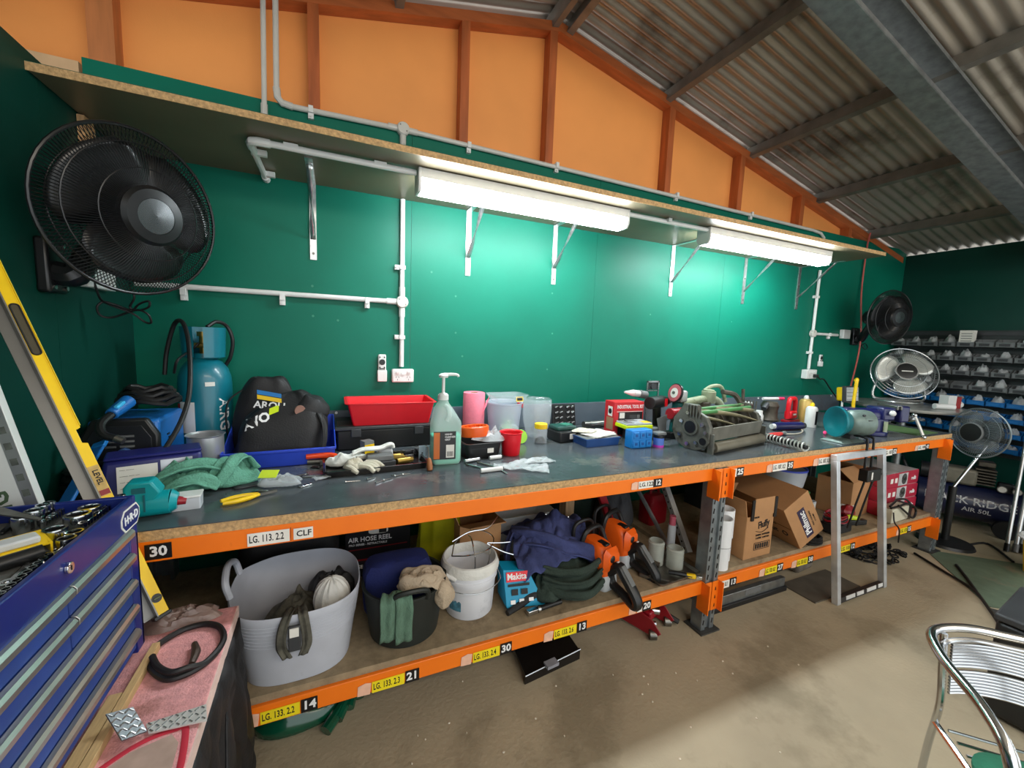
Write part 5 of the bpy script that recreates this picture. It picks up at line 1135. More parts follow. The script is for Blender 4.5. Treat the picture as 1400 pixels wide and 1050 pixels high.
t = thing('caulking_gun', 'black tool with a pistol grip lying right of the vise', 'hand tool', (3.92, .42, BT), -.5); q = M(); q.cyl((-.12, 0, .075), (.10, 0, .055), .032, n=16); build('barrel', q, m_black, t); q = M(); q.tube([(.08, 0, .05), (.12, 0, .035), (.17, 0, .02)], .018, 10, sub=3); build('grip', q, m_dgrey, t); q = M(); q.box((0, 0, .022), (.12, .05, .044)); build('rest', q, m_dgrey, t, bev=.004)
t = thing('cutting_mat', 'small green mat at the right corner of the bench', 'mat', (3.90, .20, BT), 0); q = M(); q.box((0, 0, .0015), (.30, .32, .003)); build('sheet', q, P('mat_green', (86, 116, 70), .7, var=.15), t)
# T handle tools and plastic sheets mid bench
i = 0
for (u, v, ln, a, lb_) in [(645, 632, .075, .22, 'chrome T handle, back left of the loose tools'), (677, 628, .06, .1, 'short white tube by the red cup'), (672, 645, .10, .03, 'white tube nearest the bench edge in the middle')]:
    t = TH('handle_tube', lb_, 'tool', u, v, rz=a); q = M(); q.cyl((-ln / 2, 0, .010), (ln / 2, 0, .010), .0095, n=14); build('tube', q, m_steel if i == 0 else m_white, t, bev=.001); i += 1
    q = M(); q.cyl((ln / 2, 0, .010), (ln / 2 + .006, 0, .010), .007, n=10); build('end_plug', q, m_dgrey, t)
for (u0, v0, u1, v1, lb_) in [(616, 612, 648, 632, 'thin steel rod beside the soap bottle'), (655, 634, 686, 642, 'longer steel rod crossing the loose tools'), (640, 637, 668, 644, 'short dark steel rod left of the white tube'), (680, 641, 694, 649, 'tapered steel punch right of the white tube')]:
    a, b = onbench(u0, v0, BT), onbench(u1, v1, BT); d_ = b - a; t = thing('steel_rod', lb_, 'rod', (a + b) / 2, math.atan2(d_.y, d_.x)); q = M(); L_ = d_.length; q.cyl((-L_ / 2, 0, .005), (L_ / 2, 0, .004), .004, .003, n=8); build('shaft', q, m_steel, t); q = M(); q.cyl((-L_ / 2 - .01, 0, .005), (-L_ / 2, 0, .005), .005, n=8); build('tip', q, m_steeld, t)
for (u, v, sx, sy, a, lb_) in [(712, 637, .12, .052, -.4, 'crumpled clear plastic sleeve nearest the bench edge'), (726, 629, .11, .04, .12, 'clear plastic sleeve touching the red cup'), ]:
    t = TH('plastic_sleeve', lb_, 'plastic sleeve', u, v + 4, rz=a); q = M(); q.grid(lambda x, y: ((x - .5) * 2 * sx, (y - .5) * 2 * sy * (.6 + .5 * x), .004 + .020 * abs(nz((x * 3 + u, y * 3, 1))) + .010 * abs(nz((x * 7, y * 7, u)))), 20, 12); build('film', q, m_film, t, solid=.001)
# ================================================================= lower shelf, left bay
def SH(name, label, cat, x, y, rz=0, group=None, z=None): return thing(name, label, cat, (x, y, (SZ + .0005) if z is None else z), rz, group)
m_trug = P('trug_grey', (186, 190, 200), .45, var=.05, dirt=(150, 150, 152), dscale=5, dcut=.62); m_trugb = P('trug_black', (30, 36, 34), .5, var=.12)
m_camo = P('camo_cloth', (84, 82, 72), .9, var=.5, scale=28, bump=.3, bscale=80); m_navyc = P('navy_cotton', (58, 66, 112), .9, var=.28, scale=14, bump=.4, bscale=140); m_grnc = P('dark_green_quilt', (44, 58, 50), .9, var=.2, scale=12, bump=.5, bscale=120)
m_glass = P('jar_glass', (206, 210, 200), .06, alpha=.42, var=.1); m_tan = P('beige_towel', (186, 168, 144), .95, var=.12, scale=16, bump=.5, bscale=160)
# big grey trug
def trug(par, w, d, h, mat, rise, hole=True, n=64, fl=1.22):
    """flexible tub: oval, rim rising at the two ends into handles with a finger hole"""
    q = M(); rows = []; nz_ = 10
    for side in (0, 1):
        rng = range(nz_ + 1) if side == 0 else range(nz_, -1, -1)
        for j in rng:
            t = j / nz_; row = []
            for i in range(n):
                a = 2 * PI * i / n; ca, sa = math.cos(a), math.sin(a); k = 1 + (fl - 1) * t; off = .004 * side
                H = h * (1 + .05 * max(0, sa)) + (rise * abs(ca) ** 6 if ca < 0 else 0)
                z = max(.005 * side, 0) + H * t if j else .005 * side
                ex = .72
                row.append(V3((math.copysign(abs(ca) ** ex, ca) * (w / 2 * k - off), math.copysign(abs(sa) ** ex, sa) * (d / 2 * k - off), z)))
            rows.append(row)
    q.loft(rows, cap=True)
    return build('tub', q, mat, par, ang=50)
t = SH('flexible_tub', 'large pale grey flexible tub full of gear at the left end of the lower shelf', 'tub', -.13, .20, .0)
trug(t, .34, .33, .255, m_trug, .03)
for s in (-1,):
    q = M(); q.tube([(s * .195, -.075, .285), (s * .208, -.07, .335), (s * .214, 0, .36), (s * .208, .07, .335), (s * .195, .075, .285)], .011, 10, sub=5); build('handle', q, m_trug, t)
for k_ in range(7):
    z = .15 + k_ * .013; kk = 1 + .22 * z / .255
    q = M(); q.tube([(math.copysign(abs(math.cos(a)) ** .72, math.cos(a)) * .17 * kk, math.copysign(abs(math.sin(a)) ** .72, math.sin(a)) * .165 * kk, z) for a in [2 * PI * i / 40 for i in range(40)]], .0018, 5, closed=True); build('ridge', q, m_trug, t)
tz = SZ + .01
def mk(n, l, c, x, y, z, rz=0): return thing(n, l, c, (x, y, z), rz)
t = mk('camouflage_gear', 'heap of camouflage webbing inside the grey tub', 'clothing', -.13, .20, tz); q = M(); heap(q, (0, 0, 0), (.15, .14, .20), 3, .3, 2.3, 44, 12, .8, .1); build('pile', q, m_camo, t, subd=1); q = M(); heap(q, (-.0, .02, .11), (.06, .05, .10), 7, .4, 2.4, 28, 8, .8); build('bunched_strap', q, m_camo, t, subd=1)
t = mk('cap', 'white ribbed knitted cap in the grey tub', 'cap', -.02, .14, tz + .15); q = M(); q.ball((0, 0, .05), (.062, .06, .075), 36, fn=lambda u: 1 + .035 * math.sin(math.atan2(u.y, u.x) * 14)); build('cap', q, m_gw, t)
t = mk('cloth', 'black cloth stuffed at the back right of the grey tub', 'cloth', -.02, .28, tz + .12); q = M(); heap(q, (0, 0, 0), (.10, .08, .12), 6, .5, 2.3, 32, 9, 1.2); build('cloth', q, m_bag, t, subd=1)
t = mk('carry_strap', 'grey webbing strap with a buckle hanging over the front of the grey tub', 'strap', -.125, .0, .55)
for dx in (-.035, .028):
    q = M(); strip(q, [(dx * .4, .06, .0), (dx * .7, .0, .012), (dx, -.012, -.02), (dx * 1.15, -.014, -.08), (dx * .7, -.012, -.125)], (1, 0, 0), .028, 4, .002, dx * 40); build('webbing', q, m_camo, t, solid=.003)
q = M(); q.box((-.003, -.02, -.055), (.035, .010, .085)); build('buckle', q, m_dgrey, t, bev=.003); q = M(); q.box((-.003, -.0262, -.032), (.026, .002, .03)); build('white_tag', q, m_paper, t)
# black gear behind
t = SH('duffel_bag', 'black bag with glossy piping standing behind the grey tub', 'bag', -.19, .60, .05); q = M(); q.loft([rrect(.38, .20, .06, z, 6) for z in (0, .02)] + [rrect(.40, .22, .07, .2, 6), rrect(.38, .20, .07, .36, 6), rrect(.30, .12, .05, .42, 6)]); build('bag', q, m_bag, t, subd=1)
q = M(); q.tube([(-.24, -.10, .34), (-.20, -.13, .40), (0, -.135, .415), (.18, -.13, .415), (.22, -.09, .34)], .007, 8, sub=5); build('piping', q, P('gloss_piping', (60, 60, 64), .12, coat=.6), t); q = M(); q.tube([(-.13, -.12, .36), (-.05, -.15, .33), (.05, -.15, .34), (.15, -.12, .36)], .010, 8, sub=5); build('handle', q, m_black, t); q = M(); q.box((.08, -.117, .36), (.13, .004, .012)); build('red_trim', q, m_redd, t)
# black trug with contents
t = SH('flexible_tub', 'black rubber bucket with a beige towel hung over its handle', 'tub', .245, .178, .0)
q = M(); q.lathe([(0, 0), (.125, 0), (.132, .006), (.158, .20), (.164, .205), (.164, .213), (.153, .212), (.127, .01), (0, .008)], 44); build('tub', q, m_trugb, t)
q = M(); q.tube([(.06, -.148, .20), (.055, -.158, .235), (0, -.168, .248), (-.055, -.158, .235), (-.06, -.148, .20)], .010, 8, sub=5); build('handle', q, m_trugb, t)
t = mk('cushion', 'dark royal blue cushion standing in the black rubber bucket', 'cushion', .225, .235, SZ + .06); q = M(); q.ball((0, 0, .10), (.135, .07, .115), 28, fn=lambda u: 1 / max(.55, (abs(u.x) ** 5 + abs(u.y) ** 5 + abs(u.z) ** 5) ** .2)); build('cushion', q, P('royal_blue_cloth', (20, 32, 92), .85, var=.15, bump=.2, bscale=120), t)
t = mk('towel', 'beige crumpled towel over the right rim of the black bucket', 'towel', .29, .08, SZ + .2)
q = M(); strip(q, [(-.075, .015, .02), (-.06, .0, .055), (-.02, -.01, .06), (.03, .0, .055), (.075, .01, .02), (.095, -.005, -.03)], (.15, 1, .15), .09, 8, .012, 4); build('fold', q, m_tan, t, solid=.012, subd=1)
q = M(); heap(q, (.0, .0, .03), (.085, .055, .06), 4, .6, 2.6, 36, 9, 1.3); build('bunch', q, m_tan, t, subd=1); q = M(); q.ball((.085, -.025, -.02), (.04, .03, .055), 20, fn=lambda u: 1 + .3 * noise.noise(u * 2.5)); build('hanging_end', q, m_tan, t, subd=1)
t = mk('rag', 'green knitted rag hanging down the front of the black bucket', 'rag', .195, .03, SZ + .21)
for dx, ln, sd in ((-.028, .17, 1), (.022, .19, 5)):
    q = M(); strip(q, [(dx * .5, .06, -.01), (dx * .8, .02, .022), (dx, -.018, .01), (dx * 1.1, -.015, -.07), (dx * 1.1, -.004, -ln * .85)], (1, .05, 0), .060, 6, .003, sd); build('tail', q, P('sage_knit', (96, 128, 108), .95, var=.15, scale=30, bump=.6, bscale=130, stretch=(3, 1, 1)), t, solid=.005)
# air hose reel carton
t = SH('hose_carton', 'black carton lettered for an air hose reel behind the black bucket', 'carton', .185, .64, -.06)
q = M(); q.box((0, 0, .16), (.30, .12, .32)); build('carton', q, P('print_black2', (22, 22, 26), .45), t, bev=.002)
fy = -.0605
text('AIR HOSE REEL', .032, m_wink, t, TR(-.135, fy, .188) @ FRONT, bold=.0006, squash=.92); text('PRO SERIES - RETRACTABLE', .014, m_wink, t, TR(-.133, fy, .163) @ FRONT, bold=.0003); text('REPARTS', .018, m_wink, t, TR(-.02, fy, .268) @ FRONT, bold=.0004)
q = M(); q.box((0, fy, .142), (.27, .001, .004), m=RY(-.03)); build('red_line', q, m_redd, t); q = M(); q.prism([(-.04 + .0 * i, 0) if False else (.045 * math.copysign(abs(math.cos(a)) ** .5, math.cos(a)), .016 * math.copysign(abs(math.sin(a)) ** .6, math.sin(a))) for a in [2 * PI * i / 24 for i in range(24)] for i in [0]], 0, .001, TR(.0, fy, .226) @ FRONT); build('hand_hole', q, m_paper, t); q = M(); q.box((.02, fy - .0012, .226), (.035, .001, .026)); build('hole_shade', q, m_ink, t)
text('HOSE', .024, m_wink, t, TR(-.13, fy, .05) @ FRONT, bold=.0004); q = M(); q.box((-.07, fy, .085), (.10, .001, .008)); build('red_line', q, m_redd, t)
# yellow bag, cardboard
t = SH('plastic_bag', 'translucent yellow bag hanging down from the bench behind the black bucket', 'bag', .46, .50, .0); q = M()
q.loft([[V3(((.085 + .03 * (1 - z / .4)) * (1 + .12 * math.sin(7 * a + z * 6)) * math.cos(a), .05 * (1 + .12 * math.sin(6 * a + 1)) * math.sin(a), z)) for a in [2 * PI * i / 48 for i in range(48)]] for z in (0, .05, .13, .22, .31, .40)]); build('bag', q, P('yellow_film', (176, 172, 30), .2, trans=.25, var=.25, scale=6), t, subd=1)
t = SH('cardboard_box', 'open brown cardboard box behind the white bucket', 'box', .63, .50, .08); q = M(); tub(q, .22, .22, .28, .004, 1.0, .003); build('box', q, m_card, t); q = M(); q.hull8([(-.11, -.112, .28), (.11, -.112, .28), (.11, -.108, .28), (-.11, -.108, .28), (-.09, -.20, .30), (.09, -.20, .30), (.09, -.197, .304), (-.09, -.197, .304)]); build('flap', q, m_card, t)
q = M(); q.hull8([(-.112, -.1, .28), (-.108, -.1, .28), (-.108, .1, .28), (-.112, .1, .28), (-.16, -.1, .40), (-.156, -.1, .40), (-.156, .1, .40), (-.16, .1, .40)]); build('flap', q, m_card, t)
# white bucket with wire rack
t = SH('bucket', 'white plastic pail with a rolled sack top and wire rack inside', 'bucket', .525, .205, .0)
m_pail = P('pail_white', (224, 226, 232), .4, var=.05, scale=8, dirt=(196, 200, 206), dscale=6, dcut=.6)
q = M(); q.lathe([(0, 0), (.098, 0), (.102, .005), (.112, .155), (.118, .158), (.118, .168), (.113, .170), (.114, .185), (.119, .187), (.119, .196), (.114, .198), (.108, .19), (.098, .01), (0, .008)], 40); build('pail', q, m_pail, t)
q = M(); q.lathe([(.112, .185), (.122, .19), (.125, .21), (.118, .232), (.112, .235), (.108, .22), (.108, .19)], 44, close=True); q.v = [V3((v.x * (1 + .03 * nz(v * 20)), v.y * (1 + .03 * nz(v * 17)), v.z + .012 * nz((v.x * 14, v.y * 14, 1)))) for v in q.v]; build('sack_rim', q, m_gw, t)
q = M(); q.tube([(-.115, -.03, .175), (-.10, -.10, .15), (0, -.135, .14), (.10, -.10, .155), (.115, -.03, .175)], .0022, 6, sub=6); build('bail_wire', q, m_steel, t); q = M(); q.cyl((-.13, -.055, .205), (-.085, -.085, .185), .009, n=10); build('bail_grip', q, m_white, t)
q = M(); q.grid(lambda u, v: (.1085 * math.cos(-2.75 + .55 * u), .1085 * math.sin(-2.75 + .55 * u), .04 + .09 * v), 8, 2); q.v = [V3((v.x * (1 - .03 * (.155 - v.z) / .155), v.y * (1 - .03 * (.155 - v.z) / .155), v.z)) for v in q.v]; build('blue_print', q, P('print_teal', (74, 128, 148), .6, var=.5, scale=50), t)
t = mk('wire_rack', 'bent chrome wire rack sticking out of the white pail', 'wire rack', .545, .21, SZ + .10)
for i_, pts in enumerate([[(-.10, 0, .14), (-.04, -.07, .17), (.05, -.06, .18), (.09, .02, .19), (.03, .08, .20), (-.06, .07, .17), (-.10, 0, .14)], [(-.02, -.07, .16), (-.015, -.06, .10), (0, .0, .02)], [(.05, -.06, .18), (.045, -.05, .10), (.02, .0, .02)], [(-.10, .0, .205), (-.02, .02, .225), (.07, .03, .225), (.13, .06, .26)], [(.04, -.05, .20), (.10, -.05, .19), (.15, -.04, .18)], [(.05, -.02, .18), (.11, -.05, .15), (.16, -.06, .13)], [(-.02, -.07, .16), (-.02, -.02, .21), (-.01, .06, .19)]]):
    q = M(); q.tube(pts, .0028, 6, sub=4); build('wire', q, m_chrome, t)
# blue carton, navy shirt, green jacket
t = SH('tool_carton', 'bright blue carton with tool pictures leaning beside the white pail', 'carton', .748, .155, -.05); q = M()
q.hull8([(-.085, -.06, .02), (.10, -.06, .0), (.10, .06, .0), (-.085, .06, .02), (-.085, .0, .16), (.035, .0, .14), (.035, .08, .14), (-.085, .08, .16)]); build('carton', q, P('carton_blue', (0, 148, 190), .45, var=.05), t, bev=.002)
fm = Matrix.Translation((-.085, -.0615, .02)) @ RX(PI / 2 - .40) @ RZ(-.06)
q = M(); q.xf(fm); q.box((.055, .122, .001), (.105, .04, .001)); build('red_panel', q, m_red, t); text('Makita', .036, m_wink, t, fm @ TR(.006, .122, .0022), bold=.0008, squash=.95)
q = M(); q.xf(fm); q.box((.06, .088, .001), (.10, .010, .001)); build('info_strip', q, m_ink, t)
for (x, y, w1, h1, mt) in ((.04, .06, .03, .024, m_ink), (.085, .06, .03, .022, m_ink), (.03, .022, .022, .016, m_wink), (.07, .024, .022, .016, m_wink), (.115, .026, .022, .014, m_wink)):
    q = M(); q.xf(fm); q.box((x, y, .0012), (w1, h1, .001)); build('printed_picture', q, mt, t)
t = SH('quilted_jacket', 'dark green quilted jacket lying on the lower shelf under the navy shirt', 'jacket', .99, .18, -.15)
q = M(); heap(q, (.02, .05, 0), (.23, .19, .20), 11, .35, 1.5, 56, 14, .8, .12); build('body', q, m_grnc, t, subd=1)
for k_ in range(3):
    q = M(); strip(q, [(-.14, -.07, .06 + k_ * .04), (-.05, -.135 + k_ * .02, .045 + k_ * .04), (.06, -.15 + k_ * .02, .045 + k_ * .045), (.16, -.09 + k_ * .02, .06 + k_ * .04)], (0, .35, -1), .045, 5, .004, k_ * 3); build('fold', q, m_grnc, t, solid=.014, subd=1)
q = M(); heap(q, (-.12, -.02, 0), (.10, .12, .12), 15, .5, 2, 36, 9, 1); build('sleeve', q, m_grnc, t, subd=1)
t = mk('work_shirt', 'navy blue work shirt with press studs thrown over the green jacket', 'shirt', .985, .32, SZ + .115)
def shirt(u, v):
    x = (u - .5) * .44; y = (v - .5) * .40; r2 = (x / .25) ** 2 + (y / .20) ** 2
    z = .15 * math.exp(-r2 * .9) + .035 * noise.noise((x * 9, y * 9, 3)) + .045 * abs(noise.noise((x * 15, y * 12, 8))) + .016 * abs(noise.noise((x * 34, y * 28, 4))) - .03 * max(0, -y / .2) - .04 * max(0, r2 - 1) 
    return (x + .02 * noise.noise((x * 6, y * 6, 1)) + .035 * math.sin(y * 14), y + .05 * noise.noise((x * 7, y * 5, 5)), z + .0)
q = M(); q.grid(shirt, 44, 34); build('body', q, m_navyc, t, solid=.006, subd=1)
q = M(); strip(q, [(-.20, .02, .10), (-.10, -.08, .125), (.02, -.14, .09), (.14, -.17, .06), (.22, -.16, .0)], (.1, 1, .5), .12, 8, .012, 2); build('sleeve', q, m_navyc, t, solid=.01, subd=1)
q = M(); strip(q, [(-.18, .05, .12), (-.235, .0, .06), (-.24, -.02, -.02), (-.22, -.03, -.06)], (.3, 1, 0), .07, 5, .008, 4); build('cuff', q, m_navyc, t, solid=.008, subd=1)
q = M(); strip(q, [(.05, -.12, .075), (.12, -.17, .045), (.19, -.19, -.02), (.21, -.18, -.06)], (1, .4, .1), .10, 7, .010, 6); build('shirt_tail', q, m_navyc, t, solid=.008, subd=1)
for (x, y, z) in ((-.02, .02, .168), (.10, .0, .145), (.16, -.08, .09), (.20, -.15, .055), (.06, .04, .16)):
    q = M(); q.ball((x, y, z + .012), .006, 8); build('stud', q, m_chrome, t)
t = SH('grease_gun', 'black tube tool with bright jaw lying before the green jacket', 'hand tool', .82, .06, .1); q = M(); q.cyl((-.04, 0, .014), (.09, 0, .014), .011, n=12); build('tube', q, m_black, t); q = M(); q.box((-.06, 0, .014), (.05, .024, .02)); build('jaw', q, m_steel, t, bev=.003); q = M(); q.cyl((-.035, 0, .014), (-.022, 0, .014), .015, n=12); build('collar', q, m_steel, t)
t = SH('torque_handle', 'black padded handle lying behind the bright jawed tool', 'handle', .78, .115, .2); q = M(); q.tube([(-.13, -.01, .014), (-.06, 0, .02), (.02, .01, .035), (.10, .0, .03)], [.012, .016, .026, .02], 10, sub=4); build('grip', q, m_bag, t)
t = mk('storage_tub', 'white plastic tub with red print standing on the lower shelf behind the shirt', 'tub', .955, .64, SZ + .0005); q = M(); tub(q, .33, .20, .21, .003, 1.08, .02, rim=.006); build('tub', q, m_white, t)
for x in (.10, .145):
    q = M(); q.prism([(-.015, 0), (.015, 0), (.02, .02), (0, .03), (-.02, .02)], 0, .0012, TR(x, -.1065, .13) @ FRONT); build('red_print', q, m_red, t)
t = SH('timber_block', 'short pale timber block standing right of the white tub', 'timber', 1.20, .52, .1); q = M(); q.box((0, 0, .14), (.06, .06, .28)); build('block', q, P('raw_pine2', (170, 140, 104), .7, var=.2, stretch=(6, 6, 1)), t, bev=.002)
t = SH('canvas_bag', 'dark green canvas bag at the back of the lower shelf', 'bag', 1.40, .77, 0); q = M(); heap(q, (0, 0, 0), (.17, .12, .46), 5, .3, 1.6, 40, 12, .8, .1); build('bag', q, P('dark_green_canvas', (24, 44, 36), .9, var=.2, bump=.3, bscale=90), t, subd=1)
t = mk('red_lever', 'dark red lever bar leaning at the back of the shelf above the chainsaws', 'bar', 1.45, .45, SZ + .001); q = M(); q.box((-.03, .0, .215), (.045, .03, .44), m=RY(-.42)); build('bar', q, m_redd, t, bev=.004)
# chainsaws
m_sor = P('saw_orange', (244, 100, 24), .35, var=.06); m_sgr = P('saw_grey', (190, 196, 200), .4, var=.08, dirt=(120, 116, 104), dscale=8, dcut=.6)
def chainsaw(x, y, rz, lbl):
    t = SH('chainsaw', lbl, 'chainsaw', x, y, rz, 'chainsaws on the lower shelf')
    q = M(); q.loft([rrect(.17, .085, .02, 0), rrect(.185, .095, .025, .02), rrect(.18, .095, .03, .06), rrect(.17, .09, .03, .07)]); build('lower_housing', q, m_sgr, t)
    q = M(); q.loft([rrect(.165, .095, .03, .06), rrect(.175, .105, .035, .10), rrect(.165, .10, .035, .15, cx=.005), rrect(.12, .085, .03, .185, cx=.012), rrect(.09, .07, .025, .195, cx=.014)]); build('engine_cover', q, m_sor, t)
    q = M(); q.loft([[V3((-.072 - .022 * k_, (.048 - .014 * k_) * a_, .135 + (.055 - .018 * k_) * b_)) for a_, b_ in ((-1, -.7), (-.7, -1), (.7, -1), (1, -.7), (1, .7), (.7, 1), (-.7, 1), (-1, .7))] for k_ in (0, .7, 1)]); build('rear_cover', q, m_sor, t)
    q = M(); q.ball((-.094, .012, .15), (.005, .016, .016), 12); build('cover_knob', q, m_black, t); q = M(); q.box((-.03, 0, .1935), (.05, .03, .012)); build('filter_knob', q, m_black, t, bev=.005)
    q = M(); q.tube([(-.07, 0, .05), (-.12, 0, .095), (-.15, 0, .07), (-.20, 0, .02), (-.222, 0, -.015), (-.205, 0, -.035), (-.145, 0, -.012), (-.09, 0, .005), (-.07, 0, .05)], [.024, .022, .020, .020, .020, .018, .016, .017, .02], 10, sub=5); q.v = [V3((v.x, v.y * 1.25, v.z + .03)) for v in q.v]; build('rear_handle', q, m_black, t)
    q = M(); q.box((-.168, 0, .108), (.085, .026, .008), m=RY(-.80)); build('handle_label', q, m_grey, t, bev=.002); q = M(); q.box((-.115, 0, .136), (.012, .02, .02)); build('throttle_lock', q, m_white, t, bev=.004)
    q = M(); q.tube([(.03, .06, .05), (.035, .075, .14), (.03, .06, .225), (.03, .0, .245), (.03, -.05, .225), (.0, -.07, .13), (-.02, -.065, .07)], .0115, 10, sub=6); build('front_handle', q, m_black, t)
    q = M(); q.tube([(.085, .065, .13), (.095, .06, .23), (.095, .0, .25), (.095, -.06, .23), (.085, -.065, .15)], .009, 8, sub=4); build('hand_guard', q, m_black, t)
    q = M(); q.prism([(.06, .05), (.24, .055), (.265, .075), (.24, .095), (.06, .10)], .052, .058, RX(PI / 2)); build('guide_bar', q, m_steeld, t); q = M(); q.prism([(-.02, .02), (.10, .02), (.12, .06), (.10, .11), (-.02, .11)], .048, .066, RX(PI / 2)); build('sprocket_cover', q, m_black, t, bev=.004)
    q = M(); q.cyl((.0, .06, .05), (.0, .068, .05), .028, n=16); build('starter_cap', q, m_black, t)
    t.scale = (1.08, 1.08, 1.08)
    return t
chainsaw(1.165, .165, math.radians(104), 'orange chainsaw nearer the shelf edge with its handle over the beam')
chainsaw(1.375, .285, math.radians(108), 'orange chainsaw standing behind and right of the front one')
# jars on a wire tray
t = SH('drying_tray', 'worn wire rimmed metal tray holding glass jars by the upright', 'tray', 1.56, .145, .06); q = M(); tub(q, .27, .26, .018, .002, 1.05, .02, rim=.004); build('tray', q, m_steeld, t)
def jar(x, y, h, r, lbl): 
    t = SH('glass_jar', lbl, 'jar', x, y, 0, 'jars by the rack upright', SZ + .004); q = M(); q.lathe([(0, 0), (r, 0), (r, h * .85), (r * .9, h), (r * .85, h), (r * .93, h * .85), (r * .93, .004), (0, .004)], 24); build('jar', q, m_glass, t); q = M(); q.lathe([(r * .96, h * .86), (r * 1.03, h * .88), (r * 1.03, h * .94), (r * .95, h * .97)], 20); build('neck_ring', q, m_glass, t)
jar(1.565, .19, .125, .042, 'stained glass jar behind the clear one on the wire tray'); jar(1.635, .125, .105, .044, 'clear glass jar nearest the galvanised upright')
t = SH('mallet', 'dark handled mallet lying across the wire tray', 'mallet', 1.47, .20, -1.05, z=SZ + .02); q = M(); q.cyl((-.16, 0, .03), (.10, 0, .018), .018, .014, n=12); build('handle', q, m_grime, t); q = M(); q.cyl((-.18, -.05, .04), (-.18, .05, .04), .032, n=16); build('head', q, m_dgrey, t)
t = SH('utility_knife', 'yellow and black knife lying at the front of the wire tray', 'knife', 1.60, .03, -.7, z=SZ + .006); q = M(); q.tube([(-.07, 0, .012), (-.02, 0, .014), (.04, 0, .012)], [.010, .012, .011], 8, sub=3); build('handle', q, m_black, t); q = M(); q.box((.035, 0, .013), (.045, .02, .02)); build('yellow_end', q, m_yel, t, bev=.004); q = M(); q.box((.072, 0, .012), (.028, .018, .018)); build('steel_tip', q, m_steel, t, bev=.002)
t = SH('brush_head', 'small steel file brush lying left of the knife', 'brush', 1.43, .10, -.9); q = M(); q.box((0, 0, .010), (.075, .04, .016)); build('brush', q, m_steeld, t, bev=.003); q = M(); q.tube([(.04, 0, .01), (.12, 0, .012)], .006, 8); build('stem', q, m_steeld, t)
t = SH('bolt_bin', 'small clear pink topped bottle standing behind the jars', 'bottle', 1.72, .24, 0); q = M(); q.cyl((0, 0, 0), (0, 0, .17), .022, n=14); build('bottle', q, m_frost, t); q = M(); q.cyl((0, 0, .17), (0, 0, .22), .018, n=12); build('cap', q, P('dusty_pink', (190, 90, 110), .5), t)
t = SH('fuel_can', 'dark red fuel can at the back by the upright', 'fuel can', 1.92, .60, .1); t.scale = (.7, .7, .7); q = M(); q.loft([rrect(.22, .15, .03, 0), rrect(.23, .16, .03, .02), rrect(.23, .16, .03, .22), rrect(.16, .10, .03, .27), rrect(.10, .06, .02, .275)]); build('can', q, m_redd, t, bev=.002); q = M(); q.tube([(-.05, 0, .26), (-.04, 0, .31), (.05, 0, .31), (.06, 0, .26)], .012, 8, sub=4); build('handle', q, m_redd, t)
t = SH('rucksack', 'grey and black rucksack slumped behind the chainsaws', 'bag', 1.60, .60, -.2); q = M(); heap(q, (0, 0, 0), (.13, .13, .36), 17, .35, 1.8, 40, 12, .9, .15); build('bag', q, P('slate_nylon', (58, 60, 64), .8, var=.2, bump=.3, bscale=100), t, subd=1)
t = SH('angle_post', 'perforated steel angle leaning from the shelf up to the bench', 'angle bar', 1.80, .20, 0); q = M(); k = V3(t.location); a = V3((0, 0, .006)); b = V3((.075, .42, .49)); dd = b - a; B_ = basis(dd.normalized(), (1, 0, 0)).to_4x4(); q.box((a + b) / 2, (.034, .003, dd.length), m=B_); q.box((a + b) / 2 + B_.to_3x3() @ V3((.016, .016, 0)), (.003, .034, dd.length), m=B_); build('angle', q, P('pale_galv', (190, 192, 190), .4, .4), t)
q = M(); 
for k_ in range(16): 
    c_ = a + dd * ((k_ + .7) / 17); q.cyl(c_ - B_.to_3x3() @ V3((0, .0022, 0)), c_ + B_.to_3x3() @ V3((0, .0022, 0)), .006, n=8)
build('hole', q, m_lblk, t, stuff=True)
# ================================================================= lower shelf, right bay
m_pipew = P('pvc_white', (232, 234, 236), .35, var=.03)
def wpipe(x, y, h, lbl): 
    t = SH('pvc_pipe', lbl, 'pipe', x, y, 0, 'white pipes by the rack upright'); q = M(); r = .047; q.lathe([(r, 0), (r, h * .45), (r + .004, h * .46), (r + .004, h), (r - .001, h), (r - .004, h - .01), (r - .004, .0)], 28, close=True); build('pipe', q, m_pipew, t); q = M(); q.lathe([(r + .0045, h * .452), (r + .006, h * .456), (r + .0045, h * .46)], 28); build('joint_ring', q, m_grey, t)
wpipe(1.865, .045, .275, 'white pipe stub nearer the upright'); wpipe(1.955, .105, .29, 'taller white pipe stub beside the open carton')
# open carton with printed script
def carton(par, w, d, h, mat, flaps=()):
    q = M(); tub(q, w, d, h, .004, 1.0, .0025, n=1); build('box', q, mat, par)
    for (side, ang, ln) in flaps:
        q = M(); s = {'f': (0, -d / 2, w, 0), 'b': (0, d / 2, w, PI), 'l': (-w / 2, 0, d, -PI / 2), 'r': (w / 2, 0, d, PI / 2)}[side]
        q.xf(TR(s[0], s[1], h) @ RZ(s[3]) @ RX(-ang)); q.box((0, 0, ln / 2), (s[2], .004, ln)); build('flap', q, mat, par)
t = SH('cardboard_box', 'open cardboard carton with curly printed script beside the white pipes', 'box', 2.165, .175, .0)
carton(t, .225, .27, .245, m_card, (('l', -.25, .10), ('b', .35, .10)))
q = M(); q.box((.018, -.137, .295), (.165, .004, .10)); build('flap', q, m_card, t)
for s in (-1, 1):
    q = M(); q.box((.018 + s * .094, -.139, .282), (.022, .006, .118)); build('tape', q, m_lblk, t)
fy = -.1365
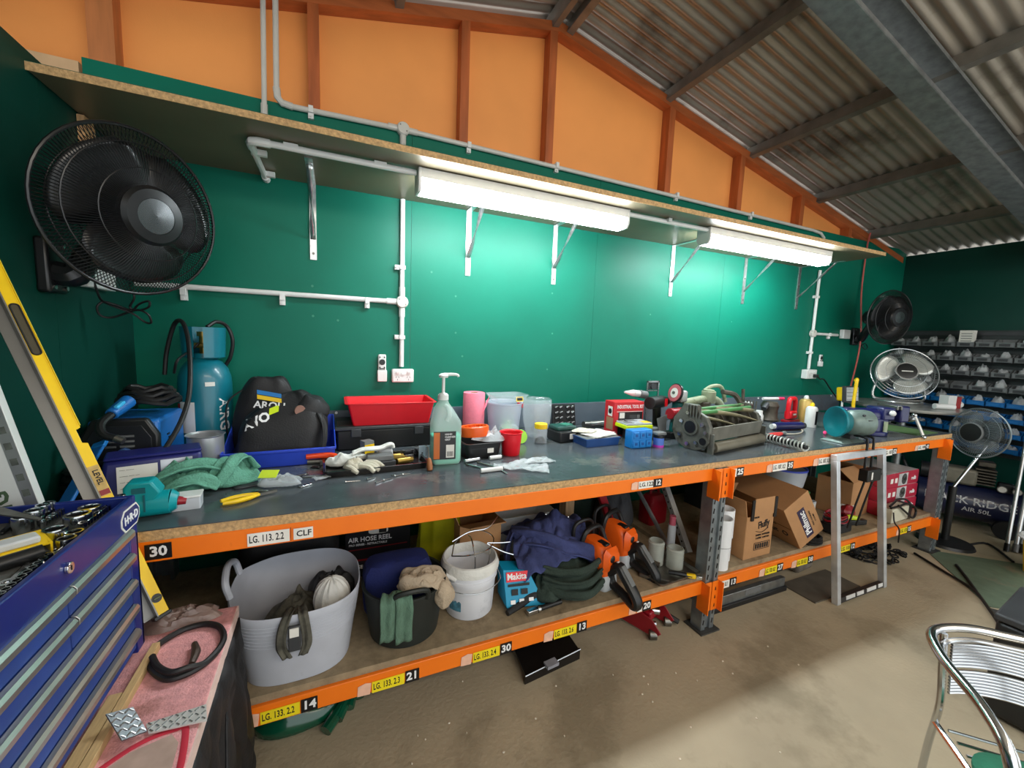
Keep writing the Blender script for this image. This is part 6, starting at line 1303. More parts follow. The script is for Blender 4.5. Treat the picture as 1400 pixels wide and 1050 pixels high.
text('Fluffy', .055, m_ink, t, TR(.03, fy, .19) @ FRONT @ RZ(.12), align='CENTER', bold=.0012, squash=.8); q = M(); q.tube([(-.03, fy, .155), (.02, fy, .145), (.07, fy, .165)], .0016, 5, sub=5); build('script_tail', q, m_ink, t)
for (tx, z, s_) in (('FABRIC SOFTENER', .130, .014), ('2 LITRE  CARTON', .112, .014), ('TRU78', .236, .014)): text(tx, s_, m_ink, t, TR(.03 if z < .2 else -.035, fy, z) @ FRONT, align='CENTER', bold=.0003)
for (x, z, w1, h1) in ((.03, .085, .13, .003), (.03, .045, .13, .003), (-.034, .065, .003, .042), (.094, .065, .003, .042)):
    q = M(); q.box((x, fy, z), (w1, .001, h1)); build('code_frame', q, m_ink, t)
for k_ in range(6):
    q = M(); q.box((-.018 + k_ * .019, fy, .065), (.013, .001, .028)); build('code_bar', q, m_ink, t)
# tilted carton with brand panel
t = SH('cardboard_box', 'tilted cardboard carton with a dark name panel on its end', 'box', 2.50, .16, 0)
Bq = Matrix.Translation((.02, .05, .183)) @ RZ(-.12) @ RY(-.58)
Wc, Dc, Hc = .20, .42, .30
q = M(); q.xf(Bq); q.box((0, 0, 0), (Wc, Dc, Hc)); build('box', q, m_card, t, bev=.002)
em = Bq @ TR(.0, -Dc / 2 - .001, .0) @ FRONT
q = M(); q.xf(em); q.box((.0, -.02, .0), (.055, .20, .0012)); build('name_panel', q, P('print_navy', (44, 32, 66), .5), t)
text('Philmac', .058, m_wink, t, em @ TR(-.0, -.02, .0012) @ RZ(PI / 2), align='CENTER', bold=.0012, squash=.92)
text('POLY COUPLING', .014, m_ink, t, em @ TR(.05, -.02, .0008) @ RZ(PI / 2), align='CENTER'); text('C 113 REV', .012, m_ink, t, em @ TR(.07, -.03, .0008) @ RZ(PI / 2), align='CENTER')
lm = Bq @ TR(-Wc / 2 - .001, 0, 0) @ RY(-PI / 2) @ RZ(-PI / 2)
text('fragile', .05, m_ink, t, lm @ TR(.0, .06, 0), align='CENTER', bold=.001); text('this side', .035, m_ink, t, lm @ TR(.05, .0, 0), align='CENTER', bold=.0006); text('cut  O', .05, m_ink, t, lm @ TR(.10, -.06, 0), align='CENTER', bold=.001)
q = M(); q.xf(Bq); q.box((-Wc / 2 - .0012, .0, .0), (.001, Dc, .006)); build('seam', q, P('card_seam', (140, 98, 60), .8), t)
t = SH('cable_lead', 'coiled black lead on the shelf under the tilted carton', 'cable', 2.66, .03, 0); q = M()
for j in range(3): q.tube([(.06 * math.cos(2 * PI * i / 18) * (1 - .1 * j), .035 * math.sin(2 * PI * i / 18), .009 + j * .016) for i in range(18)], .008, 7, closed=True)
build('coil', q, m_rub, t, stuff=True)
t = SH('file_box', 'dark file box at the back between carton and tub', 'box', 2.55, .68, .05); q = M(); q.box((0, 0, .20), (.30, .22, .40)); build('box', q, m_dgrey, t, bev=.004)
t = SH('storage_tub', 'translucent round tub with a blue rim under the bench in the right bay', 'tub', 3.12, .52, 0, z=SZ + .13); q = M(); q.lathe([(0, 0), (.09, 0), (.125, .03), (.14, .12), (.142, .15), (.136, .15), (.12, .035), (0, .006)], 32); build('tub', q, m_frost, t); q = M(); q.lathe([(.135, .15), (.146, .15), (.146, .162), (.135, .162)], 32, close=True); build('rim', q, P('rim_blue', (70, 90, 210), .4), t)
t = SH('storage_box', 'green lidded plastic box beneath the blue rimmed tub', 'box', 3.05, .52, .05); q = M(); tub(q, .34, .25, .10, .004, 1.05, .02); build('box', q, m_frost, t); q = M(); q.box((0, 0, .112), (.37, .28, .022)); build('lid', q, P('green_plastic', (70, 140, 80), .4), t, bev=.008)
t = SH('plastic_punnet', 'small clear punnet with a paper label right of the tilted carton', 'punnet', 2.98, .30, .1); q = M(); tub(q, .12, .12, .13, .003, 1.1, .01); build('tub', q, m_frost, t); q = M(); q.box((0, -.068, .10), (.09, .002, .04)); build('label', q, m_paper, t)
t = SH('cardboard_box', 'brown carton with torn flap behind the silver frame', 'box', 3.42, .28, .08); carton(t, .26, .22, .26, m_card, (('f', .9, .12), ('r', .5, .10)))
t = thing('strap_clamp', 'black clamp hung from the bench straps inside the silver frame', 'clamp', (3.02, -.045, .72), 0); q = M(); q.box((0, 0, 0), (.15, .05, .075)); q.cyl((.07, 0, .0), (.20, .01, -.02), .012, n=8); build('clamp_body', q, m_black, t, bev=.006, stuff=True); q = M(); q.box((-.03, -.026, .0), (.014, .002, .045)); build('label', q, m_paper, t)
for x in (-.045, .05):
    q = M(); q.tube([(x, 0, -.03), (x - .01, .03, -.22), (x - .015, .05, -.36)], .006, 8); build('hanging_bar', q, m_black, t)
# packs of wipes, three high
m_wr = P('wrap_red', (178, 36, 62), .35, var=.06); m_wf = P('wrap_film', (214, 214, 214), .25, trans=.15, var=.2, scale=6)
for i, lb_ in enumerate(['red and silver shrink wrapped roll pack at the bottom of the stack', 'red and silver roll pack in the middle of the stack of three', 'top red and silver roll pack of the stack of three']):
    t = SH('roll_pack', lb_, 'pack', 3.80, .27, -.02 + .02 * i, 'packs of rolls by the end upright', SZ + .0005 + i * .104)
    q = M(); q.loft([[V3((x, y0 + (.0), z)) for (x, z) in [(.235 * sx * (1 if True else 1), zz) for sx, zz in ((-1, .012), (-.97, .0), (.97, 0), (1, .012), (1, .090), (.97, .102), (-.97, .102), (-1, .090))]] for y0 in (-.17, .17)]); build('pack', q, m_wr, t, bev=.004)
    q = M(); q.box((.0, -.1712, .05), (.13, .002, .09)); build('clear_window', q, m_wf, t); q = M(); q.cyl((.015, -.158, .051), (.015, -.1725, .051), .040, n=20); build('roll_end', q, m_steel, t)
    q = M(); q.box((.0, .0, .1026), (.44, .33, .0015)); build('top_film', q, m_wf, t)
    text('rolls', .04, m_wink, t, TR(.155, -.1725, .045) @ FRONT, align='CENTER', bold=.001); text('5xl', .04, m_ink, t, TR(.015, -.173, .05) @ FRONT, align='CENTER')
    for x in (-.10, -.16):
        q = M(); q.box((x, -.1715, .05), (.035, .001, .035)); build('print_mark', q, m_paper, t)
t = SH('battery_charger', 'cream box with black leads on the lower shelf before the roll packs', 'charger', 3.62, .055, .04); q = M(); q.box((0, 0, .05), (.24, .08, .10)); build('case', q, P('cream_plastic', (206, 202, 180), .5, var=.06, dirt=(160, 150, 120), dscale=8, dcut=.62), t, bev=.005); q = M(); q.box((.15, 0, .05), (.06, .075, .095)); build('end_block', q, m_black, t, bev=.004)
q = M(); q.tube([(-.13, -.03, .11), (-.05, -.045, .12), (.05, -.05, .125), (.15, -.055, .09), (.19, -.055, .04), (.12, -.065, .015), (.02, -.06, .07), (-.08, -.05, .13)], .007, 7, sub=6); q.tube([(-.12, -.02, .118), (.0, .0, .125), (.10, .02, .122), (.18, .0, .115), (.22, -.03, .06)], .007, 7, sub=5); build('lead', q, m_rub, t, stuff=True)
q = M(); q.tube([(-.14, -.05, .09), (-.16, -.07, .03), (-.12, -.085, -.02), (-.09, -.08, -.12)], .0045, 6, sub=5); build('hanging_lead', q, m_rub, t)
t = SH('booster_cables', 'coiled red and black booster cables on the shelf inside the silver frame', 'cables', 2.96, .08, 0)
for j in range(5):
    q = M(); q.tube([((.085 - .004 * j) * math.cos(2 * PI * i / 22) + .01, .055 * math.sin(2 * PI * i / 22), .075 + .011 * j + .006 * math.sin(i + j)) for i in range(22)], .0055, 6, closed=True); build('cable_loop', q, m_redd if j in (1, 3, 4) else m_rub, t)
q = M(); q.box((.02, 0, .035), (.18, .10, .06)); build('base_block', q, m_blackm, t, bev=.01)
t = SH('hand_saw', 'lime handled saw lying right of the booster cables', 'saw', 3.20, .10, -.25); q = M(); q.tube([(-.09, 0, .05), (-.02, 0, .055), (.05, 0, .045)], [.016, .018, .014], 8, sub=3); build('handle', q, m_lime, t); q = M(); q.box((.0, 0, .02), (.22, .035, .035)); build('body', q, m_black, t, bev=.005)
t = SH('red_tool', 'small red tool body beside the brown carton', 'power tool', 3.28, .17, .2); q = M(); q.ball((0, 0, .05), (.065, .045, .055), 16, fn=lambda u: 1 + .2 * nz(u * 2)); build('body', q, m_redd, t); q = M(); q.box((.06, .01, .075), (.12, .06, .04)); build('white_block', q, m_white, t, bev=.004)
# ================================================================= under the rack on the floor
t = thing('ramp_plate', 'dark folded steel plate with a taped bright edge on the floor under the rack', 'steel plate', (.86, .17, 0), .02); q = M(); q.hull8([(-.13, -.13, .035), (.16, -.10, .045), (.17, .2, .06), (-.10, .2, .05), (-.13, -.13, .040), (.16, -.10, .05), (.17, .2, .065), (-.10, .2, .055)]); build('plate', q, P('black_steel', (34, 30, 28), .4, .5, var=.2), t)
q = M(); q.hull8([(-.135, -.137, 0), (.165, -.107, 0), (.165, -.100, 0), (-.135, -.130, 0), (-.135, -.137, .042), (.165, -.107, .052), (.165, -.100, .052), (-.135, -.130, .042)]); build('front_edge', q, P('black_steel2', (40, 36, 34), .4, .5), t)
q = M(); q.cyl((-.135, -.1385, .041), (.165, -.1085, .051), .0035, n=6); build('bright_edge', q, m_steel, t); q = M(); q.box((.0, -.125, .045), (.06, .035, .014), rz=.1); build('tape', q, P('duct_tape', (150, 150, 158), .4), t)
q = M(); q.prism([(-.045, 0), (-.03, .06), (.0, .075), (.03, .06), (.045, 0), (.03, 0), (.02, .05), (0, .06), (-.02, .05), (-.03, 0)], -.02, .25, TR(-.09, .02, .045) @ RX(PI / 2) @ RY(PI)); build('channel', q, m_black, t)
t = thing('trolley_jack', 'red trolley jack on the floor under the rack by the upright', 'jack', (1.47, .17, 0), 0)
for s in (-1, 1):
    q = M(); q.prism([(-.18, .02), (.12, .015), (.15, .05), (.10, .10), (-.05, .13), (-.18, .09)], s * .075 - .003, s * .075 + .003, RZ(-1.2) @ RX(PI / 2)); build('side_plate', q, m_redd, t, bev=.002)
q = M(); q.box((.0, .0, .085), (.10, .16, .05), rz=.37); build('bridge', q, m_redd, t, bev=.01); q = M(); q.cyl((-.045, -.12, .025), (-.015, -.135, .025), .024, n=16); build('wheel', q, m_steeld, t); q = M(); q.cyl((.10, -.07, .025), (.13, -.085, .025), .024, n=16); build('wheel', q, m_steeld, t)
q = M(); q.tube([(.10, -.03, .06), (.17, -.10, .022)], .014, 10); build('handle_socket', q, m_black, t); q = M(); q.cyl((.02, -.06, .10), (.05, -.08, .10), .018, n=12); build('pivot', q, m_steel, t)
q = M(); q.cyl((-.0, -.095, .055), (.012, -.10, .055), .012, n=8); build('bolt_head', q, m_steel, t)
t = thing('hose_bag', 'glossy dark green bundled hose on the floor under the left end of the rack', 'hose', (-.10, .22, 0), .25); q = M(); heap(q, (-.02, .05, 0), (.20, .17, .15), 2, .3, 1.6, 44, 10, .7, .12); build('sheet', q, P('gloss_green', (10, 74, 52), .18, var=.15, coat=.4), t, subd=1)
for k_ in range(4):
    q = M(); q.tube([(.02 + k_ * .045, -.14 + k_ * .018, .025 + k_ * .006), (.10 + k_ * .025, -.08 + k_ * .02, .045 + k_ * .008), (.15 + k_ * .015, .0, .04), (.17, .1, .03)], .022, 10, sub=5); build('coil', q, P('gloss_green', (10, 74, 52), .18), t)
t = thing('crate', 'dark plastic crate and rope pile on the floor under the right bay', 'crate', (3.10, .36, 0), .0); q = M(); tub(q, .34, .26, .15, .006, 1.05, .02); build('crate', q, m_black, t)
t = thing('concrete_block', 'rough grey block on the floor under the right bay', 'block', (2.86, .24, 0), .1); q = M(); q.box((0, 0, .075), (.20, .16, .15)); build('block', q, P('rough_stone', (118, 110, 98), .9, var=.25, bump=.5, bscale=40), t, bev=.02)
t = thing('chain_pile', 'pile of black chain on the floor near the end upright', 'chain', (3.62, .10, 0), 0)
q = M(); rnd = random.Random(3)
for k_ in range(70):
    a = rnd.random() * 6.28; r = rnd.random() ** .6; c_ = V3((r * .26 * math.cos(a), r * .13 * math.sin(a) + .03, .012 + (1 - r) * .05 * rnd.random())); B_ = basis((rnd.uniform(-1, 1), rnd.uniform(-1, 1), rnd.uniform(-.4, 1.2)))
    q.tube([c_ + B_ @ V3((.022 * math.cos(2 * PI * i / 10), .013 * math.sin(2 * PI * i / 10), 0)) for i in range(10)], .0055, 5, closed=True)
build('links', q, m_blackm, t, stuff=True)
t = thing('low_pallet_rail', 'grey aluminium rail with black edge lying on the floor under the right bay', 'rail', (2.2, .09, 0), .0); q = M(); q.box((0, 0, .055), (.62, .03, .055)); build('rail', q, m_galv, t, bev=.002); q = M(); q.box((0, -.017, .015), (.64, .02, .03)); build('rubber_edge', q, m_rub, t, bev=.004); q = M(); q.box((.02, -.0155, .062), (.13, .002, .03)); build('label', q, m_grey, t)
t = thing('support_stand', 'silver rectangular welded frame leaning on the front of the rack', 'frame', (2.915, -.125, 0), 0)
m_zf = P('bright_frame', (206, 210, 214), .35, .45, var=.2, scale=10)
tilt = .115; FW, FH = .49, .84; Tm = RX(-tilt)
q = M(); q.xf(Tm); q.box((-FW / 2, 0, FH / 2), (.034, .034, FH)); build('side_rail', q, m_zf, t, bev=.002); q = M(); q.xf(Tm); q.box((FW / 2, 0, FH / 2), (.034, .034, FH)); build('side_rail', q, m_zf, t, bev=.002)
q = M(); q.xf(Tm); q.box((0, 0, FH + .017), (FW + .034, .034, .034)); build('top_rail', q, m_zf, t, bev=.002)
q = M(); q.xf(Tm); q.box((0, 0, .020), (FW - .034, .03, .03)); build('bottom_rail', q, P('bottom_black', (44, 42, 42), .5), t, bev=.002)
for x, w1 in ((-.13, .09), (-.03, .07), (.09, .10), (.19, .05)):
    q = M(); q.xf(Tm); q.box((x, -.0155, .026), (w1, .003, .022)); build('white_tape', q, m_white, t)
t = thing('plywood_sheet', 'thin dark sheet lying on the floor behind the silver frame', 'sheet', (2.78, .0, 0), .0); q = M(); q.box((0, 0.02, .004), (.46, .20, .008)); build('sheet', q, P('dark_ply', (92, 86, 76), .6, var=.15), t)
# ================================================================= blue tool chest on the pink topped cart
m_chest = P('chest_blue', (14, 34, 112), .34, var=.08, coat=.25); m_chestd = P('chest_blue_dusty', (34, 62, 134), .5, var=.2, scale=9, dirt=(120, 124, 136), dscale=6, dcut=.66); m_rail = P('anodised_rail', (186, 186, 182), .3, .9, var=.12, scale=8, dirt=(130, 112, 96), dscale=5, dcut=.66)
m_foam = P('grey_foam', (104, 104, 100), .85, var=.25, scale=20, bump=.3, bscale=60)
CX0, CX1, CY0, CY1, CZ0, CZ1 = XL + .012, -.45, -1.02, -.14, .666, 1.054
t = thing('tool_chest', 'dark blue metal tool chest with silver drawer rails and an open socket tray', 'tool chest', (CX1, CY1, CZ0), 0)
k = V3(t.location)
def cb(name, c, d, mat, par=None, **kw):
    q = M(); q.box(V3(c) - k, d); return build(name, q, mat, par or t, **kw)
yc_, ly = (CY0 + CY1) / 2, CY1 - CY0; xc_, lx = (CX0 + CX1) / 2, CX1 - CX0; H_ = CZ1 - CZ0
q = M(); th = .012
q.box((-lx / 2, -th / 2, H_ / 2), (lx, th, H_)); build('end_panel', q, m_chest, t, bev=.003)
q = M(); q.box((-lx / 2, -ly + th / 2, H_ / 2), (lx, th, H_)); build('end_panel', q, m_chest, t, bev=.003)
q = M(); q.box((-lx + th / 2, -ly / 2, H_ / 2), (th, ly - 2 * th, H_)); build('back_panel', q, m_chest, t)
q = M(); q.box((-.006, -ly / 2, H_ - .046), (th, ly - 2 * th, .092)); build('front_band', q, m_chest, t, bev=.003)
for yy in (-.020, -ly + .020):
    q = M(); q.box((-.006, yy, (H_ - .092) / 2), (th, .040, H_ - .092)); build('front_post', q, m_chest, t, bev=.002)
q = M(); q.box((-lx / 2, -ly / 2, .008), (lx - .02, ly - .02, .014)); build('bottom_panel', q, m_chest, t)
q = M(); q.box((-lx / 2 - .004, -ly / 2, H_ - .039), (lx - .034, ly - .03, .012)); build('tray_floor', q, m_foam, t)
zs_ = [.948, .893, .832, .773, .714]
zr = [1.054 - .39 * f_ for f_ in (.205, .36, .528, .692, .855)]
spl = -.279
for i, z in enumerate(zr):
    zl_ = (zr[i + 1] + .012) if i < 4 else CZ0 + .014
    segs = [(-.040, spl + .002), (spl - .002, -ly + .040)] if i < 2 else [(-.040, -ly + .040)]
    for (ya, yb_) in segs:
        q = M(); hh = (z + .010) - zl_; q.box((-.008, (ya + yb_) / 2, zl_ - CZ0 + hh / 2), (.012, abs(ya - yb_), hh - .003)); d = build('drawer', q, m_chestd, t, bev=.002)
        q = M(); L2 = abs(ya - yb_)
        q.prism([(-.002, -.010), (.005, -.011), (.010, -.007), (.0105, .004), (.006, .010), (-.002, .012)], -L2 / 2, L2 / 2, Matrix(((1, 0, 0, 0), (0, 0, 1, (ya + yb_) / 2), (0, 1, 0, z - CZ0), (0, 0, 0, 1)))); build('drawer_rail', q, m_rail, d, bev=.001)
q = M(); q.cyl((0, spl, H_ - .033), (.006, spl, H_ - .033), .0105, n=20); build('lock', q, m_chrome, t, bev=.001); q = M(); q.box((.0064, spl, H_ - .033), (.001, .002, .009)); build('key_slot', q, m_lblk, t)
pb = at(178, 707, 0, CX1) - k; fmb = TR(pb) @ RZ(PI / 2) @ FRONT
K_ = 1.5
hexo = [(-.030, -.006), (-.020, -.017), (.020, -.017), (.030, -.006), (.030, .006), (.020, .017), (-.020, .017), (-.030, .006)]
q = M(); q.prism([(a * K_, b * K_) for a, b in hexo], 0, .0016, fmb); build('badge', q, m_paper, t); q = M(); q.prism([(a * K_ * .92, b * K_ * .87) for a, b in hexo], .0016, .002, fmb); build('badge_face', q, m_chest, t)
text('H·R·D', .027, m_wink, t, fmb @ TR(0, 0, .0024), align='CENTER', bold=.0006, squash=.95)
# sockets and spanners in the tray
TZ2 = CZ1 - .0325
m_sock = P('socket_chrome', (188, 190, 192), .16, 1.0, var=.06)
def socket(u, v, r, h, lbl, lie=False, grp='sockets in the chest tray'):
    p = at(u, v, 2, TZ2 + h); t = thing('socket', lbl, 'socket', (p.x, p.y, TZ2), random.random(), grp)
    q = M(); prof = [(r * .96, 0), (r, .003), (r, h - .003), (r * .95, h), (r * .74, h), (r * .70, h - .004), (r * .66, h * .25), (.0, h * .25)]
    q.lathe(prof, 24); build('body', q, m_sock, t, ang=30); q = M(); q.lathe([(r * .705, h - .0035), (r * .66, h * .3), (0, h * .3)], 6); build('hex_bore', q, m_lblk, t)
for a in [(123, 692, .021, .026, 'big chrome socket nearest the far rim of the tray'), (106, 702, .023, .030, 'tall big chrome socket just left of the biggest ring'), (75, 722, .019, .03, 'chrome socket between the yellow pack and the rim edge'), (102, 726, .014, .022, 'medium chrome socket close to the blue front band'), (91, 735, .015, .022, 'medium chrome socket beside the yellow pack corner'), (30, 706, .016, .035, 'upright chrome socket at the left of the tray'), (46, 697, .016, .038, 'upright chrome socket second from the left'), (58, 690, .012, .038, 'narrow upright chrome socket beside the second one'), (67, 686, .010, .038, 'narrowest upright chrome socket at the far rim')]: socket(*a)
OR = ['first', 'second', 'third', 'fourth', 'fifth', 'sixth', 'seventh', 'eighth', 'ninth', 'tenth', 'eleventh', 'twelfth', 'thirteenth', 'fourteenth']
for i in range(14): socket(113 + i * 4.2, 714 - i * 2.9, .0075 - .0001 * i, .018, f'small chrome socket, {OR[i]} from the near end of the slanting row by the front band')
for i in range(8): socket(60 + i * 4.2, 712 - i * 3.0, .0065, .02, f'small chrome socket, {OR[i]} in the short row left of the big rings')
for i in range(10): socket(66 - i * 7.3, 757 + i * 6, .0065, .016, f'small chrome socket, {OR[i]} from the far end of the row along the near band')
for i, (u0, v0, u1, v1, lb_) in enumerate([(96, 738, 66, 762, 'chrome spanner lying along the front band'), (40, 770, 10, 800, 'ring spanner at the near end of the tray'), (78, 752, 48, 776, 'ratchet handle by the yellow pack'), (30, 788, 4, 815, 'short spanner nearest the photo edge'), (0, 730, 24, 712, 'black bar under the yellow pack')]):
    a, b = at(u0, v0, 2, TZ2 + .006), at(u1, v1, 2, TZ2 + .006); d_ = b - a; t2 = thing('spanner', lb_, 'spanner', ((a + b) / 2).to_tuple()[:2] + (TZ2,), math.atan2(d_.y, d_.x)); L_ = d_.length; q = M(); q.box((0, 0, .006), (L_, .010, .006)); build('shank', q, m_sock if i < 4 else m_black, t2, bev=.002)
    q = M(); q.lathe([(.006, .002), (.012, .002), (.012, .012), (.006, .012)], 16, m=TR(L_ / 2, 0, 0), close=True); build('ring', q, m_sock if i < 4 else m_black, t2)
p = at(20, 742, 2, TZ2 + .03); t2 = thing('blister_pack', 'yellow carded tool pack lying on the chest tray', 'pack', (p.x - .02, p.y - .015, TZ2 + .012), .65)
q = M(); q.box((0, 0, .014), (.13, .075, .003), m=RX(.05)); q.box((.063, 0, .005), (.003, .075, .02)); build('card', q, m_yel, t2); q = M(); q.box((.015, -.012, .022), (.075, .035, .014)); build('blister', q, m_frost, t2, bev=.004); q = M(); q.box((.02, .022, .0165), (.05, .022, .001)); build('red_print', q, P('brick_print', (150, 60, 40), .5), t2); text('TOUGH', .014, m_ink, t2, TR(-.055, .02, .0165), bold=.0003)
q = M(); q.cyl((-.05, -.048, .002), (.05, -.046, .004), .013, n=14); build('tool_body', q, m_black, t2); q = M(); q.lathe([(.008, 0), (.016, 0), (.016, .006), (.008, .006)], 16, m=TR(-.055, -.048, .002) @ RY(PI / 2), close=True); build('end_ring', q, m_sock, t2)
# cart under the chest
t = thing('tool_cart', 'low cart with a stained pink carpeted top under the blue tool chest', 'cart', (-.54, -.52, 0), 0)
k = V3(t.location); TZ3 = .645
m_pinkc = P('pink_carpet', (222, 158, 158), .95, var=.15, scale=60, bump=.5, bscale=220, dirt=(160, 108, 100), dscale=5, dcut=.60)
q = M(); q.hull8([V3(p) - k for p in [(CX0, -1.1, TZ3 - .022), (-.252, -1.1, TZ3 - .022), (-.275, -.022, TZ3 - .022), (CX0, -.022, TZ3 - .022), (CX0, -1.1, TZ3), (-.252, -1.1, TZ3), (-.275, -.022, TZ3), (CX0, -.022, TZ3)]]); build('carpet_top', q, m_pinkc, t, bev=.004)
q = M(); q.hull8([V3(p) - k for p in [(-.256, -1.1, TZ3 - .03), (-.249, -1.1, TZ3 - .03), (-.272, -.022, TZ3 - .03), (-.279, -.022, TZ3 - .03), (-.256, -1.1, TZ3 - .002), (-.249, -1.1, TZ3 - .002), (-.272, -.022, TZ3 - .002), (-.279, -.022, TZ3 - .002)]]); build('pale_edge', q, P('pale_edge', (226, 196, 186), .6), t)
q = M(); q.box(V3((-.54, -.56, .34)) - k, (.50, 1.0, .54)); build('cabinet', q, m_blackm, t, bev=.01)
for (x, y) in ((-.75, -.1), (-.33, -.1), (-.75, -1.0), (-.33, -1.0)):
    q = M(); q.cyl(V3((x - .02, y, .035)) - k, V3((x + .02, y, .035)) - k, .035, n=16); build('castor', q, m_rub, t)
q = M(); q.xf(TR(-k)); q.tube([(-.45, -1.05, TZ3 + .0015), (-.30, -.98, TZ3 + .0015), (-.27, -.62, TZ3 + .0015), (-.285, -.445, TZ3 + .0015), (-.31, -.425, TZ3 + .0015), (-.37, -.44, TZ3 + .0015), (-.44, -.50, TZ3 + .0015)], .006, 6, sub=6); q.v = [V3((v.x, v.y, (TZ3 - k.z) + (v.z - (TZ3 - k.z)) * .25 + .0005)) for v in q.v]; build('red_outline', q, P('red_print', (190, 40, 60), .8), t)
q = M(); q.xf(TR(-k)); q.prism([(-.44, -1.05), (-.31, -.98), (-.277, -.62), (-.292, -.46), (-.31, -.435), (-.37, -.45), (-.44, -.51)], TZ3 - .001, TZ3 + .001); build('beige_patch', q, P('beige_patch', (176, 150, 136), .9, var=.15, scale=20, dirt=(120, 96, 84), dscale=6, dcut=.6), t)
for (y0, y1, x0, w1, z1) in ((-1.08, -.30, -.460, .026, .018), (-1.08, -.15, -.434, .018, .0195)):
    q = M(); q.box(V3((x0 + w1 / 2, (y0 + y1) / 2, TZ3 + z1 / 2)) - k, (w1 - .002, y1 - y0, z1)); build('timber_strip', q, P('mdf_strip', (190, 158, 110), .7, var=.15, stretch=(20, 2, 6)), t, bev=.001)
# black bag and straps hanging along the cart side
t = thing('tool_bag', 'crumpled black bag hanging along the right side of the pink topped cart', 'bag', (-.252, -.45, .30), 0)
q = M(); q.grid(lambda u, v: (-.02 + .022 * nz((u * 14, v * 7, 2)) + .012 * abs(nz((u * 30, v * 16, 5))) + .03 * (1 - v), -.45 + u * .86, -.26 + v * .575), 50, 20); q.v = [V3((v.x - .005, v.y, v.z)) for v in q.v]; build('bag', q, m_bag, t, solid=.02)
q = M(); q.xf(TR(.035, -.33, .02)); heap(q, (0, 0, 0), (.05, .14, .12), 3, .5, 2, 36, 9, 1.2); build('pocket', q, P('slate_nylon2', (70, 76, 80), .7, var=.2, bump=.3, bscale=100), t, subd=1)
q = M(); strip(q, [(.015, .10, .27), (.03, .0, .14), (.03, -.12, .06), (.025, -.30, .10)], (0, .3, 1), .03, 3, .003); build('strap', q, m_bag, t, solid=.004)
# things on the pink top
t = thing('cable_loop', 'black hose loop with a connector lying on the pink carpet', 'hose', (-.36, -.205, TZ3 + .0005), .0)
k2 = V3(t.location); loop = [at(u, v, 2, TZ3 + .01) - k2 for u, v in [(207, 890), (222, 877), (250, 861), (280, 853), (300, 857), (306, 872), (297, 890), (278, 908), (255, 921), (230, 928), (212, 920), (204, 905)]]
q = M(); q.tube([V3((p.x, p.y, .009)) for p in loop], .0075, 8, sub=5, closed=True); build('hose', q, m_rub, t)
q = M(); q.tube([V3((p.x * .96 + .004, p.y * .96, .022 if i in (8, 9, 10, 11) else .010)) for i, p in enumerate(loop)][6:], .007, 8, sub=5); build('second_turn', q, m_rub, t)
a, b = at(266, 880, 2, TZ3 + .01) - k2, at(262, 908, 2, TZ3 + .01) - k2; q = M(); q.tube([a, (a + b) / 2 + V3((.006, 0, .002)), b], [.007, .010, .007], 8, sub=3); build('connector', q, P('dark_bronze', (70, 58, 52), .5, .3), t)
p = at(255, 838, 2, TZ3); t = thing('plastic_wrap', 'dusty clear wrap at the far end of the pink carpet', 'plastic wrap', (p.x - .005, p.y - .03, TZ3 + .0005), .1); q = M(); heap(q, (0, 0, 0), (.095, .045, .035), 6, .6, 2.6, 36, 8, 1.4, .3); build('film', q, P('dusty_film', (190, 164, 154), .3, trans=.55, var=.2, bump=.4, bscale=40), t)
t = thing('checker_plate', 'bent piece of bright checker plate lying across the pink carpet', 'metal plate', (-.36, -.39, TZ3), 0); k2 = V3(t.location)
m_chk = P('checker_metal', (184, 184, 182), .28, .95, var=.15, scale=10)
c1_, c2_, c3_, c4_ = [at(*q_, 2, TZ3 + .006) - k2 for q_ in [(200, 990), (282, 963), (283, 985), (203, 1003)]]
q = M(); q.hull8([V3((p.x, p.y, .004)) for p in (c1_, c4_, c3_, c2_)] + [V3((p.x, p.y, .007)) for p in (c1_, c4_, c3_, c2_)]); f1 = build('flat_leg', q, P('checker_pale', (206, 206, 202), .4, .3, var=.1), t)  # flat leg coloured paler to stand for the light it catches
d1, d2, d3, d4 = at(144, 978, 2, TZ3 + .045) - k2, at(181, 968, 2, TZ3 + .03) - k2, at(200, 1001, 2, TZ3 + .006) - k2, at(166, 1014, 2, TZ3 + .02) - k2
n_ = (d2 - d1).cross(d4 - d1).normalized() * .003
if n_.z < 0: n_ = -n_
q = M(); q.hull8([d1, d4, d3, d2, d1 + n_, d4 + n_, d3 + n_, d2 + n_]); f2 = build('raised_leg', q, P('checker_dull', (120, 124, 128), .4, .6, var=.15), t)  # same plate, shade put into a darker colour on this leg
q = M()
for i in range(9):
    for j in range(3):
        u, v = (i + .5) / 9, (j + .5) / 3; c_ = c1_.lerp(c2_, u).lerp(c4_.lerp(c3_, u), v); c_.z = .0075; dx = (c2_ - c1_).normalized() * .0045; dx = RZ(.8 if (i + j) % 2 else -.8).to_3x3() @ dx; q.cyl(c_ - dx, c_ + dx, .0016, n=6)
build('tread', q, m_steel, f1, stuff=True)
q = M()
for i in range(5):
    for j in range(5):
        u, v = (i + .5) / 5, (j + .5) / 5; c_ = d1.lerp(d2, u).lerp(d4.lerp(d3, u), v) + n_ * 1.1; dx = (d2 - d1).normalized() * .0045; dx = Matrix.Rotation(.8 if (i + j) % 2 else -.8, 3, n_) @ dx; q.cyl(c_ - dx, c_ + dx, .0016, n=6)
build('tread', q, m_chk, f2, stuff=True)
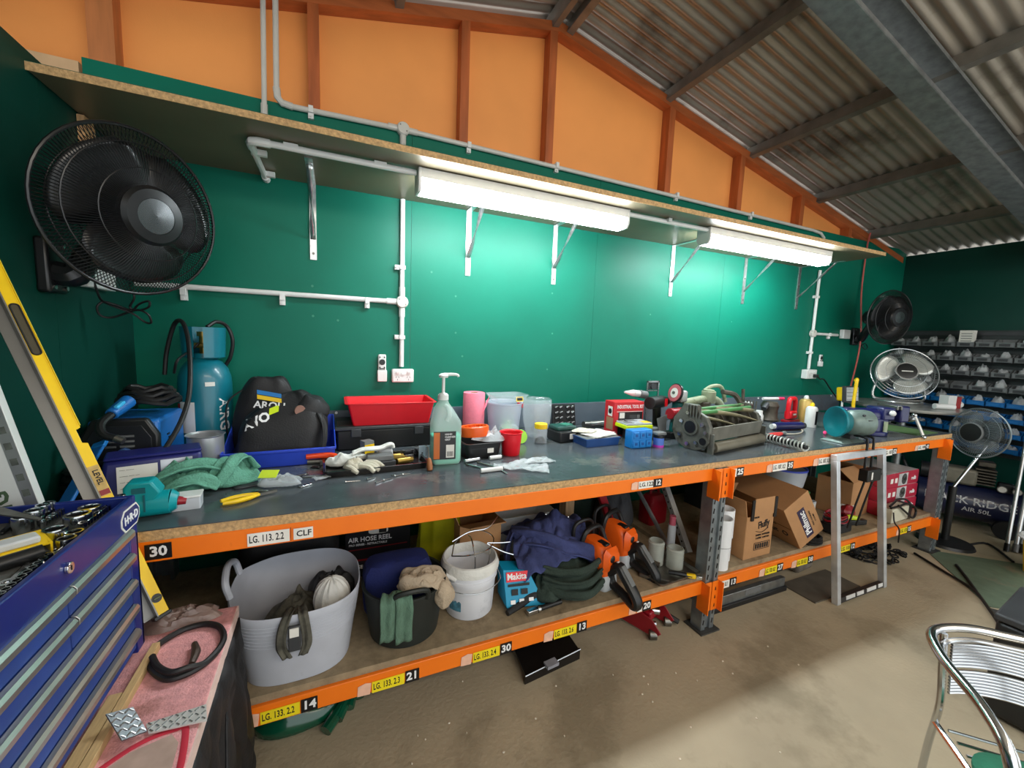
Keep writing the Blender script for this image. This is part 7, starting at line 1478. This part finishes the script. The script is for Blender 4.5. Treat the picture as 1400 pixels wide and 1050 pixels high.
# ---------------------------------------------------------------- long level, mirror carton, steel rule
zb_ = TZ3 + .035; b0 = at(222, 838, 1, -.06); b1 = at(12, 408, 0, -.772)
ax_ = (b1 - b0).normalized(); b1 = b0 + ax_ * ((b1 - b0).length + .12)
t = thing('spirit_level', 'long yellow spirit level leaning on the left wall beside the tool chest', 'level', b0, 0)
Lv = (b1 - b0).length; nrm = V3((.62, -.75, .15)); nrm = (nrm - ax_ * nrm.dot(ax_)).normalized(); wv = ax_.cross(nrm) * -1
if wv.x < 0: wv = -wv
Bl = Matrix((wv, ax_, nrm)).transposed().to_4x4()        # local x = width (to the right), y = along, z = towards the viewer
m_lev = P('level_yellow', (250, 206, 14), .4, var=.05); m_alu = P('level_alloy', (130, 130, 128), .42, .7, var=.12, scale=6)
hw = .0125
q = M(); q.xf(Bl)
ns, ne = .50, .545                                            # vial notch along the right edge
q.prism([(-hw, 0), (hw, 0), (hw, ns), (hw - .010, ns + .004), (hw - .010, ne - .004), (hw, ne), (hw, Lv), (-hw, Lv)], -.010, .010); build('body', q, m_lev, t, bev=.001)
q = M(); q.xf(Bl); q.box((-hw - .001, Lv / 2, 0), (.003, Lv, .027)); build('alloy_edge', q, m_alu, t); q = M(); q.xf(Bl); q.box((-hw - .012, Lv / 2 , -.012), (.026, Lv, .003)); build('alloy_flange', q, m_alu, t)
q = M(); q.xf(Bl); q.box((hw + .0006, Lv / 2 + ne / 2, 0), (.0012, Lv - ne - .01, .026)); build('bright_edge', q, P('edge_yellow', (255, 222, 60), .35), t)
hy = .825; hole_r = .0085
q = M(); q.xf(Bl); q.prism([(hole_r * math.cos(a) * 1.0, (.062 if math.sin(a) > 0 else -.062) + hole_r * math.sin(a)) for a in [2 * PI * i / 24 for i in range(24)]], .0095, .0108, TR(0, hy, 0)); build('hand_hole', q, P('hole_dark', (70, 62, 42), .6), t)
q = M(); q.xf(Bl); q.tube([(hole_r * math.cos(a), hy + (.062 if math.sin(a) > 0 else -.062) + hole_r * math.sin(a), .0108) for a in [2 * PI * i / 24 for i in range(24)]], .002, 6, closed=True); build('hole_rim', q, m_black, t)
q = M(); q.xf(Bl); q.box((.0, .395, .0105), (.022, .085, .001)); build('sticker', q, P('sticker_tan', (200, 166, 96), .6, var=.2, scale=40), t); text('LEVEL', .016, m_ink, t, Bl @ TR(0, .405, .0115) @ RZ(-PI / 2), align='CENTER', bold=.0004); q = M(); q.xf(Bl); q.box((.0, .362, .0112), (.020, .014, .001)); build('sticker_print', q, m_redd, t)
q = M(); q.xf(Bl); q.cyl((0, .045, .009), (0, .045, .0115), .0115, n=20); build('vial_ring', q, m_black, t); q = M(); q.xf(Bl); q.cyl((-.007, .045, .012), (.007, .045, .012), .003, n=10); build('vial', q, P('vial_green', (120, 130, 90), .15, trans=.4), t); q = M(); q.xf(Bl); q.cyl((hw - .012, (ns + ne) / 2 - .02, 0), (hw - .012, (ns + ne) / 2 + .02, 0), .005, n=10); build('vial', q, P('vial_green', (120, 130, 90), .15, trans=.4), t)
q = M(); q.xf(Bl); q.box((-.003, -.004, 0), (.040, .010, .024)); build('end_cap', q, m_black, t, bev=.002)
# mirror carton
t = thing('mirror_carton', 'long white carton lettered for a mirror leaning on the left wall', 'carton', (-.72, -.085, .70), 0); k2 = V3(t.location)
r0, r1 = at(61, 702, 1, -.085) - k2, at(0, 545, 1, -.085) - k2; ax_ = (r1 - r0).normalized(); r0 = r0 - ax_ * (r0.z / ax_.z); L_ = .95
Bm = Matrix((V3((ax_.z, 0, -ax_.x)), ax_, V3((0, -1, 0)))).transposed().to_4x4(); Bm.translation = r0
q = M(); q.xf(Bm); q.box((-.075, L_ / 2, -.006), (.15, L_, .022)); build('carton', q, P('carton_white', (212, 216, 214), .5, var=.06, scale=8), t, bev=.002)
q = M(); q.xf(Bm); q.box((-.012, L_ / 2, .0055), (.022, L_, .001)); build('silver_edge', q, P('silver_band', (170, 174, 174), .3, .6, var=.15), t)
for i in range(9):
    q = M(); q.xf(Bm); q.box((-.013, .30 + i * .038, .0065), (.012, .016, .001)); build('printed_square', q, P('print_grey', (84, 90, 84), .6, var=.4, scale=60), t)
text('LONG · MIRROR', .046, P('print_olive', (70, 92, 66), .6), t, Bm @ TR(-.058, .262, .0058) @ RZ(PI / 2), bold=.0012)
t = thing('steel_square', 'dark steel square lying at the far left corner of the chest tray', 'square', (-.64, -.19, CZ1 + .002), -.6); q = M(); q.prism([(-.16, -.02), (.10, -.012), (.10, -.006), (-.16, .025)], 0, .003); build('blade', q, m_steeld, t)
# ================================================================= right side of the shed
m_bing = P('bin_grey', (124, 128, 130), .5, var=.1); m_binb = P('bin_blue2', (22, 120, 196), .42, var=.1); m_pk = P('packet_film', (206, 210, 212), .2, alpha=.7, var=.35, scale=14, bump=.5, bscale=30)
t = thing('bin_rail_panel', 'dark panel on the right wall that carries the rows of parts bins', 'rack', (XR - .008, .25, .62), 0)
for i in range(9):
    q = M(); q.box((-.004, -.0, .02 + i * .13), (.014, 1.34, .03)); build('rail', q, m_dgrey, t)
q = M(); q.box((.003, 0, .53), (.008, 1.36, 1.12)); build('panel', q, P('panel_grey', (46, 52, 52), .5), t)
ordn = ['first', 'second', 'third', 'fourth', 'fifth', 'sixth', 'seventh', 'eighth', 'ninth', 'tenth', 'eleventh']
rows_ = ['top grey', 'second grey', 'third grey', 'lowest grey', 'top blue', 'second blue', 'third blue', 'lowest blue']
protos = {}
bw, bd_, bh = .106, .115, .072
packs = []
for i in range(4):
    q = M(); heap(q, (0, 0, 0), (.042, .045, .075 + .012 * i), 20 + i * 3, .4, 1.8 + .3 * i, 22, 7, .7, .2); packs.append(q)
pk_obj = []
for r_ in range(8):
    for c_ in range(10):
        if r_ == 7 and c_ > 8: continue
        y = .865 - c_ * .121; z = .62 + (8 - r_) * .13 - .105; x = XR - .022 - bd_ / 2
        col = 'g' if r_ < 4 else 'b'
        lb_ = f'{"grey" if col == "g" else "bright blue"} parts bin, {ordn[c_]} from the corner in the {rows_[r_]} row'
        if col not in protos:
            b = thing('parts_bin', lb_, 'bin', (x, y, z), 0, 'parts bins on the right wall')
            q = M(); mt = m_bing if col == 'g' else m_binb
            # opens toward -x : floor, two sides, back, low front lip
            q.box((0, 0, .002), (bd_, bw, .004)); q.box((bd_ / 2 - .002, 0, bh / 2), (.004, bw, bh)); q.box((-bd_ / 2 + .002, 0, .022), (.004, bw, .044)); q.box((-bd_ / 2 - .003, 0, .041), (.010, bw + .004, .006))
            for s in (-1, 1): q.prism([(-bd_ / 2, 0), (bd_ / 2, 0), (bd_ / 2, bh), (0, bh), (-bd_ / 2, .044)], s * bw / 2 - .002, s * bw / 2 + .002, Matrix(((1, 0, 0, 0), (0, 0, 1, 0), (0, 1, 0, 0), (0, 0, 0, 1))))
            build('bin_body', q, mt, b); q = M(); q.box((-bd_ / 2 - .009, 0, .022), (.002, bw * .6, .022)); build('label_holder', q, m_dgrey if col == 'g' else mt, b); protos[col] = b
        else: copy_tree(protos[col], (x, y, z), label=lb_)
        if (r_, c_) in ((0, 5), (0, 6), (3, 4), (1, 9)): continue
        i = (r_ * 3 + c_ * 5) % 4
        pl = f'crumpled clear packet in the {ordn[c_]} bin of the {rows_[r_]} row'
        if len(pk_obj) <= i:
            o = build('parts_packet', packs[len(pk_obj)], m_pk, None, (x - .005, y, z + .0045)); pk_obj.append(o); tag(o, pl, 'packet', 'clear packets in the wall bins')
        else:
            o = pk_obj[i].copy(); COL.objects.link(o); o.location = (x - .005, y, z + .0045); o.rotation_euler = (0, 0, (c_ * 7 + r_) % 6); o['label'] = pl
t = thing('label_card', 'white printed card pack standing in the top row of grey bins', 'card', (XR - .09, .865 - 4 * .121, .62 + 8 * .13 - .10), 0); q = M(); q.box((-.02, 0, .075), (.05, .095, .14)); build('card_pack', q, m_paper, t)
for i in range(4):
    q = M(); q.box((-.046, 0, .05 + i * .022), (.001, .07, .006)); build('print_line', q, m_grey, t)
# round table with the silver fan
tx, ty2, tzz = 4.66, .50, 1.02
t = thing('round_table', 'round aluminium cafe table in the far corner carrying the silver fan', 'table', (tx, ty2, 0), 0)
q = M(); q.lathe([(0, tzz - .012), (.40, tzz - .012), (.415, tzz - .022), (.42, tzz - .010), (.415, tzz), (0, tzz)], 56); build('table_top', q, P('table_alloy', (168, 168, 164), .3, .5, var=.08), t); q = M(); q.cyl((0, 0, .03), (0, 0, tzz - .012), .03, n=16); build('pedestal', q, m_galv, t); q = M(); q.lathe([(0, .03), (.22, .012), (.23, 0), (0, 0)], 32); build('foot', q, m_galv, t)
cs = CC + .93 * (V3((5.14, .727, 1.282)) - CC); ns_ = V3((-.68, -.62, .39)).normalized(); RS = .242
cs.z += .0
t = thing('desk_fan', 'silver metal fan with clear looking guard standing on the round table', 'fan', (cs.x + .03, cs.y + .03, tzz), 0); k = V3(t.location)
m_sf = P('fan_silver', (200, 204, 206), .25, .8, var=.05)
h = head(t, cs, ns_)
q = M(); q.lathe([(.01, -.17), (.05, -.16), (.062, -.12), (.06, -.05), (.02, -.04)], 22); build('motor_housing', q, m_dgrey, h)
guard(h, RS, .055, 72, m_sf, wr=.0009, back=.8, rings=(.6, .84)); blades(h, RS, 3, P('blade_alloy', (206, 208, 202), .3, .55), wid=1.45, a0=.6)
q = M(); q.lathe([(RS * .30, .05), (RS * .30, .062), (RS * .24, .066), (0, .066)], 28); build('badge', q, m_black, h); q = M(); q.lathe([(RS * .30, .05), (RS * .34, .052), (RS * .34, .062), (RS * .30, .062)], 28, close=True); build('badge_rim', q, m_sf, h); q = M(); q.box((0, -.004, .0665), (.08, .008, .001)); build('badge_print', q, m_paper, h)
bm_ = cs - ns_ * .10 - k
q = M(); q.tube([bm_ + V3((.10, -.11, 0)), V3((.12, -.14, .05)), V3((.06, -.06, .02)), V3((-.06, .06, .02)), V3((-.12, .14, .05)), bm_ + V3((-.10, .11, 0))], .011, 8, sub=5); build('yoke', q, m_sf, t)
q = M(); q.tube([(.17 * math.cos(a), .17 * math.sin(a), .012) for a in [2 * PI * i / 36 for i in range(36)]], .011, 8, closed=True); build('floor_ring', q, m_sf, t)
def tt(name, lbl, cat, u, v, mt, fn_):
    p = at(u, v, 2, tzz + .001); t = thing(name, lbl, cat, (p.x, p.y, tzz + .0005), 0); fn_(t); return t
t = thing('tea_carton', 'white and red carton standing at the right edge of the round table', 'carton', (4.86, .28, tzz + .0005), -.3); q = M(); q.box((-.02, 0, .055), (.08, .07, .11)); build('white_side', q, m_white, t, bev=.001); q = M(); q.box((.045, 0, .05), (.05, .068, .10)); build('red_side', q, P('brick_red', (150, 44, 44), .5), t, bev=.001)
t = thing('paper_tube', 'white rolled paper tube lying on the round table', 'roll', (4.66, .24, tzz + .0005), -.6); q = M(); q.cyl((-.07, 0, .024), (.07, 0, .024), .023, n=16); build('tube', q, m_white, t)
t = thing('knob_cap', 'small white ball cap beside the carton on the round table', 'cap', (4.95, .25, tzz + .0005), 0); q = M(); q.ball((0, 0, .03), .03, 12); build('cap', q, m_white, t)
# pedestal fan near the end upright
cp = CC + .82 * (V3((5.432, .252, .772)) - CC); np_ = V3((-.90, .30, .05)).normalized(); RP = .185
t = thing('pedestal_fan', 'grey pedestal fan with a black hub standing beyond the end upright', 'fan', (4.40, .03, 0), 0); k = V3(t.location)
h = head(t, cp, np_); guard(h, RP, .06, 84, P('guard_grey', (120, 128, 130), .35, .4), wr=.0009, back=.7); blades(h, RP, 4, P('blade_smoke', (96, 106, 112), .2, alpha=.45), wid=1.2)
q = M(); q.lathe([(.02, -.16), (.06, -.14), (.065, -.06), (.02, -.05)], 20); build('motor_housing', q, m_black, h); q = M(); q.lathe([(RP * .36, .055), (RP * .36, .07), (0, .072)], 28); build('hub_badge', q, m_black, h); q = M(); q.lathe([(RP * .36, .055), (RP * .395, .057), (RP * .395, .068), (RP * .36, .070)], 28, close=True); build('hub_rim', q, m_grey, h)
mz = cp - np_ * .11 - k
q = M(); q.cyl((.0, 0, .45), mz - V3((0, 0, .06)), .011, n=12); build('chrome_rod', q, m_chrome, t); q = M(); q.cyl((0, 0, .03), (0, 0, .46), .024, n=14); build('black_tube', q, m_black, t); q = M(); q.lathe([(0, .03), (.16, .02), (.17, 0), (0, 0)], 28); build('foot', q, m_black, t)
q = M(); q.ball(mz - V3((0, 0, .05)), (.028, .028, .07), 14); build('neck', q, m_galv, t)
# air compressor
t = thing('air_compressor', 'navy air compressor with white lettering on the floor by the right wall', 'compressor', (5.02, .14, 0), math.radians(-66)); 
m_tank = P('tank_navy', (22, 28, 58), .3, var=.1, coat=.3)
q = M(); q.cyl((-.30, 0, .22), (.30, 0, .22), .15, n=32); q.lathe([(.15, 0), (.12, .04), (.06, .06), (0, .065)], 32, m=TR(.30, 0, .22) @ RY(PI / 2)); q.lathe([(.15, 0), (.12, .04), (.06, .06), (0, .065)], 32, m=TR(-.30, 0, .22) @ RY(-PI / 2)); build('tank', q, m_tank, t)
o = text('BLACK RIDGE', .085, m_wink, t, TR(0, -.152, .255) @ FRONT, align='CENTER', bold=.001); 
for v in o.data.vertices:
    dz_ = v.co.z - .22; v.co.y = -math.sqrt(max(.001, .1525 ** 2 - dz_ ** 2))
o = text('AIR 50L', .05, m_wink, t, TR(.05, -.15, .185) @ FRONT, align='CENTER', bold=.001)
for v in o.data.vertices:
    dz_ = v.co.z - .22; v.co.y = -math.sqrt(max(.001, .1525 ** 2 - dz_ ** 2))
q = M(); q.box((-.08, 0, .44), (.24, .16, .14)); build('motor', q, P('compressor_motor', (116, 112, 98), .5, .3, var=.25, scale=12), t, bev=.02); q = M(); q.cyl((-.20, 0, .44), (-.30, 0, .44), .07, n=20); build('fan_cowl', q, m_black, t)
q = M()
for i in range(6): q.box((.08, 0, .40 + i * .025), (.12, .14, .010))
build('pump_fins', q, m_grime, t, stuff=True); q = M(); q.box((.08, 0, .57), (.10, .12, .04)); build('pump_head', q, m_grime, t, bev=.008)
q = M(); q.box((.20, -.04, .40), (.09, .07, .08)); build('pressure_switch', q, m_black, t, bev=.01)
for x in (.17, .25):
    q = M(); q.cyl((x, -.10, .40), (x, -.13, .40), .028, n=18); g_ = build('gauge', q, m_steeld, t); q = M(); q.cyl((x, -.13, .40), (x, -.132, .40), .023, n=18); build('gauge_face', q, m_paper, g_)
q = M(); q.tube([(-.36, -.1, .36), (-.42, -.1, .50), (-.42, .1, .50), (-.36, .1, .36)], .012, 8, sub=3); build('push_handle', q, m_black, t)
for s in (-1, 1):
    q = M(); q.cyl((.22, s * .13, .075), (.22, s * .17, .075), .075, n=20); build('wheel', q, m_rub, t)
q = M(); q.box((-.22, 0, .035), (.03, .26, .07)); build('front_foot', q, m_black, t)
# leaning aluminium tubes
m_at = P('alloy_tube', (190, 192, 192), .3, .85, var=.12, scale=5)
for i, (dx, dy, r, ln, lb_) in enumerate([(0, 0, .012, 1.9, 'leftmost thin aluminium tube leaning on the right wall'), (.05, -.03, .014, 2.0, 'second thin aluminium tube leaning on the right wall'), (.09, -.05, .018, 1.95, 'aluminium tube with a black band, middle of the leaning bundle'), (.12, -.11, .022, 2.0, 'thickest aluminium tube of the leaning bundle'), (.06, -.10, .012, 1.8, 'short thin aluminium tube in front of the leaning bundle'), (.17, -.15, .016, 2.0, 'aluminium tube right of the thickest one')]):
    a = V3((4.66 + dx, -.22 + dy, .004 + r * .3)); dirv = V3((.29, .07 - .01 * i, .73)).normalized(); kmax = (XR - .03 - a.x) / dirv.x
    t = thing('alloy_tube', lb_, 'tube', a, 0, 'aluminium tubes leaning on the right wall'); q = M(); q.cyl((0, 0, 0), dirv * min(ln, kmax), r, n=14); build('tube', q, m_at, t); q = M(); q.cyl(dirv * .0, dirv * .06, r * 1.25, n=12); build('end_cap', q, m_rub if i % 2 == 0 else m_grey, t)
    if i == 2: q = M(); q.cyl(dirv * .22, dirv * .30, r * 1.2, n=14); build('black_band', q, m_rub, t)
# yellow bucket
p = onfloor(1396, 782); t = thing('bucket', 'yellow bucket with a white rim at the right edge of the photo', 'bucket', (p.x + .08, p.y - .12, 0), 0); q = M(); q.lathe([(0, 0), (.125, 0), (.13, .005), (.155, .25), (.15, .25), (.125, .012), (0, .01)], 32); build('pail', q, m_yel, t); q = M(); q.lathe([(.148, .245), (.175, .24), (.178, .25), (.165, .262), (.148, .262)], 32, close=True); build('rim', q, m_white, t)
# floor mats and hoses
t = thing('floor_mat', 'thin green mat on the floor beyond the end upright', 'mat', (3.95, -.28, 0), 0); k = V3(t.location); q = M(); pts = [onfloor(*q_) - k for q_ in [(1265, 752), (1400, 772), (1400, 838), (1352, 830)]]; q.prism([(p.x, p.y) for p in pts], .0005, .004); build('sheet', q, P('floor_green', (92, 108, 88), .8, var=.15, dirt=(120, 112, 92), dscale=4, dcut=.58), t)
t = thing('rubber_mat', 'dark rubber mat on the floor behind the aluminium chair', 'mat', (3.3, -.62, 0), 0); k = V3(t.location); q = M(); pts = [onfloor(*q_) - k for q_ in [(1352, 832), (1400, 845), (1400, 985), (1378, 872)]]; q.prism([(p.x, p.y) for p in pts], .0005, .006); build('sheet', q, P('mat_dark', (52, 52, 50), .85, var=.2), t)
for nm_, lb_, pts in (('floor_hose', 'black hose running over the floor from the end upright to the rubber mat', [(1250, 758), (1290, 783), (1330, 808), (1352, 835), (1372, 866)]), ('floor_hose', 'short black hose lying on the green mat', [(1307, 774), (1322, 793), (1340, 818)]), ('floor_hose', 'thin dark hose curling at the foot of the compressor', [(1290, 738), (1320, 746), (1350, 745), (1385, 770)])):
    w_ = [onfloor(*q_) for q_ in pts]; t = thing(nm_, lb_, 'hose', (w_[0].x, w_[0].y, 0), 0); k = V3(t.location); q = M(); q.tube([V3((p.x - k.x, p.y - k.y, .010)) for p in w_], .008, 8, sub=5); build('hose', q, m_rub, t)
# aluminium cafe chair
t = thing('cafe_chair', 'aluminium cafe chair with slatted back and green cushion', 'chair', (1.728, -1.10, 0), -.785); t.scale = (.87, .87, .87)
m_ch = P('chair_alloy', (206, 208, 210), .16, 1.0, var=.05)
q = M(); q.tube([(-.25, -.26, .012), (-.26, -.27, .40), (-.275, -.25, .62), (-.275, -.14, .68), (-.275, .06, .69), (-.235, .20, .695), (-.12, .265, .70), (0, .275, .70), (.12, .265, .70), (.235, .20, .695), (.275, .06, .69), (.275, -.14, .68), (.275, -.25, .62), (.26, -.27, .40), (.25, -.26, .012)], .015, 12, sub=7); build('arm_frame', q, m_ch, t)
q = M(); q.tube([(-.235, -.255, .30), (-.250, -.24, .58), (-.252, -.15, .655), (-.25, .05, .664), (-.215, .18, .668), (-.11, .243, .672), (0, .252, .672), (.11, .243, .672), (.215, .18, .668), (.25, .05, .664), (.252, -.15, .655), (.250, -.24, .58), (.235, -.255, .30)], .009, 10, sub=6); build('inner_rail', q, m_ch, t)
for s in (-1, 1):
    q = M(); q.tube([(s * .19, .235, .012), (s * .19, .215, .25), (s * .19, .19, .43), (s * .19, .205, .55), (s * .195, .218, .69)], .011, 10, sub=5); build('rear_leg', q, m_ch, t)
    q = M(); q.tube([(s * .19, .20, .355), (s * .19, .0, .355), (s * .20, -.25, .355)], .010, 8, sub=3); build('seat_rail', q, m_ch, t)
    for z in (.47, .69):
        pass
for band, z0 in enumerate((.485, .580)):
    for j in range(8):
        z = z0 + j * .0108; q = M(); dy = .19 + (z - .43) * .13
        q.tube([(-.17 + .34 * u, dy + .045 * math.sin(PI * u) ** .9 - .004, z) for u in [i / 12 for i in range(13)]], .0052, 8); build('back_slat', q, m_ch, t)
for j in range(9):
    y = -.22 + j * .048; q = M(); q.tube([(-.17, y, .362), (.17, y, .362)], .005, 6); build('seat_slat', q, m_ch, t)
q = M(); q.loft([rrect(.36, .30, .08, z, 6, 0, -.10) for z in (.368, )] + [rrect(.40, .34, .10, .383, 6, 0, -.10), rrect(.40, .34, .10, .398, 6, 0, -.10), rrect(.36, .30, .10, .415, 6, 0, -.10), rrect(.2, .16, .08, .42, 6, 0, -.10)]); build('cushion', q, P('cushion_green', (48, 128, 100), .85, var=.1, bump=.2, bscale=120), t)
# black crate behind the chair
t = thing('equipment_case', 'black equipment case on the floor behind the aluminium chair', 'case', (2.66, -.93, 0), .1); q = M(); q.box((0, 0, .21), (.40, .36, .40)); build('case', q, m_black, t, bev=.02); q = M(); q.box((0, 0, .425), (.41, .37, .03)); build('lid', q, m_dgrey, t, bev=.008); q = M(); q.tube([(-.21, -.06, .30), (-.235, -.05, .32), (-.235, .05, .32), (-.21, .06, .30)], .012, 8, sub=3); build('handle', q, m_grey, t)
